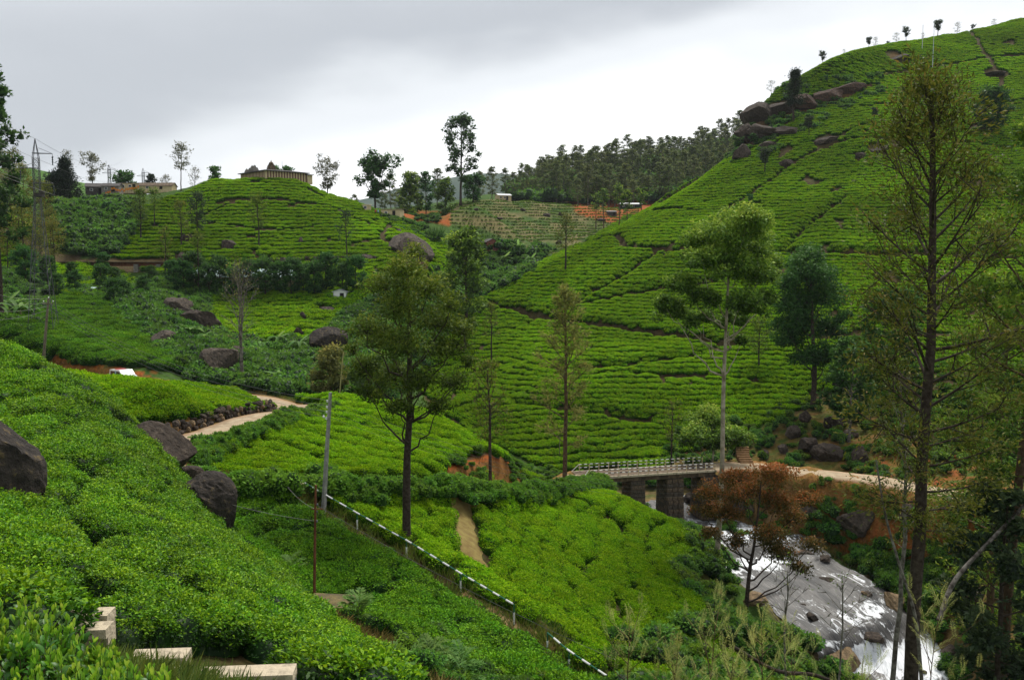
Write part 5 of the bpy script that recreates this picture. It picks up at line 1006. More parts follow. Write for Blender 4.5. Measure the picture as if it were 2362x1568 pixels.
big('eucalyptus_tree', 'pair topped small tree right of the temple roof', 640, 262, 392, 26, B_DARK, L_DEEP, 0.14, 83, h0=0.4, nprim=14, nsec=3, env='oval', elev=(10, 50), nleaf=690, leaf=0.65, lw=0.52, clump=1.0, flat=0.6, style='clump')
big('eucalyptus_tree', 'small round tree over the right end of the temple roof', 671, 264, 392, 22, B_DARK, L_DEEP, 0.14, 84, h0=0.5, nprim=14, nsec=3, env='oval', elev=(10, 50), nleaf=575, leaf=0.65, lw=0.52, clump=1.0, flat=0.6, style='clump')
big('eucalyptus_tree', 'rounded green tree on the skyline right of the sheds', 303, 272, 414, 52, B_DARK, L_DEEP, 0.2, 85, h0=0.25, nprim=20, nsec=3, env='top', elev=(10, 50), nleaf=1724, leaf=0.78, lw=0.52, clump=1.2, flat=0.5, style='clump')
big('pine_tree', 'small ragged dark tree left of the yellow wall on the skyline', 361, 262, 409, 26, B_DARK, L_CYP, 0.12, 86, h0=0.2, nprim=12, nsec=3, env='oval', elev=(-5, 40), nleaf=575, leaf=0.78, lw=0.46, clump=0.8, flat=0.5, style='clump')
big('pine_tree', 'small flat topped dark tree left of the carved temple tower', 505, 262, 394, 26, B_DARK, L_DEEP, 0.12, 87, h0=0.4, nprim=12, nsec=3, env='top', elev=(0, 40), nleaf=575, leaf=0.78, lw=0.46, clump=0.8, flat=0.45, style='clump')
big('conifer_tree', 'twin topped dark conifer on the rocky edge of the big hill', 1816, 252, 150, 46, B_DARK, L_CYP, 0.3, 88, h0=0.28, h1=0.98, nprim=50, nsec=4, env='spire', elev=(0, 45), nleaf=3800, leaf=0.6, lw=0.35, clump=1.0, flat=0.8, tboost=0.15, limbs=2, limb_h=0.3, limb_spread=0.25)
big('broadleaf_tree', 'round dark tree high on the big hill near the right edge', 2285, 205, 222, 76, B_DARK, L_DEEP, 0.3, 89, vbase=312, y01=(150, 290), h0=0.15, nprim=28, nsec=3, env='oval', elev=(0, 55), nleaf=3219, leaf=0.72, lw=0.52, clump=1.4, flat=0.7, style='clump', tboost=-0.08)

# --- kinds that repeat: a few meshes each, copied as separate trees
def kindset(name, barkm, leafm, n, seed, **kw): return [tree_meshes(name, barkm, leafm, seed=seed + i, **kw) for i in range(n)]
K_SHADE = kindset('shade', B_DARK, L_DUSK, 3, 200, Ht=6.0, r0=0.16, W=2.2, h0=0.55, nprim=14, nsec=3, env='top', elev=(10, 55), nleaf=804, leaf=0.52, lw=0.46, clump=0.7, flat=0.5, style='clump', limbs=3, limb_h=0.4, limb_spread=0.4)
K_SHADEG = kindset('shade', B_DARK, L_DEEP, 2, 210, Ht=6.0, r0=0.18, W=2.4, h0=0.5, nprim=14, nsec=3, env='top', elev=(10, 55), nleaf=919, leaf=0.52, lw=0.46, clump=0.8, flat=0.5, style='clump', limbs=3, limb_h=0.4, limb_spread=0.5)
K_SKY = kindset('skyline', B_DARK, L_GREY, 3, 215, Ht=6.0, r0=0.1, W=1.9, h0=0.3, nprim=16, nsec=3, env='oval', elev=(15, 60), nleaf=420, leaf=0.34, lw=0.4, clump=0.6, wob=0.02)
K_ROUND = kindset('round', B_DARK, L_DEEP, 3, 220, Ht=9.0, r0=0.16, W=3.2, h0=0.18, nprim=24, nsec=4, env='oval', elev=(0, 55), nleaf=2645, leaf=0.55, lw=0.46, clump=0.95, flat=0.7, style='clump', tboost=-0.06)
K_PLANT = kindset('plantation', B_DARK, L_OLIVEB, 3, 230, Ht=13.0, r0=0.15, W=2.4, h0=0.4, nprim=24, nsec=3, env='oval', elev=(5, 55), nleaf=1200, leaf=0.5, lw=0.32, clump=0.8, tboost=0.1)
K_FOR = kindset('forest', B_GREY, L_FOREST, 5, 240, Ht=24.0, r0=0.22, W=3.6, h0=0.22, nprim=30, nsec=2, env='oval', elev=(10, 55), curve=0.2, nleaf=1300, leaf=0.75, lw=0.5, clump=1.15, flat=0.5, style='clump', tboost=-0.12)
for i, (u, v, h, k) in enumerate([(1763, 404, 5.6, 0), (1865, 318, 4.6, 0), (1736, 340, 3.0, 1), (1700, 352, 3.6, 1), (2015, 285, 3.4, 0), (2082, 260, 3.4, 1), (1730, 478, 2.5, 1), (1905, 195, 2.2, 1)]):
    lab = ['short pruned shade tree with forked trunk below the rock ledges', 'pruned shade tree right of the forked one below the rock ledges', 'flat dark shrub tree on top of the lower rock ledge', 'low dark shrub tree at the foot of the cliff end', 'small flat crowned tree among tea behind the tall silver oak top', 'dark small tree just left of the tall silver oak top', 'low dark shrub in tea above the rounded eucalyptus crown', 'tiny dark shrub on the tea above the rock ledges'][i]
    b = hit(u, v, 150, 330); K = (K_SHADE, K_SHADEG)[k]; plant('shade_tree', lab, 'tree', K[i % len(K)], b, None, i * 1.3, h / 6.0)
for i, (u, v, h) in enumerate([(1766, 236, 5.2), (1880, 167, 3.4), (1928, 140, 2.0), (1983, 131, 3.4), (1997, 131, 3.6), (2025, 120, 1.6), (2044, 115, 4.2), (2066, 113, 3.8), (2104, 108, 2.4), (2137, 98, 5.0), (2180, 86, 4.4), (2215, 78, 2.4), (2262, 66, 3.2), (2337, 50, 3.4)]):
    lab = ['small tree perched on the tip of the rock ledge', 'lone small tree on the hill skyline right of the twin topped conifer', 'tiny faint tree on the hill skyline', 'left one of the first close pair of skyline trees', 'right one of the first close pair of skyline trees', 'tiny shrub between the two pairs of skyline trees', 'left one of the second close pair of skyline trees', 'right one of the second close pair of skyline trees', 'low dark bush on the skyline left of the two thin masts', 'dark tree on the skyline between the two thin masts', 'grey bushy tree on the skyline right of the masts', 'small bush on the skyline right of the grey bushy tree', 'feathery small tree on the skyline above the soil path', 'last small tree on the skyline at the upper right'][i]
    Ys = np.linspace(230, 345, 200); X = (u - IW / 2) / FPX * Ys; zz = H(X, Ys); j = int(np.argmax(zz / Ys)); b = (X[j], Ys[j], zz[j] - 0.1)
    plant('skyline_tree', lab, 'tree', (K_SKY + K_SHADE)[(i * 3) % 6], b, 'small trees along the hill skyline', i * 2.1, h / 6.0, h / 6.0 * (0.8 + 0.07 * (i * 5 % 6)))
ORD = 'first second third fourth fifth sixth seventh eighth ninth tenth eleventh twelfth thirteenth fourteenth fifteenth sixteenth seventeenth eighteenth'.split()
hd = [(400, 672), (425, 686), (452, 676), (482, 688), (508, 678), (540, 690), (575, 684), (612, 690), (645, 682), (672, 688), (700, 680), (726, 688), (752, 680), (790, 684), (822, 680)]
for i, (u, v) in enumerate(hd):
    b = hit(u, v, 150, 190); plant('hedge_tree', ORD[i] + ' dark tree from the left in the row hiding the long building', 'tree', K_ROUND[i % 3], b, 'dark trees in a row below the railway', i * 1.7, 0.60 + 0.2 * ((i * 7) % 5) / 4)
gl = [(60, 660, 6.0), (110, 660, 4.6), (165, 652, 3.6), (172, 680, 3.6), (235, 672, 4.6), (268, 668, 3.8), (285, 706, 4.2), (262, 712, 4.4), (130, 690, 3.6), (330, 690, 3.8), (240, 640, 4.6), (350, 660, 3.6)]
for i, (u, v, h) in enumerate(gl):
    lab = ['dark tree behind the banana clump at the left edge', 'dark round tree right of the banana clump', 'low round tree left of the girder bridge', 'small tree just left of the teal roofed shed', 'tall dark tree under the girder bridge', 'dark tree beside the one under the girder bridge', 'light small tree in the gully right of the teal roofed shed', 'pointed bright tree above the gully', 'low dark tree beside the pylon foot', 'broad low tree in the gully below the railway', 'dark tree rising over the girder bridge', 'dark tree left of the long hedge row'][i]
    b = hit(u, v, 118, 192); K = K_ROUND if i not in (6, 7) else K_ROUND; plant('gully_tree', lab, 'tree', K[(i + 1) % 3], b, None, i * 1.1, h / 9.0)
pl = [(8, 196), (30, 205), (52, 190), (70, 210), (92, 200), (25, 178), (104, 188), (118, 206), (48, 222), (14, 216), (82, 180), (128, 196), (-20, 190), (-35, 210), (66, 170), (100, 172), (0, 168), (135, 182)]
for i, (u, Y) in enumerate(pl):
    b = ground_at(u, Y); plant('plantation_tree', 'thin olive brown plantation tree on the slope at the left edge', 'tree', K_PLANT[i % 3], b, 'plantation trees at the left edge', i * 2.3, 0.75 + 0.08 * (i % 5))
rng = np.random.default_rng(77); nfor = 0
for row, (y0, nn_) in enumerate([(398, 40), (425, 48), (455, 54), (490, 56), (525, 50)]):
    for i in range(nn_):
        u = 1195 + 560 * (i + rng.uniform(0.1, 0.9)) / nn_; Y = y0 + rng.uniform(-10, 10)
        b = ground_at(u, Y); U_, V_ = project(b)
        if V_ < 300 or (row == 0 and u > 1560): continue
        sc = rng.uniform(0.5, 0.8) * (0.75 if u < 1240 else 1.0); nfor += 1
        plant('forest_tree', 'eucalyptus of the dense wood on the ridge behind the hills', 'tree', K_FOR[nfor % 5], b, 'eucalyptus wood on the far ridge', rng.uniform(0, 6.28), sc * 1.2, sc * rng.uniform(0.75, 1.1))
for i, (u, v, Y, h) in enumerate([(1105, 470, 372, 13), (1135, 470, 385, 15), (1165, 466, 385, 14), (1185, 462, 390, 13), (1330, 475, 372, 12), (905, 470, 330, 14), (925, 480, 318, 11), (885, 480, 322, 12), (965, 480, 330, 13), (1010, 480, 345, 14), (820, 470, 315, 9), (800, 465, 300, 7)]):
    b = ground_at(u, Y); plant('gap_tree', ['green tree left of the zinc roofed farmhouse', 'taller green tree behind the zinc roofed farmhouse', 'green tree over the roof of the zinc roofed farmhouse', 'green tree right behind the zinc roofed farmhouse', 'lone tree at the right end of the terraced field brow', 'green tree behind the umbrella crowned eucalyptus', 'low tree right of the umbrella crowned eucalyptus', 'low tree at the foot of the umbrella crowned eucalyptus', 'green tree behind the pointed eucalyptus', 'green tree behind the rounded eucalyptus', 'small tree left of the umbrella crowned eucalyptus', 'small low tree right of the wide open crowned skyline tree'][i], 'tree', K_FOR[i % 5], b, 'tree belt behind the terraced field', i * 1.9, h / 24.0 * 1.3, h / 24.0)
for i, (u, v0, v1) in enumerate([(1374, 528, 452), (1392, 530, 440), (1428, 545, 430), (1447, 535, 445), (1478, 520, 440)]):
    b = hit(u, v0, 260, 420); Ht = ztop(u, v1, b[1]) - b[2]
    lab = ['short bare trunk over the red terraces', 'second bare trunk over the red terraces', 'tall thin trunk with tufted top before the glass roofed shed', 'thick thin leaved trunk beside the glass roofed shed', 'straight thin trunk right of the glass roofed shed'][i]
    plant('thin_tree', lab, 'tree', tree_meshes('thin', B_BROWN, L_EUC, Ht=Ht, r0=0.2, W=1.8, seed=300 + i, h0=0.6, nprim=10, nsec=2, nleaf=260, leaf=0.7, lw=0.4, clump=0.9, style='clump'), b)

# ============================================================ BUILT THINGS
C_WHITE = solid('white_paint', (0.62, 0.62, 0.60), (0.80, 0.80, 0.78), 9, 0.6); C_BLACK = solid('black_paint', (0.012, 0.012, 0.014), (0.03, 0.03, 0.03), 9, 0.6)
C_GREEN = solid('green_paint', (0.01, 0.09, 0.05), (0.02, 0.15, 0.08), 9, 0.5); C_CONC = solid('grey_concrete', (0.22, 0.21, 0.20), (0.36, 0.35, 0.33), 4, 0.9, 0.3)
C_MASON = solid('dark_masonry', (0.028, 0.024, 0.02), (0.11, 0.085, 0.06), 2.2, 0.95, 0.6); C_MASON2 = solid('brown_masonry', (0.05, 0.038, 0.028), (0.17, 0.12, 0.075), 2.2, 0.95, 0.6)
C_BEIGE = solid('beige_concrete', (0.17, 0.14, 0.10), (0.50, 0.42, 0.30), 4, 0.9, 0.5, detail=10, stops=(0.30, 0.52)); C_RUST = solid('rusty_iron', (0.10, 0.032, 0.016), (0.20, 0.075, 0.035), 4, 0.85, 0.2)
C_STEEL = solid('galvanised_steel', (0.05, 0.052, 0.058), (0.11, 0.112, 0.12), 5, 0.6, 0, 0.3); C_WOOD = solid('weathered_wood', (0.10, 0.075, 0.055), (0.20, 0.155, 0.12), 5, 0.9, 0.2)
C_TEAL = solid('teal_roof_sheet', (0.30, 0.44, 0.42), (0.46, 0.58, 0.55), 2, 0.5); C_ZINC = solid('zinc_sheet', (0.42, 0.43, 0.45), (0.62, 0.63, 0.65), 2, 0.45); C_DARKIN = solid('dark_interior', (0.012, 0.011, 0.010), (0.02, 0.018, 0.016), 4, 0.9)
C_CREAM = solid('cream_plaster', (0.46, 0.36, 0.20), (0.60, 0.49, 0.30), 3, 0.9); C_MAROON = solid('maroon_plaster', (0.11, 0.055, 0.04), (0.17, 0.09, 0.06), 3, 0.9); C_REDBR = solid('red_brick', (0.15, 0.05, 0.035), (0.24, 0.09, 0.06), 3, 0.9)
C_STONEG = solid('grey_carved_stone', (0.13, 0.12, 0.105), (0.25, 0.23, 0.20), 3, 0.95, 0.4); C_ROOF = solid('dark_roof', (0.045, 0.04, 0.04), (0.09, 0.08, 0.075), 3, 0.8); C_GLASS = solid('dark_glass', (0.02, 0.025, 0.03), (0.04, 0.045, 0.05), 4, 0.12, spec=0.6)
C_RUBBER = solid('tyre_rubber', (0.015, 0.015, 0.016), (0.03, 0.03, 0.03), 6, 0.8); C_VAN = solid('white_car_paint', (0.66, 0.67, 0.68), (0.74, 0.75, 0.76), 2, 0.25, spec=0.5); C_VRED = solid('red_stripe', (0.35, 0.03, 0.03), (0.42, 0.05, 0.04), 2, 0.4); C_VBLUE = solid('pale_blue_panel', (0.25, 0.45, 0.6), (0.35, 0.55, 0.68), 2, 0.4)
C_WIRE = solid('cable', (0.10, 0.10, 0.10), (0.18, 0.17, 0.16), 3, 0.6); C_ORANGE = solid('orange_cloth', (0.62, 0.16, 0.01), (0.78, 0.30, 0.02), 3, 0.8); C_TARP = solid('blue_tarp', (0.02, 0.10, 0.42), (0.04, 0.16, 0.55), 3, 0.5)
C_IRON = solid('black_iron_pipe', (0.018, 0.016, 0.016), (0.05, 0.042, 0.038), 4, 0.6, 0.3)
C_MOSST = solid('mossy_concrete', (0.05, 0.045, 0.025), (0.17, 0.13, 0.05), 1.6, 0.95, 0.4)

# ---- bridge
bdir = BR_B - BR_A; BL = float(np.linalg.norm(bdir)); brz = math.atan2(bdir[1], bdir[0]); br = empty('bridge', BR_A, 'narrow concrete road bridge on dark stone piers with striped railings', 'bridge', rz=brz)
MB().box((BL / 2, 0, -0.12), (BL / 2 + 0.6, 1.52, 0.13)).build('deck', C_MASON2, br)
for s in (-1, 1):
    MB().box((BL / 2, s * 1.6, -0.06), (BL / 2 + 0.6, 0.075, 0.11)).build('kerb', C_BEIGE, br)
    MB().box((BL / 2, s * 1.0, -0.50), (BL / 2, 0.18, 0.245)).build('girder', C_MASON2, br)
    npost = 14
    for i in range(npost):
        x = 0.3 + (BL - 0.6) * i / (npost - 1); MB().box((x, s * 1.58, 0.42), (0.035, 0.035, 0.38)).build('post', C_CREAM, br)
    for z in (0.78, 0.42):
        m_ = MB(); ns = 46
        for i in range(ns):
            x0 = 0.2 + (BL - 0.4) * i / ns; m_.box((x0 + (BL - 0.4) / ns / 2, s * 1.58, z), ((BL - 0.4) / ns / 2, 0.03, 0.035), m=i % 2)
        m_.build('rail', [C_WHITE, C_BLACK], br)
m_ = MB(); m_.tube([(-0.5, -1.9, 0.0), (0.25, -1.58, 0.80)], 0.05, 5); m_.build('end_brace', C_WHITE, br)
m_ = MB(); m_.tube([(-0.5, 1.9, 0.0), (0.25, 1.58, 0.80)], 0.05, 5); m_.build('end_brace', C_WHITE, br)
BLK = [MB().box((0, 0, 0), (0.5, 0.5, 0.5), taper=t).build('stone_block', mm) for t, mm in ((0.97, C_MASON), (0.95, C_MASON2))]
for b in BLK: COL.objects.unlink(b)
BLKM = [b.data for b in BLK]
for x, hw, hd_, depth in ((6.1, 0.85, 1.35, 4.4), (10.5, 1.0, 1.45, 6.4), (14.9, 1.1, 1.5, 5.0), (0.6, 1.0, 1.6, 3.4)):
    p = MB().box((x, 0, -0.78 - depth / 2), (hw - 0.12, hd_ - 0.12, depth / 2)).build('pier', C_MASON, br); nc = int(depth / 0.48)
    for c in range(nc):
        z = -1.02 - c * 0.48; gr = 1 + 0.012 * c
        per = [(x - hw * gr + 0.12, y, 0.24, None) for y in np.linspace(-hd_ + 0.35, hd_ - 0.35, 4)] + [(xx, -hd_ * gr + 0.1, None, 0.2) for xx in np.linspace(x - hw + 0.33 + 0.12 * (c % 2), x + hw - 0.4 + 0.12 * (c % 2), 3)] + [(x + hw * gr - 0.12, y, 0.24, None) for y in (-hd_ + 0.35,)]
        for bx, by, tx, ty in per:
            o = obj('stone_block', BLKM[(c * 3 + int(by * 7)) % 2], p, (bx, by, z)); o.scale = ((tx or 0.56 * RNG.uniform(0.9, 1.02)), (ty or 0.66 * RNG.uniform(0.9, 1.02)), 0.45 * RNG.uniform(0.93, 1.0))
# low roadside rail right of the bridge
rr_ = empty('roadside_rail', at(1690, 1080, 100), 'short white striped rail on the road just past the bridge', 'railing')
m_ = MB()
A_, B_ = np.array([0.0, 0, 0.15]), at(1790, 1077, 99.0) - at(1690, 1080, 100) + np.array([0, 0, 0.15])
for i in range(14): m_.tube([A_ + (B_ - A_) * i / 14, A_ + (B_ - A_) * (i + 1) / 14], 0.05, 5, m=i % 2)
m_.build('rail', [C_WHITE, C_BLACK], rr_)
for i in range(4):
    q = A_ + (B_ - A_) * (i + 0.3) / 4; MB().box((q[0], q[1], q[2] - 0.4), (0.04, 0.04, 0.4)).build('post', C_CREAM, rr_)

# ---- green and white pipe handrails down the slope
def handrail(px, label, seg=1.05):
    Ps = [at(*p) for p in px]; r = empty('handrail', Ps[0] - np.array([0, 0, 1.05]), label, 'handrail'); L_ = densify(np.array(Ps), seg / 2); m_ = MB()
    for i in range(len(L_) - 1): m_.tube([L_[i] - Ps[0] + np.array([0, 0, 1.05]), L_[i + 1] - Ps[0] + np.array([0, 0, 1.05])], 0.05 if i % 2 else 0.036, 6, m=i % 2, cap=False)
    m_.build('rail', [C_GREEN, C_WHITE], r)
    for P_ in Ps:
        q = P_ - Ps[0]; m_ = MB()
        m_.tube([q + np.array([0, 0, 0.62]), q + np.array([0, 0, 1.05])], 0.035, 6); m_.tube([q + np.array([0, 0, -0.5]), q + np.array([0, 0, 0.02])], 0.035, 6); m_.tube([q + np.array([0, 0, 0.02]), q + np.array([0, 0, 0.62])], 0.05, 6, m=1); m_.build('post', [C_GREEN, C_WHITE], r)
handrail(RAIL_PX, 'long green and white striped pipe handrail between the dark and bright tea fields')
handrail(RAIL2_PX, 'short green and white handrail piece running off the bottom edge')

# ---- poles
def pole(name, label, ub, vb, ut, vt, Y, r0, r1, mt, k=8, cat='pole'):
    b = at(ub, vb, Y); t = at(ut, vt, Y); r = empty(name, b, label, cat); MB().tube([np.array([0, 0, -0.4]), (t - b) * 0.5, t - b], [r0, (r0 + r1) / 2, r1], k).build('shaft', mt, r); return r, b, t
p1, pb, pt = pole('utility_pole', 'grey leaning concrete utility pole beside the striped handrail', 745, 1176, 762, 905, 53.5, 0.16, 0.10, C_CONC, 4)
for i, f in enumerate((0.93, 0.88, 0.84, 0.80, 0.785)):
    q = (pt - pb) * f; MB().lathe((q[0] - 0.13 if i != 3 else q[0] - 0.30, q[1] - 0.12, q[2]), [(0.02, -0.08), (0.07, -0.05), (0.045, 0), (0.07, 0.05), (0.02, 0.08)], 7).build('insulator', C_WHITE, p1)
p2, pb2, pt2 = pole('iron_pole', 'slender rusty iron pole standing on the mossy concrete block', 724, 1392, 728, 1118, 38.5, 0.075, 0.05, C_RUST, 6)
for f in (0.78, 0.84, 0.7):
    q = (pt2 - pb2) * f; MB().lathe((q[0] + 0.09, q[1] - 0.05, q[2]), [(0.02, -0.05), (0.05, -0.03), (0.03, 0), (0.05, 0.03), (0.02, 0.05)], 6).build('insulator', C_STEEL, p2)
q = (pt2 - pb2) * 0.8; MB().box((q[0] + 0.1, q[1], q[2]), (0.28, 0.02, 0.02)).build('bracket', C_RUST, p2)
p3, pb3, pt3 = pole('wooden_pole', 'old leaning wooden pole at the edge of the terrace on the left', 97, 862, 112, 688, 84, 0.15, 0.10, C_WOOD, 7)
MB().box(tuple((pt3 - pb3) * 0.93), (0.5, 0.05, 0.05)).build('crossarm', C_WOOD, p3)
for s in (-0.45, 0, 0.45): q = (pt3 - pb3) * (0.96 if s else 1.01); MB().lathe((q[0] + s, q[1], q[2]), [(0.02, -0.06), (0.06, -0.02), (0.06, 0.04), (0.02, 0.08)], 6).build('insulator', C_WHITE, p3)
pole('bamboo_pole', 'thin bamboo pole behind the concrete pole', 781, 925, 793, 798, 88, 0.07, 0.05, solid('bamboo', (0.22, 0.20, 0.08), (0.32, 0.29, 0.12), 3, 0.7), 6)
pole('marker_post', 'thin post in tea behind the red cut bank', 1290, 1040, 1291, 1005, 112, 0.05, 0.04, C_WOOD, 5)
for u, vb, vt, lab in ((2126, 118, 58, 'shorter thin mast on the hill skyline'), (2150, 160, 48, 'taller thin mast on the hill')):
    b = hit(u, vb, 200, 330); r = empty('mast', b, lab, 'mast'); t = at(u, vt, b[1]); MB().tube([(0, 0, -0.3), (0, 0, t[2] - b[2])], [0.10, 0.06], 5).build('shaft', C_ZINC, r)

# ---- pylons
def pylon(label, base, Hh, wb, wn, arms, detail=True, name='lattice_pylon'):
    r = empty(name, base, label, 'pylon', rz=0.25); zn = Hh * 0.68; zt = Hh * 0.9; cs = [(-1, -1), (1, -1), (1, 1), (-1, 1)]
    th = 0.042 if detail else 0.06
    def corner(c, z):
        w = wb + (wn - wb) * (z / zn) if z < zn else (wn if z < zt else wn * (Hh - z) / (Hh - zt)); return np.array([c[0] * w / 2, c[1] * w / 2, z])
    for c in cs: MB().tube([corner(c, z) for z in (-0.5, zn, zt, Hh - 0.02)], th, 4).build('leg', C_STEEL, r)
    m_ = MB(); z = 0.0; lev = [0]
    while z < zt:
        w = corner((1, 1), z)[0] * 2; z = min(zt, z + max(w * 0.95, 0.75)); lev.append(z)
    for a, b in zip(lev[:-1], lev[1:]):
        for i in range(4):
            p, q = cs[i], cs[(i + 1) % 4]; m_.tube([corner(p, a), corner(q, b)], th * 0.55, 3, cap=False); m_.tube([corner(q, a), corner(p, b)], th * 0.55, 3, cap=False)
            if b > zn * 0.3: m_.tube([corner(p, b), corner(q, b)], th * 0.5, 3, cap=False)
    prop(m_.build('lattice', C_STEEL, r), kind='stuff'); tips = []
    for z, s, ln in arms:
        z = Hh * z; m_ = MB(); w = wn / 2
        for dy in (-w, w): m_.tube([(-s * w, dy, z), (s * ln, 0, z)], th * 1.1, 4)
        m_.tube([(s * w, 0, z + 0.7), (s * ln, 0, z)], th * 0.6, 4); m_.build('crossarm', C_STEEL, r)
        if detail: MB().lathe((s * ln, 0, z - 1.5), [(0.03, 0), (0.09, 0.1), (0.05, 0.25), (0.11, 0.4), (0.05, 0.55), (0.11, 0.7), (0.05, 0.85), (0.11, 1.0), (0.03, 1.2), (0.02, 1.5)], 7).build('insulator', C_GLASS, r)
        c_, s_n = math.cos(0.25), math.sin(0.25); tips.append(base + np.array([s * ln * c_, s * ln * s_n, z - 1.5]))
    return r, tips
pbase = ground_at(101, 118); Hp = ztop(97, 320, 118) - pbase[2]
_, tips = pylon('tall lattice power pylon with three cross arms on the left', pbase, Hp, 3.1, 0.72, [(0.925, 1, 2.0), (0.848, -1, 1.9), (0.772, 1, 2.0)])
pbx = ground_at(101, 116.8); m_ = MB()
m_.box((0, 0, 0), (0.55, 0.4, 0.25)); m_.box((0.4, 0, 0.4), (0.25, 0.3, 0.12)); prop(m_.build('climbing_guard', C_IRON, None, at(90, 450, 117.2)), 'dark wire basket guard halfway up the tall pylon', 'guard')
for u, vt, Y, lab in ((266, 380, 300, 'small distant pylon behind the open crowned grey tree'), (343, 388, 330, 'small distant pylon left of the yellow wall')):
    b = ground_at(u, Y); pylon(lab, b, ztop(u, vt, Y) - b[2], 2.6, 0.8, [(0.9, 1, 2.2), (0.82, 1, 2.2), (0.82, -1, 2.2)], False)

# ---- cables
def cable(a, b, sag, label, r=0.014, group='overhead cables'):
    a, b = np.asarray(a), np.asarray(b); t = np.linspace(0, 1, 25)[:, None]; P_ = (b - a) * t - np.array([0, 0, sag]) * 4 * t * (1 - t)
    prop(MB().tube(P_, r, 3, cap=False).build('cable', C_WIRE, None, a), label, 'cable', group)
peak = pbase + np.array([0, 0, Hp])
far = np.array([-66.0, 70.0, 26.0])
for tp, lab in zip([peak] + tips, ('earth wire from the tip of the tall pylon', 'cable from the top right arm of the tall pylon', 'cable from the left arm of the tall pylon', 'cable from the lower right arm of the tall pylon')):
    cable(tp, far + (tp - peak) * 1.0, 1.0, lab + ' up past the left edge', 0.022)
    cable(tp, np.array([-128.0, 298, 34.0]) + (tp - peak), 3.0, lab + ' back to the distant pylons', 0.02)
for i, (dz, lab) in enumerate(((0.0, 'top'), (-0.35, 'second'), (-0.7, 'third'), (-1.05, 'lowest'))):
    cable(pt3 + np.array([0, 0, dz]), pt + np.array([0, 0, -0.5 + dz]), 1.6, lab + ' cable from the old wooden pole to the concrete pole', 0.012)
    cable(pt3 + np.array([0, 0, dz]), at(-120, 640 + 30 * i, 70), 0.6, lab + ' cable from the old wooden pole off the left edge', 0.012)
    cable(pt + np.array([0, 0, -0.5 + dz]), at(1700, 1110 + 8 * i, 92), 2.2, lab + ' cable from the concrete pole towards the bridge', 0.010)
cable(pt2 + (pb2 - pt2) * 0.16, at(1420, 1520, 36), 0.3, 'thin cable from the rusty pole down to the right', 0.010)
cable(pt2 + (pb2 - pt2) * 0.3, at(250, 1050, 42), 0.5, 'thin cable from the rusty pole up to the left', 0.010)
cable(pt2 + (pb2 - pt2) * 0.2, at(640, 1085, 60), 0.4, 'short thin cable from the rusty pole back to the road hedge', 0.010)

# ---- temple
tb = at(613, 417, 245); tb[2] = float(H(np.array(tb[0]), np.array(tb[1]))) + 0.75
T0 = empty('temple', tb, 'hill top temple with cream and maroon striped wall and dark roof', 'temple', rz=math.radians(43))
Lw, Rw, Hw = 14.5, 12.6, 2.1      # corner at origin; local +y runs back left, +x runs back right
for nm, ln, ax in (('wall', Lw, 'y'), ('wall', Rw, 'x')):
    m_ = MB(); ns = int(ln / 0.42)
    for i in range(ns):
        c = ln * (i + 0.5) / ns; h = ln / ns / 2; pr = 0.03 if i % 2 else 0.0
        m_.box((c, 0.15 - pr, Hw / 2 - 0.4), (h, 0.15, Hw / 2 + 0.4), m=i % 2) if ax == 'x' else m_.box((0.15 - pr, c + 0.31, Hw / 2 - 0.4), (0.15, h, Hw / 2 + 0.4), m=i % 2)
    m_.build(nm, [C_CREAM, C_MAROON], T0)
m_ = MB(); m_.add([(-0.7, -0.7, Hw), (Rw + 0.7, -0.7, Hw), (Rw + 0.7, Lw + 0.8, Hw), (-0.7, Lw + 0.8, Hw), (-0.7, -0.7, Hw + 0.2), (Rw + 0.7, -0.7, Hw + 0.2), (Rw + 0.7, Lw + 0.8, Hw + 0.2), (-0.7, Lw + 0.8, Hw + 0.2), (3, 3, Hw + 0.8), (Rw - 3, 3, Hw + 0.8), (Rw - 3, Lw - 3, Hw + 0.8), (3, Lw - 3, Hw + 0.8)], [(3, 2, 1, 0), (0, 1, 5, 4), (1, 2, 6, 5), (2, 3, 7, 6), (3, 0, 4, 7), (4, 5, 9, 8), (5, 6, 10, 9), (6, 7, 11, 10), (7, 4, 8, 11), (8, 9, 10, 11)]); m_.build('roof', C_ROOF, T0)
m_ = MB(); c = (3.4, 3.2, Hw + 0.65)
for i, (r, z0, z1) in enumerate(((0.95, 0, 0.45), (0.98, 0.45, 0.6), (0.82, 0.6, 1.0), (0.85, 1.0, 1.12), (0.68, 1.12, 1.45))): m_.box((c[0], c[1], c[2] + (z0 + z1) / 2), (r, r, (z1 - z0) / 2), taper=0.95)
m_.lathe((c[0], c[1], c[2] + 1.45), [(0.62, 0), (0.72, 0.15), (0.66, 0.4), (0.42, 0.66), (0.16, 0.82), (0.1, 0.95), (0.12, 1.05), (0.02, 1.35)], 10); m_.build('shrine_tower', C_MASON2, T0)
m_ = MB(); c = (1.6, 10.2, Hw - 0.4)
for i, (w, h) in enumerate(((1.9, 0.7), (1.7, 0.5), (1.5, 0.45))): m_.box((c[0], c[1], c[2] + 0.4 + sum((0.7, 0.5, 0.45)[:i]) + h / 2), (0.9 - 0.1 * i, w, h / 2), taper=0.94)
for k in range(7): m_.lathe((c[0], c[1] - 1.35 + 0.45 * k, c[2] + 2.05), [(0.16, 0), (0.2, 0.12), (0.12, 0.3), (0.14, 0.4), (0.03, 0.6 + 0.15 * (k % 3))], 6)
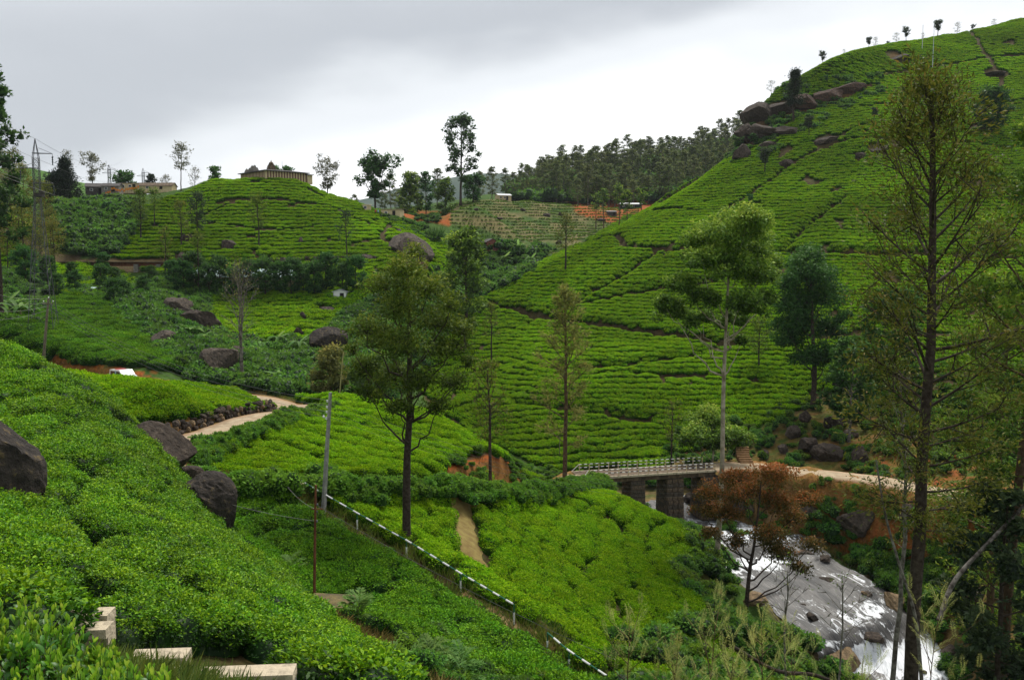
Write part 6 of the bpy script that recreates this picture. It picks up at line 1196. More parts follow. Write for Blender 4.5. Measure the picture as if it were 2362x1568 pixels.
for k in range(5): m_.lathe((c[0] - 0.85, c[1] - 1.2 + 0.6 * k, c[2] + 1.1), [(0.14, 0), (0.18, 0.2), (0.1, 0.35), (0.12, 0.5), (0.04, 0.62)], 6)
m_.build('carved_gateway', C_STONEG, T0)
m_ = MB(); m_.box((1.2, 13.4, Hw + 0.4), (0.6, 0.7, 0.6), taper=0.7); m_.lathe((1.2, 13.4, Hw + 1.0), [(0.45, 0), (0.5, 0.2), (0.25, 0.45), (0.05, 0.7)], 8); m_.build('small_shrine', C_STONEG, T0)
MB().tube([(6.2, 2.2, Hw), (6.2, 2.2, Hw + 3.2)], 0.05, 5).build('flag_mast', C_STEEL, T0)
MB().box((Rw + 0.9, 0.8, 0.45), (0.8, 1.0, 1.25)).build('porch', C_CREAM, T0); MB().box((Rw + 0.7, 0.6, 1.82), (1.3, 1.4, 0.07)).build('porch_roof', C_ROOF, T0)

# ---- houses
def house(name, label, base, w, d, h, rz, wallm, roofm, rise=0.7, over=0.25, door=True, wins=1, cat='house', ridge='x', flat=False):
    r = empty(name, base, label, cat, rz=rz); MB().box((0, 0, h / 2 - 0.5), (w / 2, d / 2, h / 2 + 0.5)).build('wall', wallm, r)
    a, b = w / 2 + over, d / 2 + over; m_ = MB(); t = 0.08
    if flat: m_.add([(-a, -b, h), (a, -b, h), (a, b, h + rise), (-a, b, h + rise), (-a, -b, h + t), (a, -b, h + t), (a, b, h + rise + t), (-a, b, h + rise + t)], [(3, 2, 1, 0), (4, 5, 6, 7), (0, 1, 5, 4), (1, 2, 6, 5), (2, 3, 7, 6), (3, 0, 4, 7)]); m_.build('roof', roofm, r)
    else:
        for s in (-1, 1):
            V_ = [(-a, 0, h + rise), (a, 0, h + rise), (a, s * b, h - 0.05), (-a, s * b, h - 0.05)] if ridge == 'x' else [(0, -b, h + rise), (0, b, h + rise), (s * a, b, h - 0.05), (s * a, -b, h - 0.05)]
            V_ = V_ + [(x, y, z + t) for x, y, z in V_]; m_.add(V_, [(0, 1, 2, 3), (7, 6, 5, 4), (0, 4, 5, 1), (1, 5, 6, 2), (2, 6, 7, 3), (3, 7, 4, 0)])
        ro = m_.build('roof', roofm, r)
        g = MB()
        if ridge == 'x':
            for s in (-1, 1): g.add([(s * w / 2, -d / 2, h), (s * w / 2, d / 2, h), (s * w / 2, 0, h + rise * 0.96), (s * w / 2 - s * 0.1, -d / 2, h), (s * w / 2 - s * 0.1, d / 2, h), (s * w / 2 - s * 0.1, 0, h + rise * 0.96)], [(0, 1, 2), (5, 4, 3), (0, 2, 5, 3), (1, 4, 5, 2)])
        else:
            for s in (-1, 1): g.add([(-w / 2, s * d / 2, h), (w / 2, s * d / 2, h), (0, s * d / 2, h + rise * 0.96), (-w / 2, s * d / 2 - s * 0.1, h), (w / 2, s * d / 2 - s * 0.1, h), (0, s * d / 2 - s * 0.1, h + rise * 0.96)], [(0, 1, 2), (5, 4, 3), (0, 2, 5, 3), (1, 4, 5, 2)])
        g.build('gable', wallm, r)
    if door: MB().box((w * 0.18, -d / 2 - 0.02, min(1.0, h * 0.42)), (0.42, 0.04, min(1.0, h * 0.42))).build('door', C_DARKIN, r)
    for i in range(wins):
        x = -w / 2 + w * (i + 0.6) / (wins + 1.2); wn = MB().box((x, -d / 2 - 0.02, h * 0.58), (0.42, 0.04, 0.36)).build('window', C_WHITE, r); MB().box((x, -d / 2 - 0.05, h * 0.58), (0.34, 0.04, 0.29)).build('pane', C_GLASS, wn)
    return r
def hb(u, v, y0, y1): return hit(u, v, y0, y1)
house('farmhouse', 'small house with bright zinc roof on the brow of the terraced field', hb(1160, 463, 300, 400), 5.4, 4.2, 1.9, 0.35, C_CREAM, C_ZINC, 0.7, wins=2)
house('hut', 'dark red hut with low gable at the foot of the terraced field', hb(1130, 572, 230, 330), 3.8, 3.0, 1.5, 0.5, C_REDBR, C_ROOF, 1.0, ridge='y', wins=0)
house('house', 'tan roadside house in the gap right of the temple hill', hb(905, 502, 230, 300), 5.4, 4.0, 2.1, -0.15, C_CREAM, C_MASON2, 0.3, flat=True, wins=1)
house('hut', 'tiny pale hut on the right flank of the temple hill', hb(846, 487, 225, 300), 2.2, 2.0, 1.6, 0.2, C_CREAM, C_BEIGE, 0.2, flat=True, door=False, wins=1)
house('greenhouse', 'long shed with pale glassy roof on the red terraces', hb(1452, 481, 300, 440), 9.0, 4.0, 1.6, 0.1, C_GLASS, C_ZINC, 0.6, wins=3, cat='shed')
house('hut', 'small shack with dark opening on the red terraces', hb(1410, 497, 290, 420), 3.4, 2.6, 1.4, 0.2, C_ROOF, C_ZINC, 0.3, flat=True, wins=0)
lb = hit(570, 668, 150, 192) + np.array([0, 1.0, 0]); house('long_building', 'long building with pale teal roof hidden behind the dark tree row', lb + np.array([0, 0, 0.2]), 21, 5.0, 2.4, -0.05, C_CREAM, C_TEAL, 1.5, wins=6, cat='building')
house('hut', 'small white hut with little gable porch on the tea plot', hb(788, 688, 150, 190), 2.6, 2.2, 1.3, -0.2, C_WHITE, C_ZINC, 0.45, wins=0, ridge='y')
house('shed', 'open shed with teal sheet roof left of the gully', hb(194, 678, 140, 190), 2.9, 2.0, 0.75, 0.0, C_DARKIN, C_TEAL, 0.35, flat=True, door=False, wins=0, cat='shed')
house('shed', 'black weathered shed on the left skyline', ground_at(238, 252, 1.1) , 5.6, 4.5, 1.9, 0.3, C_ROOF, C_ROOF, 1.1, wins=1, cat='shed')
house('shed', 'grey low shed right of the black one on the skyline', ground_at(272, 250, 1.1), 4.6, 4.0, 1.5, 0.1, C_STONEG, C_ROOF, 0.9, wins=1, cat='shed')
house('house', 'cream flat house behind the orange flags on the skyline', ground_at(318, 258, 1.1), 6.2, 4.0, 1.9, 0.05, C_CREAM, C_STONEG, 0.2, flat=True, wins=2)
house('house', 'yellow walled house with dark roof left of the temple hill', ground_at(375, 256, 1.1), 9.5, 4.0, 0.9, 0.0, C_CREAM, C_MASON2, 1.0, wins=1)
# ---- orange bunting on the left skyline
for i in range(46):
    u = 122 + i * 4.6; Y = 246 - 2.0 * math.sin(i * 0.35); b = ground_at(u, Y, 1.0); hgt = 0.9 + 0.5 * RNG.uniform() + (0.9 if u > 265 else 0)
    m_ = MB(); m_.tube([(0, 0, 0), (0, 0, hgt + 0.1)], 0.025, 3); m_.add([(0, 0, hgt - 0.6), (0.42, 0.06, hgt - 0.55), (0.40, -0.05, hgt), (0, 0, hgt)], [(0, 1, 2, 3)], 1)
    prop(m_.build('flag', [C_WOOD, C_ORANGE], None, b), 'small orange flag in the row along the left skyline', 'flag', 'orange flags along the ridge')

# ---- railway girder bridge
ra, rb_ = at(128, 604, 194), at(412, 613, 193); ra[2] -= 0.3; rb_[2] -= 0.3; rd = rb_ - ra; RL = float(np.linalg.norm(rd)); R0 = empty('railway_bridge', ra, 'long rust red railway girder bridge crossing the scrub gully', 'bridge', rz=math.atan2(rd[1], rd[0]))
gm = MB().box((RL / 2, 0, rd[2] / 2 + 0.2), (RL / 2, 0.12, 0.42)).build('girder', C_RUST, R0)
MB().box((RL / 2, 0.0, rd[2] / 2 + 0.68), (RL / 2, 0.9, 0.06)).build('deck', C_MASON2, R0)
for i in range(18): MB().box((RL * (i + 0.5) / 18, -0.16, rd[2] / 2 + 0.2), (0.05, 0.05, 0.4)).build('stiffener', C_RUST, R0)
for x in (RL * 0.66, RL * 0.84): MB().box((x, 0.2, -3.2), (0.55, 0.9, 3.0), taper=0.85).build('pier', C_STONEG, R0)

# ---- dark stone wall of the railway ledge
iR = [i for i in range(len(RAILWAY)) if -56 < RAILWAY[i, 0] < -30]; RW = densify(RAILWAY[iR], 0.9); dW2 = np.gradient(RW, axis=0); nW2 = np.stack([-dW2[:, 1], dW2[:, 0]], 1); nW2 /= np.linalg.norm(nW2, axis=1, keepdims=True); nW2 *= np.sign(nW2[:, 1:2])
LW = empty('railway_wall', RW[0] + np.array([0, 2.3, -0.3]), 'low dark stone wall of the railway ledge under the temple hill', 'wall')
LSM = [rock_mesh('stone', (0.5, 0.5, 0.5), 430 + i, mm, 6, 0, 0.05, (8, 6)) for i, mm in enumerate((R_DARK, R_BROWN, R_DARK))]
for j in range(len(RW)):
    for c in range(2):
        p = RW[j, :2] + nW2[j] * (2.15 + 0.15 * c); o = obj('stone', LSM[(j + c) % 3], LW, (p[0] - LW.location[0], p[1] - LW.location[1], RW[j, 2] - LW.location[2] + 0.25 + 0.62 * c)); o.scale = (1.05 * RNG.uniform(0.85, 1.15), 0.7, 0.75 * RNG.uniform(0.8, 1.15)); o.rotation_euler = (0, RNG.uniform(-0.15, 0.15), RNG.uniform(-0.3, 0.3))

# ---- concrete block with the big iron pipe
bb = at(752, 1400, 36.5); B0 = empty('concrete_block', bb, 'dark mossy concrete anchor block at the lower edge of the dark tea field', 'block', rz=-0.12)
MB().box((0, 0.6, -0.75), (0.95, 0.75, 0.72), taper=0.98).build('body', C_IRON if False else C_MASON, B0); MB().box((-0.05, 0.6, 0.02), (1.0, 0.8, 0.06), taper=0.95).build('cap', C_MOSST, B0)
pa, pz = at(790, 1455, 36.2), at(925, 1530, 33.0); PP = empty('iron_pipe', pa, 'thick black iron water pipe running down from the concrete block', 'pipe'); dpp = pz - pa
MB().tube([(0, 0, 0), dpp * 0.5, dpp], 0.27, 14).build('pipe', C_IRON, PP, None, True)
fl = dpp * 0.32; un = dpp / np.linalg.norm(dpp); MB().tube([fl - un * 0.24, fl + un * 0.24], 0.335, 14).build('collar', C_RUST, PP)
for s in (-0.27, 0.27): MB().tube([fl + un * (s - 0.04), fl + un * (s + 0.04)], 0.40, 14).build('flange', C_RUST, PP)

# ---- broken concrete steps beside the near tea
def step(label, u0, v0, u1, v1, Y, hpx, dep):
    a, b = at(u0, v0, Y), at(u1, v1, Y); d = b - a; ln = float(np.linalg.norm(d)); r = empty('concrete_step', a, label, 'step', rz=math.atan2(d[1], d[0]) + 0.08); hh = hpx / FPX * Y
    nb_ = max(1, int(ln / 0.42))
    for i in range(nb_):
        o = MB().box((ln * (i + 0.5) / nb_, dep / 2, -hh / 2), (ln / nb_ / 2 - 0.006, dep / 2, hh / 2), taper=0.99).build('coping_block', C_BEIGE, r)
        MB().box((ln * (i + 0.5) / nb_, dep / 2 + 0.03, -hh - 0.16), (ln / nb_ / 2 - 0.012, dep / 2 - 0.05, 0.155)).build('lower_block', C_CONC if i % 2 else C_BEIGE, r)
step('upper pale concrete step beside the near shoots', 116, 1423, 244, 1421, 11.6, 23, 0.32)
step('second pale concrete step tucked under the upper one', 164, 1454, 242, 1452, 11.2, 23, 0.3)
step('third pale concrete step right of the near shoots', 292, 1521, 424, 1517, 10.9, 23, 0.32)
step('short pale step between the third and the lowest one', 388, 1558, 434, 1557, 10.5, 21, 0.28)
step('longest pale concrete step along the bottom edge', 434, 1564, 672, 1556, 10.4, 25, 0.32)

# ---- the van
vb = ground_at(281, 100.5); vb[2] = -14.05; VN = empty('van', vb, 'white van with red roof mark passing below the red earth bank', 'van', rz=math.radians(-38))
prof = [(-1.75, 0.35), (-1.75, 1.2), (-1.62, 1.78), (0.55, 1.84), (1.15, 1.30), (1.75, 1.12), (1.82, 0.75), (1.80, 0.35)]
m_ = MB(); nP = len(prof); V_ = [(x, -0.76, z) for x, z in prof] + [(x, 0.76, z) for x, z in prof]; m_.add(V_, [list(range(nP)), [nP + i for i in range(nP)][::-1]] + [(i, nP + i, nP + (i + 1) % nP, (i + 1) % nP) for i in range(nP)]); m_.build('body', C_VAN, VN)
for s in (-1, 1):
    MB().add([(-1.5, s * 0.775, 1.22), (-0.45, s * 0.775, 1.22), (-0.45, s * 0.775, 1.66), (-1.42, s * 0.775, 1.66)], [(0, 1, 2, 3)]).build('window', C_GLASS, VN); MB().add([(-0.2, s * 0.775, 1.22), (1.0, s * 0.775, 1.22), (0.5, s * 0.775, 1.66), (-0.2, s * 0.775, 1.66)], [(0, 1, 2, 3)]).build('window', C_GLASS, VN)
    MB().box((-0.33, s * 0.772, 1.4), (0.1, 0.01, 0.3)).build('pillar_panel', C_VBLUE, VN)
    for x in (-1.1, 1.15): MB().tube([(x, s * 0.62, 0.32), (x, s * 0.80, 0.32)], 0.32, 14).build('wheel', C_RUBBER, VN)
    MB().box((1.80, s * 0.52, 0.86), (0.03, 0.16, 0.09)).build('headlight', C_GLASS, VN)
MB().add([(0.62, -0.68, 1.80), (1.14, -0.70, 1.32), (1.14, 0.70, 1.32), (0.62, 0.68, 1.80)], [(0, 1, 2, 3)]).build('windscreen', C_GLASS, VN); MB().box((-0.6, 0, 1.845), (0.35, 0.5, 0.03)).build('roof_mark', C_VRED, VN)
# ---- dry stone wall above the hairpin road
iA = [i for i in range(len(ROAD_A)) if 66 < ROAD_A[i, 1] < 84 and -32 < ROAD_A[i, 0] < -20 and i > 40]; seg = densify(ROAD_A[iA], 0.42); dW = np.gradient(seg, axis=0); nW = np.stack([-dW[:, 1], dW[:, 0]], 1); nW /= np.linalg.norm(nW, axis=1, keepdims=True)
sgn = 1 if H(*(seg[len(seg) // 2, :2] + nW[len(seg) // 2] * 5)) > H(*(seg[len(seg) // 2, :2] - nW[len(seg) // 2] * 5)) else -1
SW = empty('stone_wall', (seg[0, 0] + sgn * nW[0, 0] * 2.45, seg[0, 1] + sgn * nW[0, 1] * 2.45, seg[0, 2]), 'dry stone retaining wall between the tea terrace and the hairpin road', 'wall'); SM = [rock_mesh('stone', (0.5, 0.5, 0.5), 400 + i, mm, 6, 0, 0.05, (10, 7)) for i, mm in enumerate((R_BROWN, R_TAN, R_DARK, R_BROWN, R_MOSS))]
k = 0
for c in range(3):
    for j in range(0, len(seg)):
        if RNG.uniform() < 0.12 + 0.14 * c: continue
        p = seg[j, :2] + sgn * nW[j] * (2.45 + 0.12 * c); o = obj('stone', SM[(k * 7 + c) % 5], SW, (p[0] - SW.location[0] + RNG.uniform(-.06, .06), p[1] - SW.location[1], seg[j, 2] - SW.location[2] + 0.1 + 0.36 * c)); o.scale = RNG.uniform(0.26, 0.66, 3); o.rotation_euler = tuple(RNG.uniform(-0.5, 0.5, 3)); k += 1
# ---- blue tarpaulin, earth steps, two people by the tan house
tp = hit(497, 758, 120, 170); m_ = MB(); G_ = 7
V_ = [((i / (G_ - 1) - 0.5) * 1.9, (j / (G_ - 1) - 0.5) * 1.4, 0.5 + 0.18 * math.sin(i * 1.3 + j) - 0.08 * abs(i - 3) + 0.05 * j) for j in range(G_) for i in range(G_)]
m_.add(V_, [(j * G_ + i, j * G_ + i + 1, (j + 1) * G_ + i + 1, (j + 1) * G_ + i) for j in range(G_ - 1) for i in range(G_ - 1)]); prop(m_.build('tarpaulin', C_TARP, None, tp), 'crumpled bright blue tarpaulin beside the gully boulders', 'tarpaulin')
sb = hit(1722, 1072, 100, 125); ST = empty('earth_steps', sb, 'flight of narrow earth steps climbing from the road past the bridge', 'steps')
for i in range(9): MB().box((0.1 * math.sin(i), 0.32 * i, 0.2 * i - 0.3), (0.75, 0.17, 0.3)).build('step', solid('step_soil', (0.17, 0.09, 0.04), (0.28, 0.17, 0.08), 3, 0.95) if i == 0 else bpy.data.materials['step_soil'], ST)
def person(label, loc, shirt, trouser, rz):
    r = empty('person', loc, label, 'person', rz=rz); skin = solid('skin', (0.16, 0.09, 0.06), (0.2, 0.12, 0.08), 4, 0.7)
    me = bpy.data.meshes.new('body'); V_ = [(0, 0, 0.92), (0, 0, 1.2), (0, 0, 1.42), (0, 0, 1.53), (0, -0.02, 1.66), (0.1, 0, 0.88), (0.11, -0.03, 0.48), (0.12, 0.02, 0.07), (0.12, -0.12, 0.03), (-0.1, 0, 0.88), (-0.11, 0.06, 0.48), (-0.12, 0.1, 0.07), (-0.12, -0.04, 0.03), (0.19, 0, 1.4), (0.25, 0.02, 1.13), (0.24, -0.08, 0.9), (-0.19, 0, 1.4), (-0.25, 0.02, 1.13), (-0.24, -0.05, 0.9)]
    E_ = [(0, 1), (1, 2), (2, 3), (3, 4), (0, 5), (5, 6), (6, 7), (7, 8), (0, 9), (9, 10), (10, 11), (11, 12), (2, 13), (13, 14), (14, 15), (2, 16), (16, 17), (17, 18)]
    R_ = [.14, .15, .14, .05, .1, .09, .065, .045, .035, .09, .065, .045, .035, .06, .045, .035, .06, .045, .035]
    me.from_pydata(V_, E_, []); o = obj('body', me, r); md = o.modifiers.new('skin', 'SKIN')
    sv = me.skin_vertices[0].data if me.skin_vertices else None
    if sv is None:
        bpy.context.view_layer.objects.active = o; me.update()
    for i, q in enumerate((me.skin_vertices[0].data if me.skin_vertices else [])): q.radius = (R_[i], R_[i]); q.use_root = (i == 0)
    o.modifiers.new('smooth', 'SUBSURF').levels = 1; me.materials.append(trouser)
    m_ = MB().lathe((0, 0, 0.9), [(0.19, 0), (0.18, 0.2), (0.21, 0.45), (0.1, 0.56)], 10); m_.build('shirt', shirt, r); MB().lathe((0, 0.01, 1.66), [(0.095, -0.02), (0.115, 0.04), (0.09, 0.11), (0.02, 0.14)], 9).build('hair', C_BLACK, r)
p0 = hit(866, 497, 215, 270); person('person in a dark red top standing below the tan house', p0, C_VRED, C_BLACK, 0.3)
person('person in pale blue beside the one in dark red', p0 + np.array([0.7, 0.2, 0]), C_VBLUE, C_ROOF, -0.5)

# ============================================================ UNDERGROWTH, HEDGES, NEAR PLANTS
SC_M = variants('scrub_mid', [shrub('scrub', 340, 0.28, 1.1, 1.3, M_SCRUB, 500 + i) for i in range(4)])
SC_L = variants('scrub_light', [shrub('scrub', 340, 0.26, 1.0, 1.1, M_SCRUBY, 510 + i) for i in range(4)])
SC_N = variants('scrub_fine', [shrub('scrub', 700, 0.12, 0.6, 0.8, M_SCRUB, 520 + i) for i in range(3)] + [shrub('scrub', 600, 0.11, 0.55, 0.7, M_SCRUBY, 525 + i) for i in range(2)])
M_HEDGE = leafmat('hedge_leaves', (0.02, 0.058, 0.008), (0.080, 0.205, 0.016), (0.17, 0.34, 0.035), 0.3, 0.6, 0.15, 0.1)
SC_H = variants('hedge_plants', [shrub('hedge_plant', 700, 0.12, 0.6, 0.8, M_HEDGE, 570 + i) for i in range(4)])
SC_F = variants('scrub_far', [shrub('scrub', 220, 0.55, 2.0, 2.4, M_SCRUB, 530 + i) for i in range(4)])
GR_N = variants('grass_mid', [tuft('grass_tuft', 60, 0.5, 0.45, M_GRASS, 540 + i, 0.035) for i in range(3)])
GR_D = variants('grass_dry', [tuft('grass_tuft', 60, 0.45, 0.5, M_DRYG, 550 + i, 0.035) for i in range(3)] + [tuft('grass_tuft', 60, 0.45, 0.5, M_GRASS, 555, 0.035)])
GR_F = variants('crop_rows', [shrub('crop_plant', 60, 0.22, 0.42, 0.45, M_SCRUBY, 560 + i, lumps=3) for i in range(3)])
P = cand([(380,640),(560,650),(560,700),(480,700),(470,760),(560,800),(720,790),(840,700),(900,690),(1080,660),(1090,700),(1000,800),(960,870),(900,930),(760,915),(600,915),(440,880),(330,770),(250,700),(330,660)], 98, 190, 1.15, excl=[[(480,690),(830,690),(740,780),(560,775)]], road=4.0)
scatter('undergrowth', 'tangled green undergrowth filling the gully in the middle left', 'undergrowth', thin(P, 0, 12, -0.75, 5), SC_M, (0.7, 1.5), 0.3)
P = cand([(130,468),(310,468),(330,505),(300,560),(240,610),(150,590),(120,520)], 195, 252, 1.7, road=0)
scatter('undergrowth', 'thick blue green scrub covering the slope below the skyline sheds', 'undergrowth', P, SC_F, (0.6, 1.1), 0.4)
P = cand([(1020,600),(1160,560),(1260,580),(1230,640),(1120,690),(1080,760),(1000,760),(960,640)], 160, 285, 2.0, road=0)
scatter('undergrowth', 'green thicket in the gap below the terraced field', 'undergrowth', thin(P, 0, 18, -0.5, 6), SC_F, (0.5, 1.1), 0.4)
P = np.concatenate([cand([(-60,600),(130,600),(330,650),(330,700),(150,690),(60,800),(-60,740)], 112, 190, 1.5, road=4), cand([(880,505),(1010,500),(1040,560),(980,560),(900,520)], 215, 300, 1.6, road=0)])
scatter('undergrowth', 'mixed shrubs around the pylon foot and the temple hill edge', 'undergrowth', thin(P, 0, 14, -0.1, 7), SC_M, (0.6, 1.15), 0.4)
P = cand([(1180,440),(1700,300),(1720,400),(1560,470),(1180,475)], 385, 560, 4.2, road=0)
scatter('forest_undergrowth', 'dark undergrowth below the eucalyptus wood on the ridge', 'undergrowth', P, SC_F, (1.4, 2.6), 0.4)
P = cand([(1035,462),(1420,462),(1480,480),(1420,560),(1300,640),(1040,620)], 240, 400, 1.0, ('z', 1.2), 0.9, road=0)
scatter('crop_rows', 'low crop rows on the brown terraced field', 'crops', thin(P, 0, 30, -0.55, 3), GR_F, (0.5, 1.0), 0.5)
P = cand([(1670,330),(1715,230),(1830,190),(2030,170),(2040,215),(1900,285),(1800,345),(1690,400)], 235, 300, 1.5, road=0)
scatter('undergrowth', 'dark scrub growing over the rock ledges of the big hill', 'undergrowth', thin(P, 0, 10, 0.0, 14), SC_M, (0.6, 1.2), 0.5)
# stream banks
P = cand([(1545,1180),(1640,1230),(1690,1330),(1700,1420),(1900,1568),(1760,1640),(1600,1420),(1560,1330)], 50, 104, 0.9, road=3.5)
scatter('undergrowth', 'leafy bank plants between the bright tea field and the stream', 'undergrowth', thin(P, 0, 6, -0.2, 8), SC_N, (0.9, 2.0), 0.3)
P = cand([(1860,1160),(1960,1190),(2060,1290),(2130,1380),(2140,1460),(2080,1400),(1960,1290),(1850,1200)], 70, 104, 0.6, road=3.0, stream=4.6)
scatter('undergrowth', 'lush bright leaves along the right bank of the stream', 'undergrowth', P, SC_N, (1.2, 2.4), 0.3)
P = cand([(1840,1095),(2000,1110),(2361,1190),(2450,1300),(2450,1640),(2220,1640),(2100,1330),(1900,1240),(1800,1150)], 55, 100, 0.5, ('z', 1.3), 0.5, road=2.6, stream=4.9)
scatter('undergrowth', 'scattered young shrubs on the brown bank below the right road', 'undergrowth', thin(P, 0, 6, -0.1, 9), SC_N, (0.6, 1.6), 0.4)
P = cand([(1440,1110),(1660,1110),(1700,1200),(1560,1230),(1440,1180)], 88, 116, 1.0, road=0)
scatter('undergrowth', 'leafy plants around the feet of the bridge piers', 'undergrowth', P, SC_N, (1.3, 2.4), 0.3)
P = cand([(1540,1000),(1960,900),(2100,960),(2361,1040),(2361,1160),(1960,1100),(1540,1085)], 100, 140, 1.1, road=3.2)
scatter('undergrowth', 'weedy growth over the rocky slope above the right road', 'undergrowth', thin(P, 0, 7, 0.0, 10), SC_N, (0.8, 1.7), 0.4)
def along(line, off, step, jit=0.25, rows=1):
    L2 = densify(np.asarray(line), step); d = np.gradient(L2, axis=0)[:, :2]; d /= np.linalg.norm(d, axis=1, keepdims=True); nrm = np.stack([-d[:, 1], d[:, 0]], 1); o = []
    for r in range(rows):
        q = L2[:, :2] + nrm * (off + 0.5 * r * np.sign(off)) + RNG.uniform(-jit, jit, (len(L2), 2)); o.append(np.concatenate([q, H(q[:, 0], q[:, 1])[:, None]], 1))
    return np.concatenate(o)
P = cand([(1080,1040),(1180,1050),(1260,1080),(1360,1085),(1360,1110),(1020,1125),(1010,1070)], 66, 112, 0.6, road=2.6)
scatter('undergrowth', 'weeds around the red cut bank and the start of the bridge', 'undergrowth', thin(P, 0, 4, 0.12, 17), SC_H, (0.5, 1.1), 0.4)
mid_ = ROAD_B[len(ROAD_B) // 3]; dd_ = ROAD_B[len(ROAD_B) // 3 + 1] - mid_; sB = 1 if H(mid_[0] - dd_[1] * 4, mid_[1] + dd_[0] * 4) < H(mid_[0] + dd_[1] * 4, mid_[1] - dd_[0] * 4) else -1
P = np.concatenate([along(ROAD_B, sB * o_, 0.55, 0.4) for o_ in (2.9, 3.5, 4.1, 4.7, 5.3, 5.9)])
scatter('grass_verge', 'dry grass and weeds on the earth bank under the right road', 'grass', thin(P, 0, 4, -0.4, 15), GR_D, (0.7, 1.4), 0.7)
scatter('undergrowth', 'low shrubs on the earth bank under the right road', 'undergrowth', thin(P, 0, 5, 0.1, 16), SC_N, (0.5, 1.3), 0.4)
iF = [i for i in range(len(ROAD_A)) if i > 40 and ROAD_A[i, 1] < 94 and (ROAD_A[i, 0] > -25)]
iF = [i for i in iF if i > 88]
P = along(ROAD_A[iF], -2.6, 0.42, 0.22, 2)
P = P[polydist(P[:, 0], P[:, 1], STAIR[:3])[0] > 1.3]
scatter('road_hedge', 'loose grey green hedge along the lower edge of the road to the bridge', 'hedge', P, SC_H, (1.05, 1.5), 0.2)
P = along(ROAD_A[[i for i in iF if ROAD_A[i, 0] < -12.5]], -2.5, 0.42, 0.2, 2); P = P[polydist(P[:, 0], P[:, 1], STAIR[:3])[0] > 0.9]
scatter('road_hedge', 'taller hedge hiding the road between the rounded boulder and the concrete pole', 'hedge', P, SC_H, (1.7, 2.2), 0.2)
iG = [i for i in range(len(ROAD_A)) if 50 < i < 100 and 58 < ROAD_A[i, 1] < 84 and ROAD_A[i, 0] < -18]
P = along(ROAD_A[iG], 2.6 * -sgn, 0.5, 0.25, 2)
scatter('road_hedge', 'loose hedge along the inner side of the hairpin road', 'hedge', P, SC_H, (0.9, 1.35), 0.2)
P = np.concatenate([along(np.array(STAIR), o_, 0.4, 0.2) for o_ in (-0.75, 0.8)])
scatter('grass_verge', 'long dark grass along the striped handrail', 'grass', P, GR_N, (0.9, 1.6), 0.5)
P = np.concatenate([cand([(640,1380),(900,1480),(1280,1440),(1300,1600),(880,1600)], 25, 44, 0.5, road=0), along(ROAD_A, 3.2, 0.6, 0.4), along(ROAD_A, -3.2, 0.6, 0.4), along(ROAD_B, 2.9, 0.6, 0.4), along(ROAD_B, -2.9, 0.6, 0.4)])
scatter('grass_verge', 'rough grass on the road edges and the hollow by the pipe', 'grass', thin(P, 0, 5, -0.3, 11), GR_D, (0.6, 1.2), 0.6)
P = cand([(-100,1380),(700,1380),(900,1568),(600,1620),(-100,1620)], 8.0, 14, 0.3, road=0)
scatter('grass_verge', 'short green grass around the concrete steps', 'grass', P, GR_N, (0.3, 0.55), 0.6)
P = cand([(860,1568),(1000,1480),(1100,1500),(1290,1440),(1330,1620),(880,1640)], 28, 42, 0.55, road=0, paths=[(STAIR, 0.8)])
scatter('undergrowth', 'small leafy weeds in the hollow at the bottom centre', 'undergrowth', thin(P, 0, 4, 0.05, 12), SC_N, (0.6, 1.2), 0.4)
P = cand([(1400,1500),(1700,1440),(2361,1500),(2500,1800),(1400,1800)], 24, 60, 1.2, road=0)
scatter('undergrowth', 'dark shrubs on the steep near bank behind the pale saplings', 'undergrowth', thin(P, 0, 9, -0.2, 13), SC_N, (1.0, 2.2), 0.4)

# ---- plants with big single leaves
def blade(L_, W_, droop, n=7, fold=0.12, tintv=0.5):
    s = np.linspace(0, 1, n); w = W_ * np.sin(PI * (0.04 + 0.94 * s)) ** 0.6; y = L_ * (s - 0.12 * s ** 3); z = L_ * (0.55 * s - droop * s ** 2)
    V_ = np.concatenate([np.stack([-w / 2, y, z + w * fold], 1), np.stack([0 * s, y, z], 1), np.stack([w / 2, y, z + w * fold], 1)])
    F_ = [(a + i, a + i + 1, a + n + i + 1, a + n + i) for a in (0, n) for i in range(n - 1)]
    return V_, np.array(F_), np.full(len(V_), tintv) + np.tile(0.2 * (s - 0.5), 3)
BANL = [new_mesh('banana_leaf', *blade(2.2, 0.55, dr, 9)[:2], False, {'tint': blade(2.2, 0.55, dr, 9, tintv=tv)[2]}, [L_BANANA]) for dr, tv in ((0.5, 0.5), (0.9, 0.35), (0.15, 0.8))]
BANS = new_mesh('banana_stem', *tube([(0, 0, -0.2), (0.03, 0, 1.0), (0.0, 0.02, 1.9)], [0.16, 0.13, 0.07], 8), True, mats=[solid('banana_stem_bark', (0.10, 0.09, 0.03), (0.2, 0.2, 0.07), 3, 0.8)])
def banana(label, loc, s, rz, nl=8, group=None):
    r = empty('banana_plant', loc, label, 'banana plant', group, rz, (s, s, s)); obj('stem', BANS, r)
    for i in range(nl):
        o = obj('leaf', BANL[i % 3], r, (0, 0, 1.7 + 0.03 * i)); o.rotation_euler = (RNG.uniform(-0.35, 0.25), 0, i * 2.4 + RNG.uniform(-0.3, 0.3)); o.scale = (RNG.uniform(0.8, 1.1),) * 3
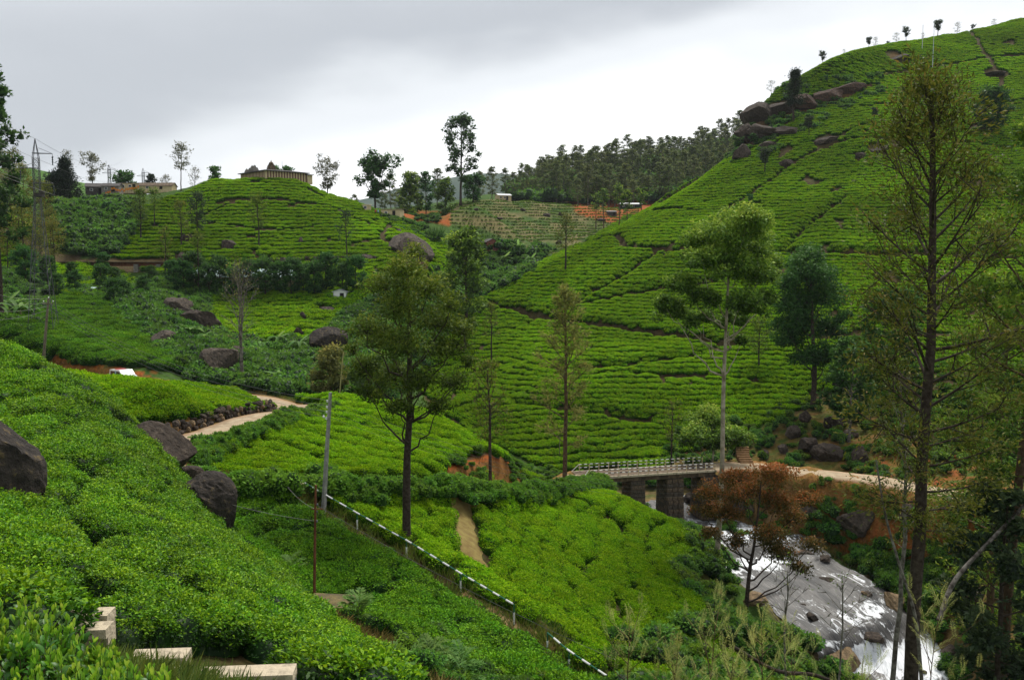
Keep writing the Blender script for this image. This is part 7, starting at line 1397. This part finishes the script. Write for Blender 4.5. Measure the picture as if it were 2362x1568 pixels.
for i, (u, v, h, lab) in enumerate([(20, 735, 3.6, 'tall banana plant at the left edge above the terrace'), (48, 742, 3.0, 'banana plant second from the left edge'), (-8, 742, 3.3, 'banana plant cut off by the left edge'), (70, 735, 2.4, 'smaller banana plant near the old wooden pole'), (445, 790, 3.4, 'banana plant in front of the dome boulder'), (470, 800, 2.6, 'low banana plant right of the one at the dome boulder'), (640, 808, 3.2, 'banana plant among scrub below the tea plot'), (690, 822, 3.2, 'banana plant beside the overhanging boulder'), (600, 818, 2.6, 'banana plant right of the bare tree'), (640, 895, 2.6, 'pale banana clump near the hairpin bend'), (585, 890, 2.4, 'small banana clump right of the bare trunk'), (1195, 590, 3.6, 'banana plant at the foot of the terraced field'), (1165, 612, 3.0, 'banana plant left of the one at the terraced field foot'), (1225, 618, 3.4, 'banana plant right at the foot of the terraced field')]):
    b = hit(u, v, 100 if u < 900 else 200, 175 if u < 900 else 300); banana(lab, b, h / 3.2 * (1.1 if u < 900 else 1.3), i * 0.9)
# spiky screw pine by the rock dome
b = hit(1003, 556, 190, 290); r = empty('screw_pine', b, 'large spiky dark shrub left of the terraced field', 'shrub'); o = tuft('fronds', 260, 3.6, 1.3, L_DEEP, 610, 0.22); o.parent = r; COL.objects.link(o); o.name = 'foliage'; o.location = (0, 0, 0.3)
obj('stem', new_mesh('stem', *tube([(0, 0, -0.3), (0, 0, 0.9)], [0.3, 0.2], 7), True, mats=[B_BROWN]), r)

# ---- pinnate fronds (tree fern like saplings, pale silver oak tops)
def frond(L_, npair, leafl, lw, droop, rng, base_t=0.5, spread=0.9):
    s = np.linspace(0.12, 1, npair); mid = np.stack([0 * s, L_ * (s - 0.1 * s ** 2), L_ * (0.55 * s - droop * s ** 2)], 1); P_, D_, T_ = [], [], []
    for sd in (-1, 1):
        D_.append(np.stack([np.full(npair, sd * spread), np.full(npair, 0.75), np.full(npair, 0.12)], 1) + rng.normal(0, 0.12, (npair, 3))); P_.append(mid); T_.append(np.clip(base_t + rng.normal(0, 0.15, npair), 0, 1))
    ln = leafl * np.sin(PI * np.clip(0.15 + 0.8 * s, 0, 1)) ** 0.7; P_ = np.concatenate(P_); D_ = np.concatenate(D_); ln = np.tile(ln, 2)
    return leaf_quads(P_, D_, np.array([0, 0, 1.0]) + rng.normal(0, 0.2, (len(P_), 3)), ln, ln * lw, np.concatenate(T_))
def rotm(rx, rz):
    cx, sx, cz, sz = math.cos(rx), math.sin(rx), math.cos(rz), math.sin(rz)
    return np.array([[cz, -sz, 0], [sz, cz, 0], [0, 0, 1]]) @ np.array([[1, 0, 0], [0, cx, -sx], [0, sx, cx]])
def sapling(name, label, base, Ht, seed, barkm, leafm, nfr, fl, npair, leafl, lw, droop, r0, h0=0.3, tilt=(0.1, 0.7), lean=(0, 0), cat='tree', branches=False):
    rng = np.random.default_rng(seed); r = empty(name, base, label, cat); t = np.linspace(0, 1, 9); TP = np.stack([lean[0] * Ht * t ** 1.3 + 0.02 * Ht * np.sin(t * 5 + seed), lean[1] * Ht * t, Ht * t], 1); TR = r0 * (1 - 0.85 * t)
    V_, F_ = tube(TP, TR, 7); VV, FF = [V_], [F_]; nb = len(V_); parts = []; ga = rng.uniform(0, 6)
    stems = [(TP, h0, 1.0)]
    if branches:
        for i in range(branches):
            h = h0 + (0.9 - h0) * (i + 0.5) / branches; p = np.array([np.interp(h, t, TP[:, k]) for k in range(3)]); ga += 2.4; el = rng.uniform(0.5, 0.95); ln = Ht * 0.26 * (1.15 - h * 0.7) * rng.uniform(0.8, 1.2); d = np.array([math.cos(ga) * math.cos(el), math.sin(ga) * math.cos(el), math.sin(el)]); s = np.linspace(0, 1, 6)[:, None]
            Q = p + d * ln * s + np.array([0, 0, 0.18 * ln]) * s ** 2; v2, f2 = tube(Q, r0 * 0.4 * (1 - 0.8 * s[:, 0]), 4); VV.append(v2); FF.append(f2 + nb); nb += len(v2); stems.append((Q, 0.25, 0.8))
    obj('trunk', new_mesh('trunk', np.concatenate(VV), np.concatenate(FF), True, mats=[barkm]), r)
    for Q, hh, sc in stems:
        tq = np.linspace(0, 1, len(Q)); n_ = int(nfr * sc) if branches else nfr
        for i in range(n_):
            h = hh + (1.0 - hh) * (i + rng.uniform()) / n_; p = np.array([np.interp(h, tq, Q[:, k]) for k in range(3)]); ga += 2.4 + rng.normal(0, 0.3)
            v2, f2, t2 = frond(fl * rng.uniform(0.7, 1.1) * sc * (1.15 - 0.4 * h), npair, leafl * sc, lw, droop, rng, 0.35 + 0.35 * rng.uniform() + 0.2 * h); Rm = rotm(tilt[0] + (tilt[1] - tilt[0]) * h + rng.normal(0, 0.15), ga); parts.append((v2 @ Rm.T + p, f2, t2))
            mid = np.array([[0, 0, 0], [0, fl * 0.5, fl * 0.2]]) @ Rm.T
    V_, F_, T_ = join(parts); obj('crown', new_mesh('crown', V_, F_, False, {'tint': T_}, [leafm]), r)
    return r
for i, (u, Y, vt, lean, lab) in enumerate([(1475, 17.5, 1400, -0.05, 'pale feathery sapling top leftmost of the bottom row'), (1640, 18.5, 1375, 0.02, 'tallest pale feathery sapling in the bottom row'), (1755, 18, 1408, 0.03, 'pale feathery sapling right of the tallest one'), (1860, 20, 1440, -0.02, 'thin pale feathery sapling before the tan rock slab'), (1560, 15.5, 1490, 0.05, 'low pale feathery sapling cut off by the bottom edge'), (2185, 18, 1352, 0.02, 'pale feathery sapling right of the big dark trunk'), (1700, 15, 1500, 0.0, 'dense pale feathery sapling at the bottom edge'), (1990, 17, 1500, 0.03, 'short pale feathery sapling in front of the cascade')]):
    b = ground_at(u, Y); Ht = ztop(u, vt, Y) - b[2]; b = b - np.array([0, 0, 0.1])
    sapling('silver_oak_sapling', lab, b, Ht, 700 + i, B_BROWN, L_PALE, 7, 0.74, 18, 0.11, 0.13, 0.22, 0.028, h0=0.66, tilt=(0.25, 0.95), lean=(lean, 0), branches=6)
for i, (u, v, Y, vt, nf, lab) in enumerate([(815, 1500, 33.5, 1372, 13, 'fern leaved sapling in front of the mossy concrete block'), (655, 1330, 41, 1285, 9, 'low fern leaved plant at the left of the dark tea field'), (985, 1568, 31, 1480, 20, 'dark fern leaved bush left of the pipe hollow'), (1060, 1590, 30.5, 1500, 16, 'dark fern leaved bush at the bottom centre'), (930, 1590, 30, 1510, 14, 'fern leaved bush under the iron pipe')]):
    b = ground_at(u, Y); Ht = max(0.5, ztop(u, vt, Y) - b[2] - 0.3); sapling('fern_sapling', lab, b, Ht, 720 + i, B_BROWN, L_FERN, nf, 1.15, 11, 0.32, 0.30, 0.45, 0.03, h0=0.55 if nf < 14 else 0.15, tilt=(-0.1, 0.6), cat='plant')
for i, (u, Y, vt, lab) in enumerate([(1960, 25, 1330, 'leafless thin sapling in front of the smooth stream'), (1830, 24, 1300, 'leafless forked sapling left of the cascade')]):
    b = ground_at(u, Y); Ht = ztop(u, vt, Y) - b[2]; plant('bare_sapling', lab, 'tree', tree_meshes('bare_sapling', B_GREY, L_OLIVE, Ht=Ht, r0=0.035, W=1.1, seed=740 + i, h0=0.72, nprim=12, nsec=3, env='oval', elev=(25, 60), nleaf=60, leaf=0.1, lw=0.3, clump=0.2, wob=0.02), b)
# fallen and leaning pale trunks on the right
def limb(label, pts, r0, r1, mt, name='leaning_trunk'):
    Q = smooth_line([tuple(at(*p)) for p in pts], 6); o = Q[0].copy(); prop(obj(name, new_mesh(name, *tube(Q - o, np.linspace(r0, r1, len(Q)), 7), True, mats=[mt]), None, o), label, 'tree trunk')
limb('pale leaning trunk crossing the right bank', [(2165, 1430, 41), (2200, 1340, 42), (2270, 1260, 43), (2361, 1165, 44), (2420, 1090, 45)], 0.13, 0.07, B_GREY)
limb('bent dark branch crossing low in front of the cascade', [(1690, 1490, 24), (1790, 1545, 24.5), (1880, 1556, 25), (1960, 1590, 25.5)], 0.05, 0.06, B_DARK, 'fallen_branch')
limb('thin pale curved trunk left of the big dark trunk', [(2125, 1568, 33), (2110, 1420, 33), (2070, 1290, 33.4), (2040, 1180, 33.8), (2020, 1060, 34)], 0.075, 0.03, B_GREY)

# ---- tea shoots close to the camera: leaves one by one
TL = []
for i, (tv, dr) in enumerate(((0.42, 0.25), (0.62, 0.1), (0.25, 0.4), (0.8, 0.05), (0.95, 0.0))):
    V_, F_, T_ = blade(0.105, 0.042, dr, 6, 0.16, tv); TL.append(new_mesh('tea_leaf', V_, F_, True, {'tint': T_}, [leafmat('tea_shoot_leaf', (0.012, 0.035, 0.012), (0.07, 0.19, 0.014), (0.19, 0.37, 0.02), 0.35, 0.4, 0.2, 0.3, None, tip=(0.34, 0.47, 0.05))]))
rng = np.random.default_rng(31); nl = 0
fg = [(30, 1395, 7.6), (95, 1440, 7.2), (165, 1492, 7.0), (235, 1520, 6.8), (310, 1556, 6.6), (60, 1470, 6.6), (140, 1530, 6.3), (375, 1592, 6.3), (-20, 1430, 7.0), (240, 1560, 6.0)]
for bi, (u, v, Y) in enumerate(fg):
    c = at(u, v, Y); r = empty('tea_bush', (c[0], c[1], c[2] - 0.9), ['tea bush at the left edge with the highest shoots', 'shoots of the tea bush next to the highest ones', 'tea bush shoots just under the upper concrete step', 'tea bush shoots below the second concrete step', 'tea bush shoots in front of the third concrete step', 'dark leaved near tea bush at the left edge', 'near tea bush shoots at the bottom under the steps', 'rightmost near tea bush shoots touching the lowest steps', 'near tea bush cut off by the left edge', 'lowest near tea bush shoots at the bottom edge'][bi], 'tea bush', 'tea bushes close to the steps')
    sv, sf, ns_ = [], [], 0; fol = []
    for k in range(26):
        a = rng.uniform(0, 6.28); rad = 0.42 * math.sqrt(rng.uniform()); top = np.array([rad * math.cos(a), rad * math.sin(a) * 0.8, 0.9 - 0.35 * rad + rng.uniform(-0.08, 0.07)]); root = top * np.array([0.3, 0.3, 0]) ; Q = [root, root * 0.4 + top * 0.6 - np.array([0, 0, 0.06]), top]
        vv, ff = tube(Q, [0.008, 0.005, 0.002], 4); sv.append(vv); sf.append(ff + ns_); ns_ += len(vv)
        for j in range(13):
            h = j / 13; p = top - np.array([0, 0, 0.30]) * h + rng.normal(0, 0.012, 3); az = j * 2.4 + a; el = 0.9 - 0.9 * h + rng.normal(0, 0.2); kind = (3 + rng.integers(0, 2)) if j < 2 else (1 if j < 5 else (0 if rng.uniform() < 0.6 else 2)); s = (0.55 + 0.09 * min(j, 6)) * rng.uniform(0.85, 1.15)
            if nl < 290 and j < 4 and k % 4 == 0 or (nl < 290 and j == 0):
                o = obj('leaf', TL[kind], r, p); o.rotation_euler = (el, rng.normal(0, 0.3), az); o.scale = (s, s, s); nl += 1
            else:
                V_, F_, T_ = blade(0.105 * s, 0.042 * s, (0.25, 0.1, 0.4, 0.05, 0)[kind], 5, 0.16, (0.42, 0.62, 0.25, 0.8, 0.95)[kind]); fol.append((V_ @ rotm(el, az).T + p, F_, T_))
    obj('stem', new_mesh('stem', np.concatenate(sv), np.concatenate(sf), True, mats=[B_BROWN]), r)
    V_, F_, T_ = join(fol); prop(obj('foliage', new_mesh('foliage', V_, F_, True, {'tint': T_}, TL[0].materials[:]), r), kind='stuff')
ridge_mesh('far_mountain', [(700, 470, 2400), (850, 455, 2450), (960, 425, 2500), (1040, 408, 2550), (1100, 396, 2600), (1165, 398, 2600), (1230, 412, 2600), (1400, 450, 2600), (1600, 500, 2600)], 700, (0.035, 0.06, 0.045), (0.06, 0.09, 0.06), 'blue hazy mountain in the middle of the skyline', 0.01, -94)
ridge_mesh('far_hill', [(-200, 420, 760), (-40, 392, 780), (40, 385, 800), (110, 400, 820), (200, 425, 840), (290, 440, 860), (420, 462, 880), (560, 480, 900)], 230, (0.05, 0.11, 0.02), (0.08, 0.16, 0.03), 'pale green distant hill on the left skyline', 0.03, -60)
V_ = [(-9000, -2000, -95), (9000, -2000, -95), (9000, 14000, -95), (-9000, 14000, -95)]
prop(obj('ground', new_mesh('ground', np.array(V_, float), np.array([[0, 1, 2, 3]]), False, mats=[solid('plain_cover', (0.04, 0.08, 0.02), (0.07, 0.12, 0.03), 0.01, 0.95)])), 'low country below the hills reaching the horizon', 'ground', kind='structure')

HZ = MB(); HZ.box((0, 6000, 105), (9100, 8100, 205))
M_HAZE, n_, o_ = mat('thin_haze'); vo = n_.nodes.new('ShaderNodeVolumePrincipled'); vo.inputs['Color'].default_value = (0.86, 0.92, 1.0, 1); vo.inputs['Density'].default_value = 0.00006; vo.inputs['Anisotropy'].default_value = 0.2; n_.links.new(vo.outputs[0], o_.inputs['Volume'])
prop(HZ.build('haze', M_HAZE), 'thin pale haze between the hills', 'haze', kind='stuff')
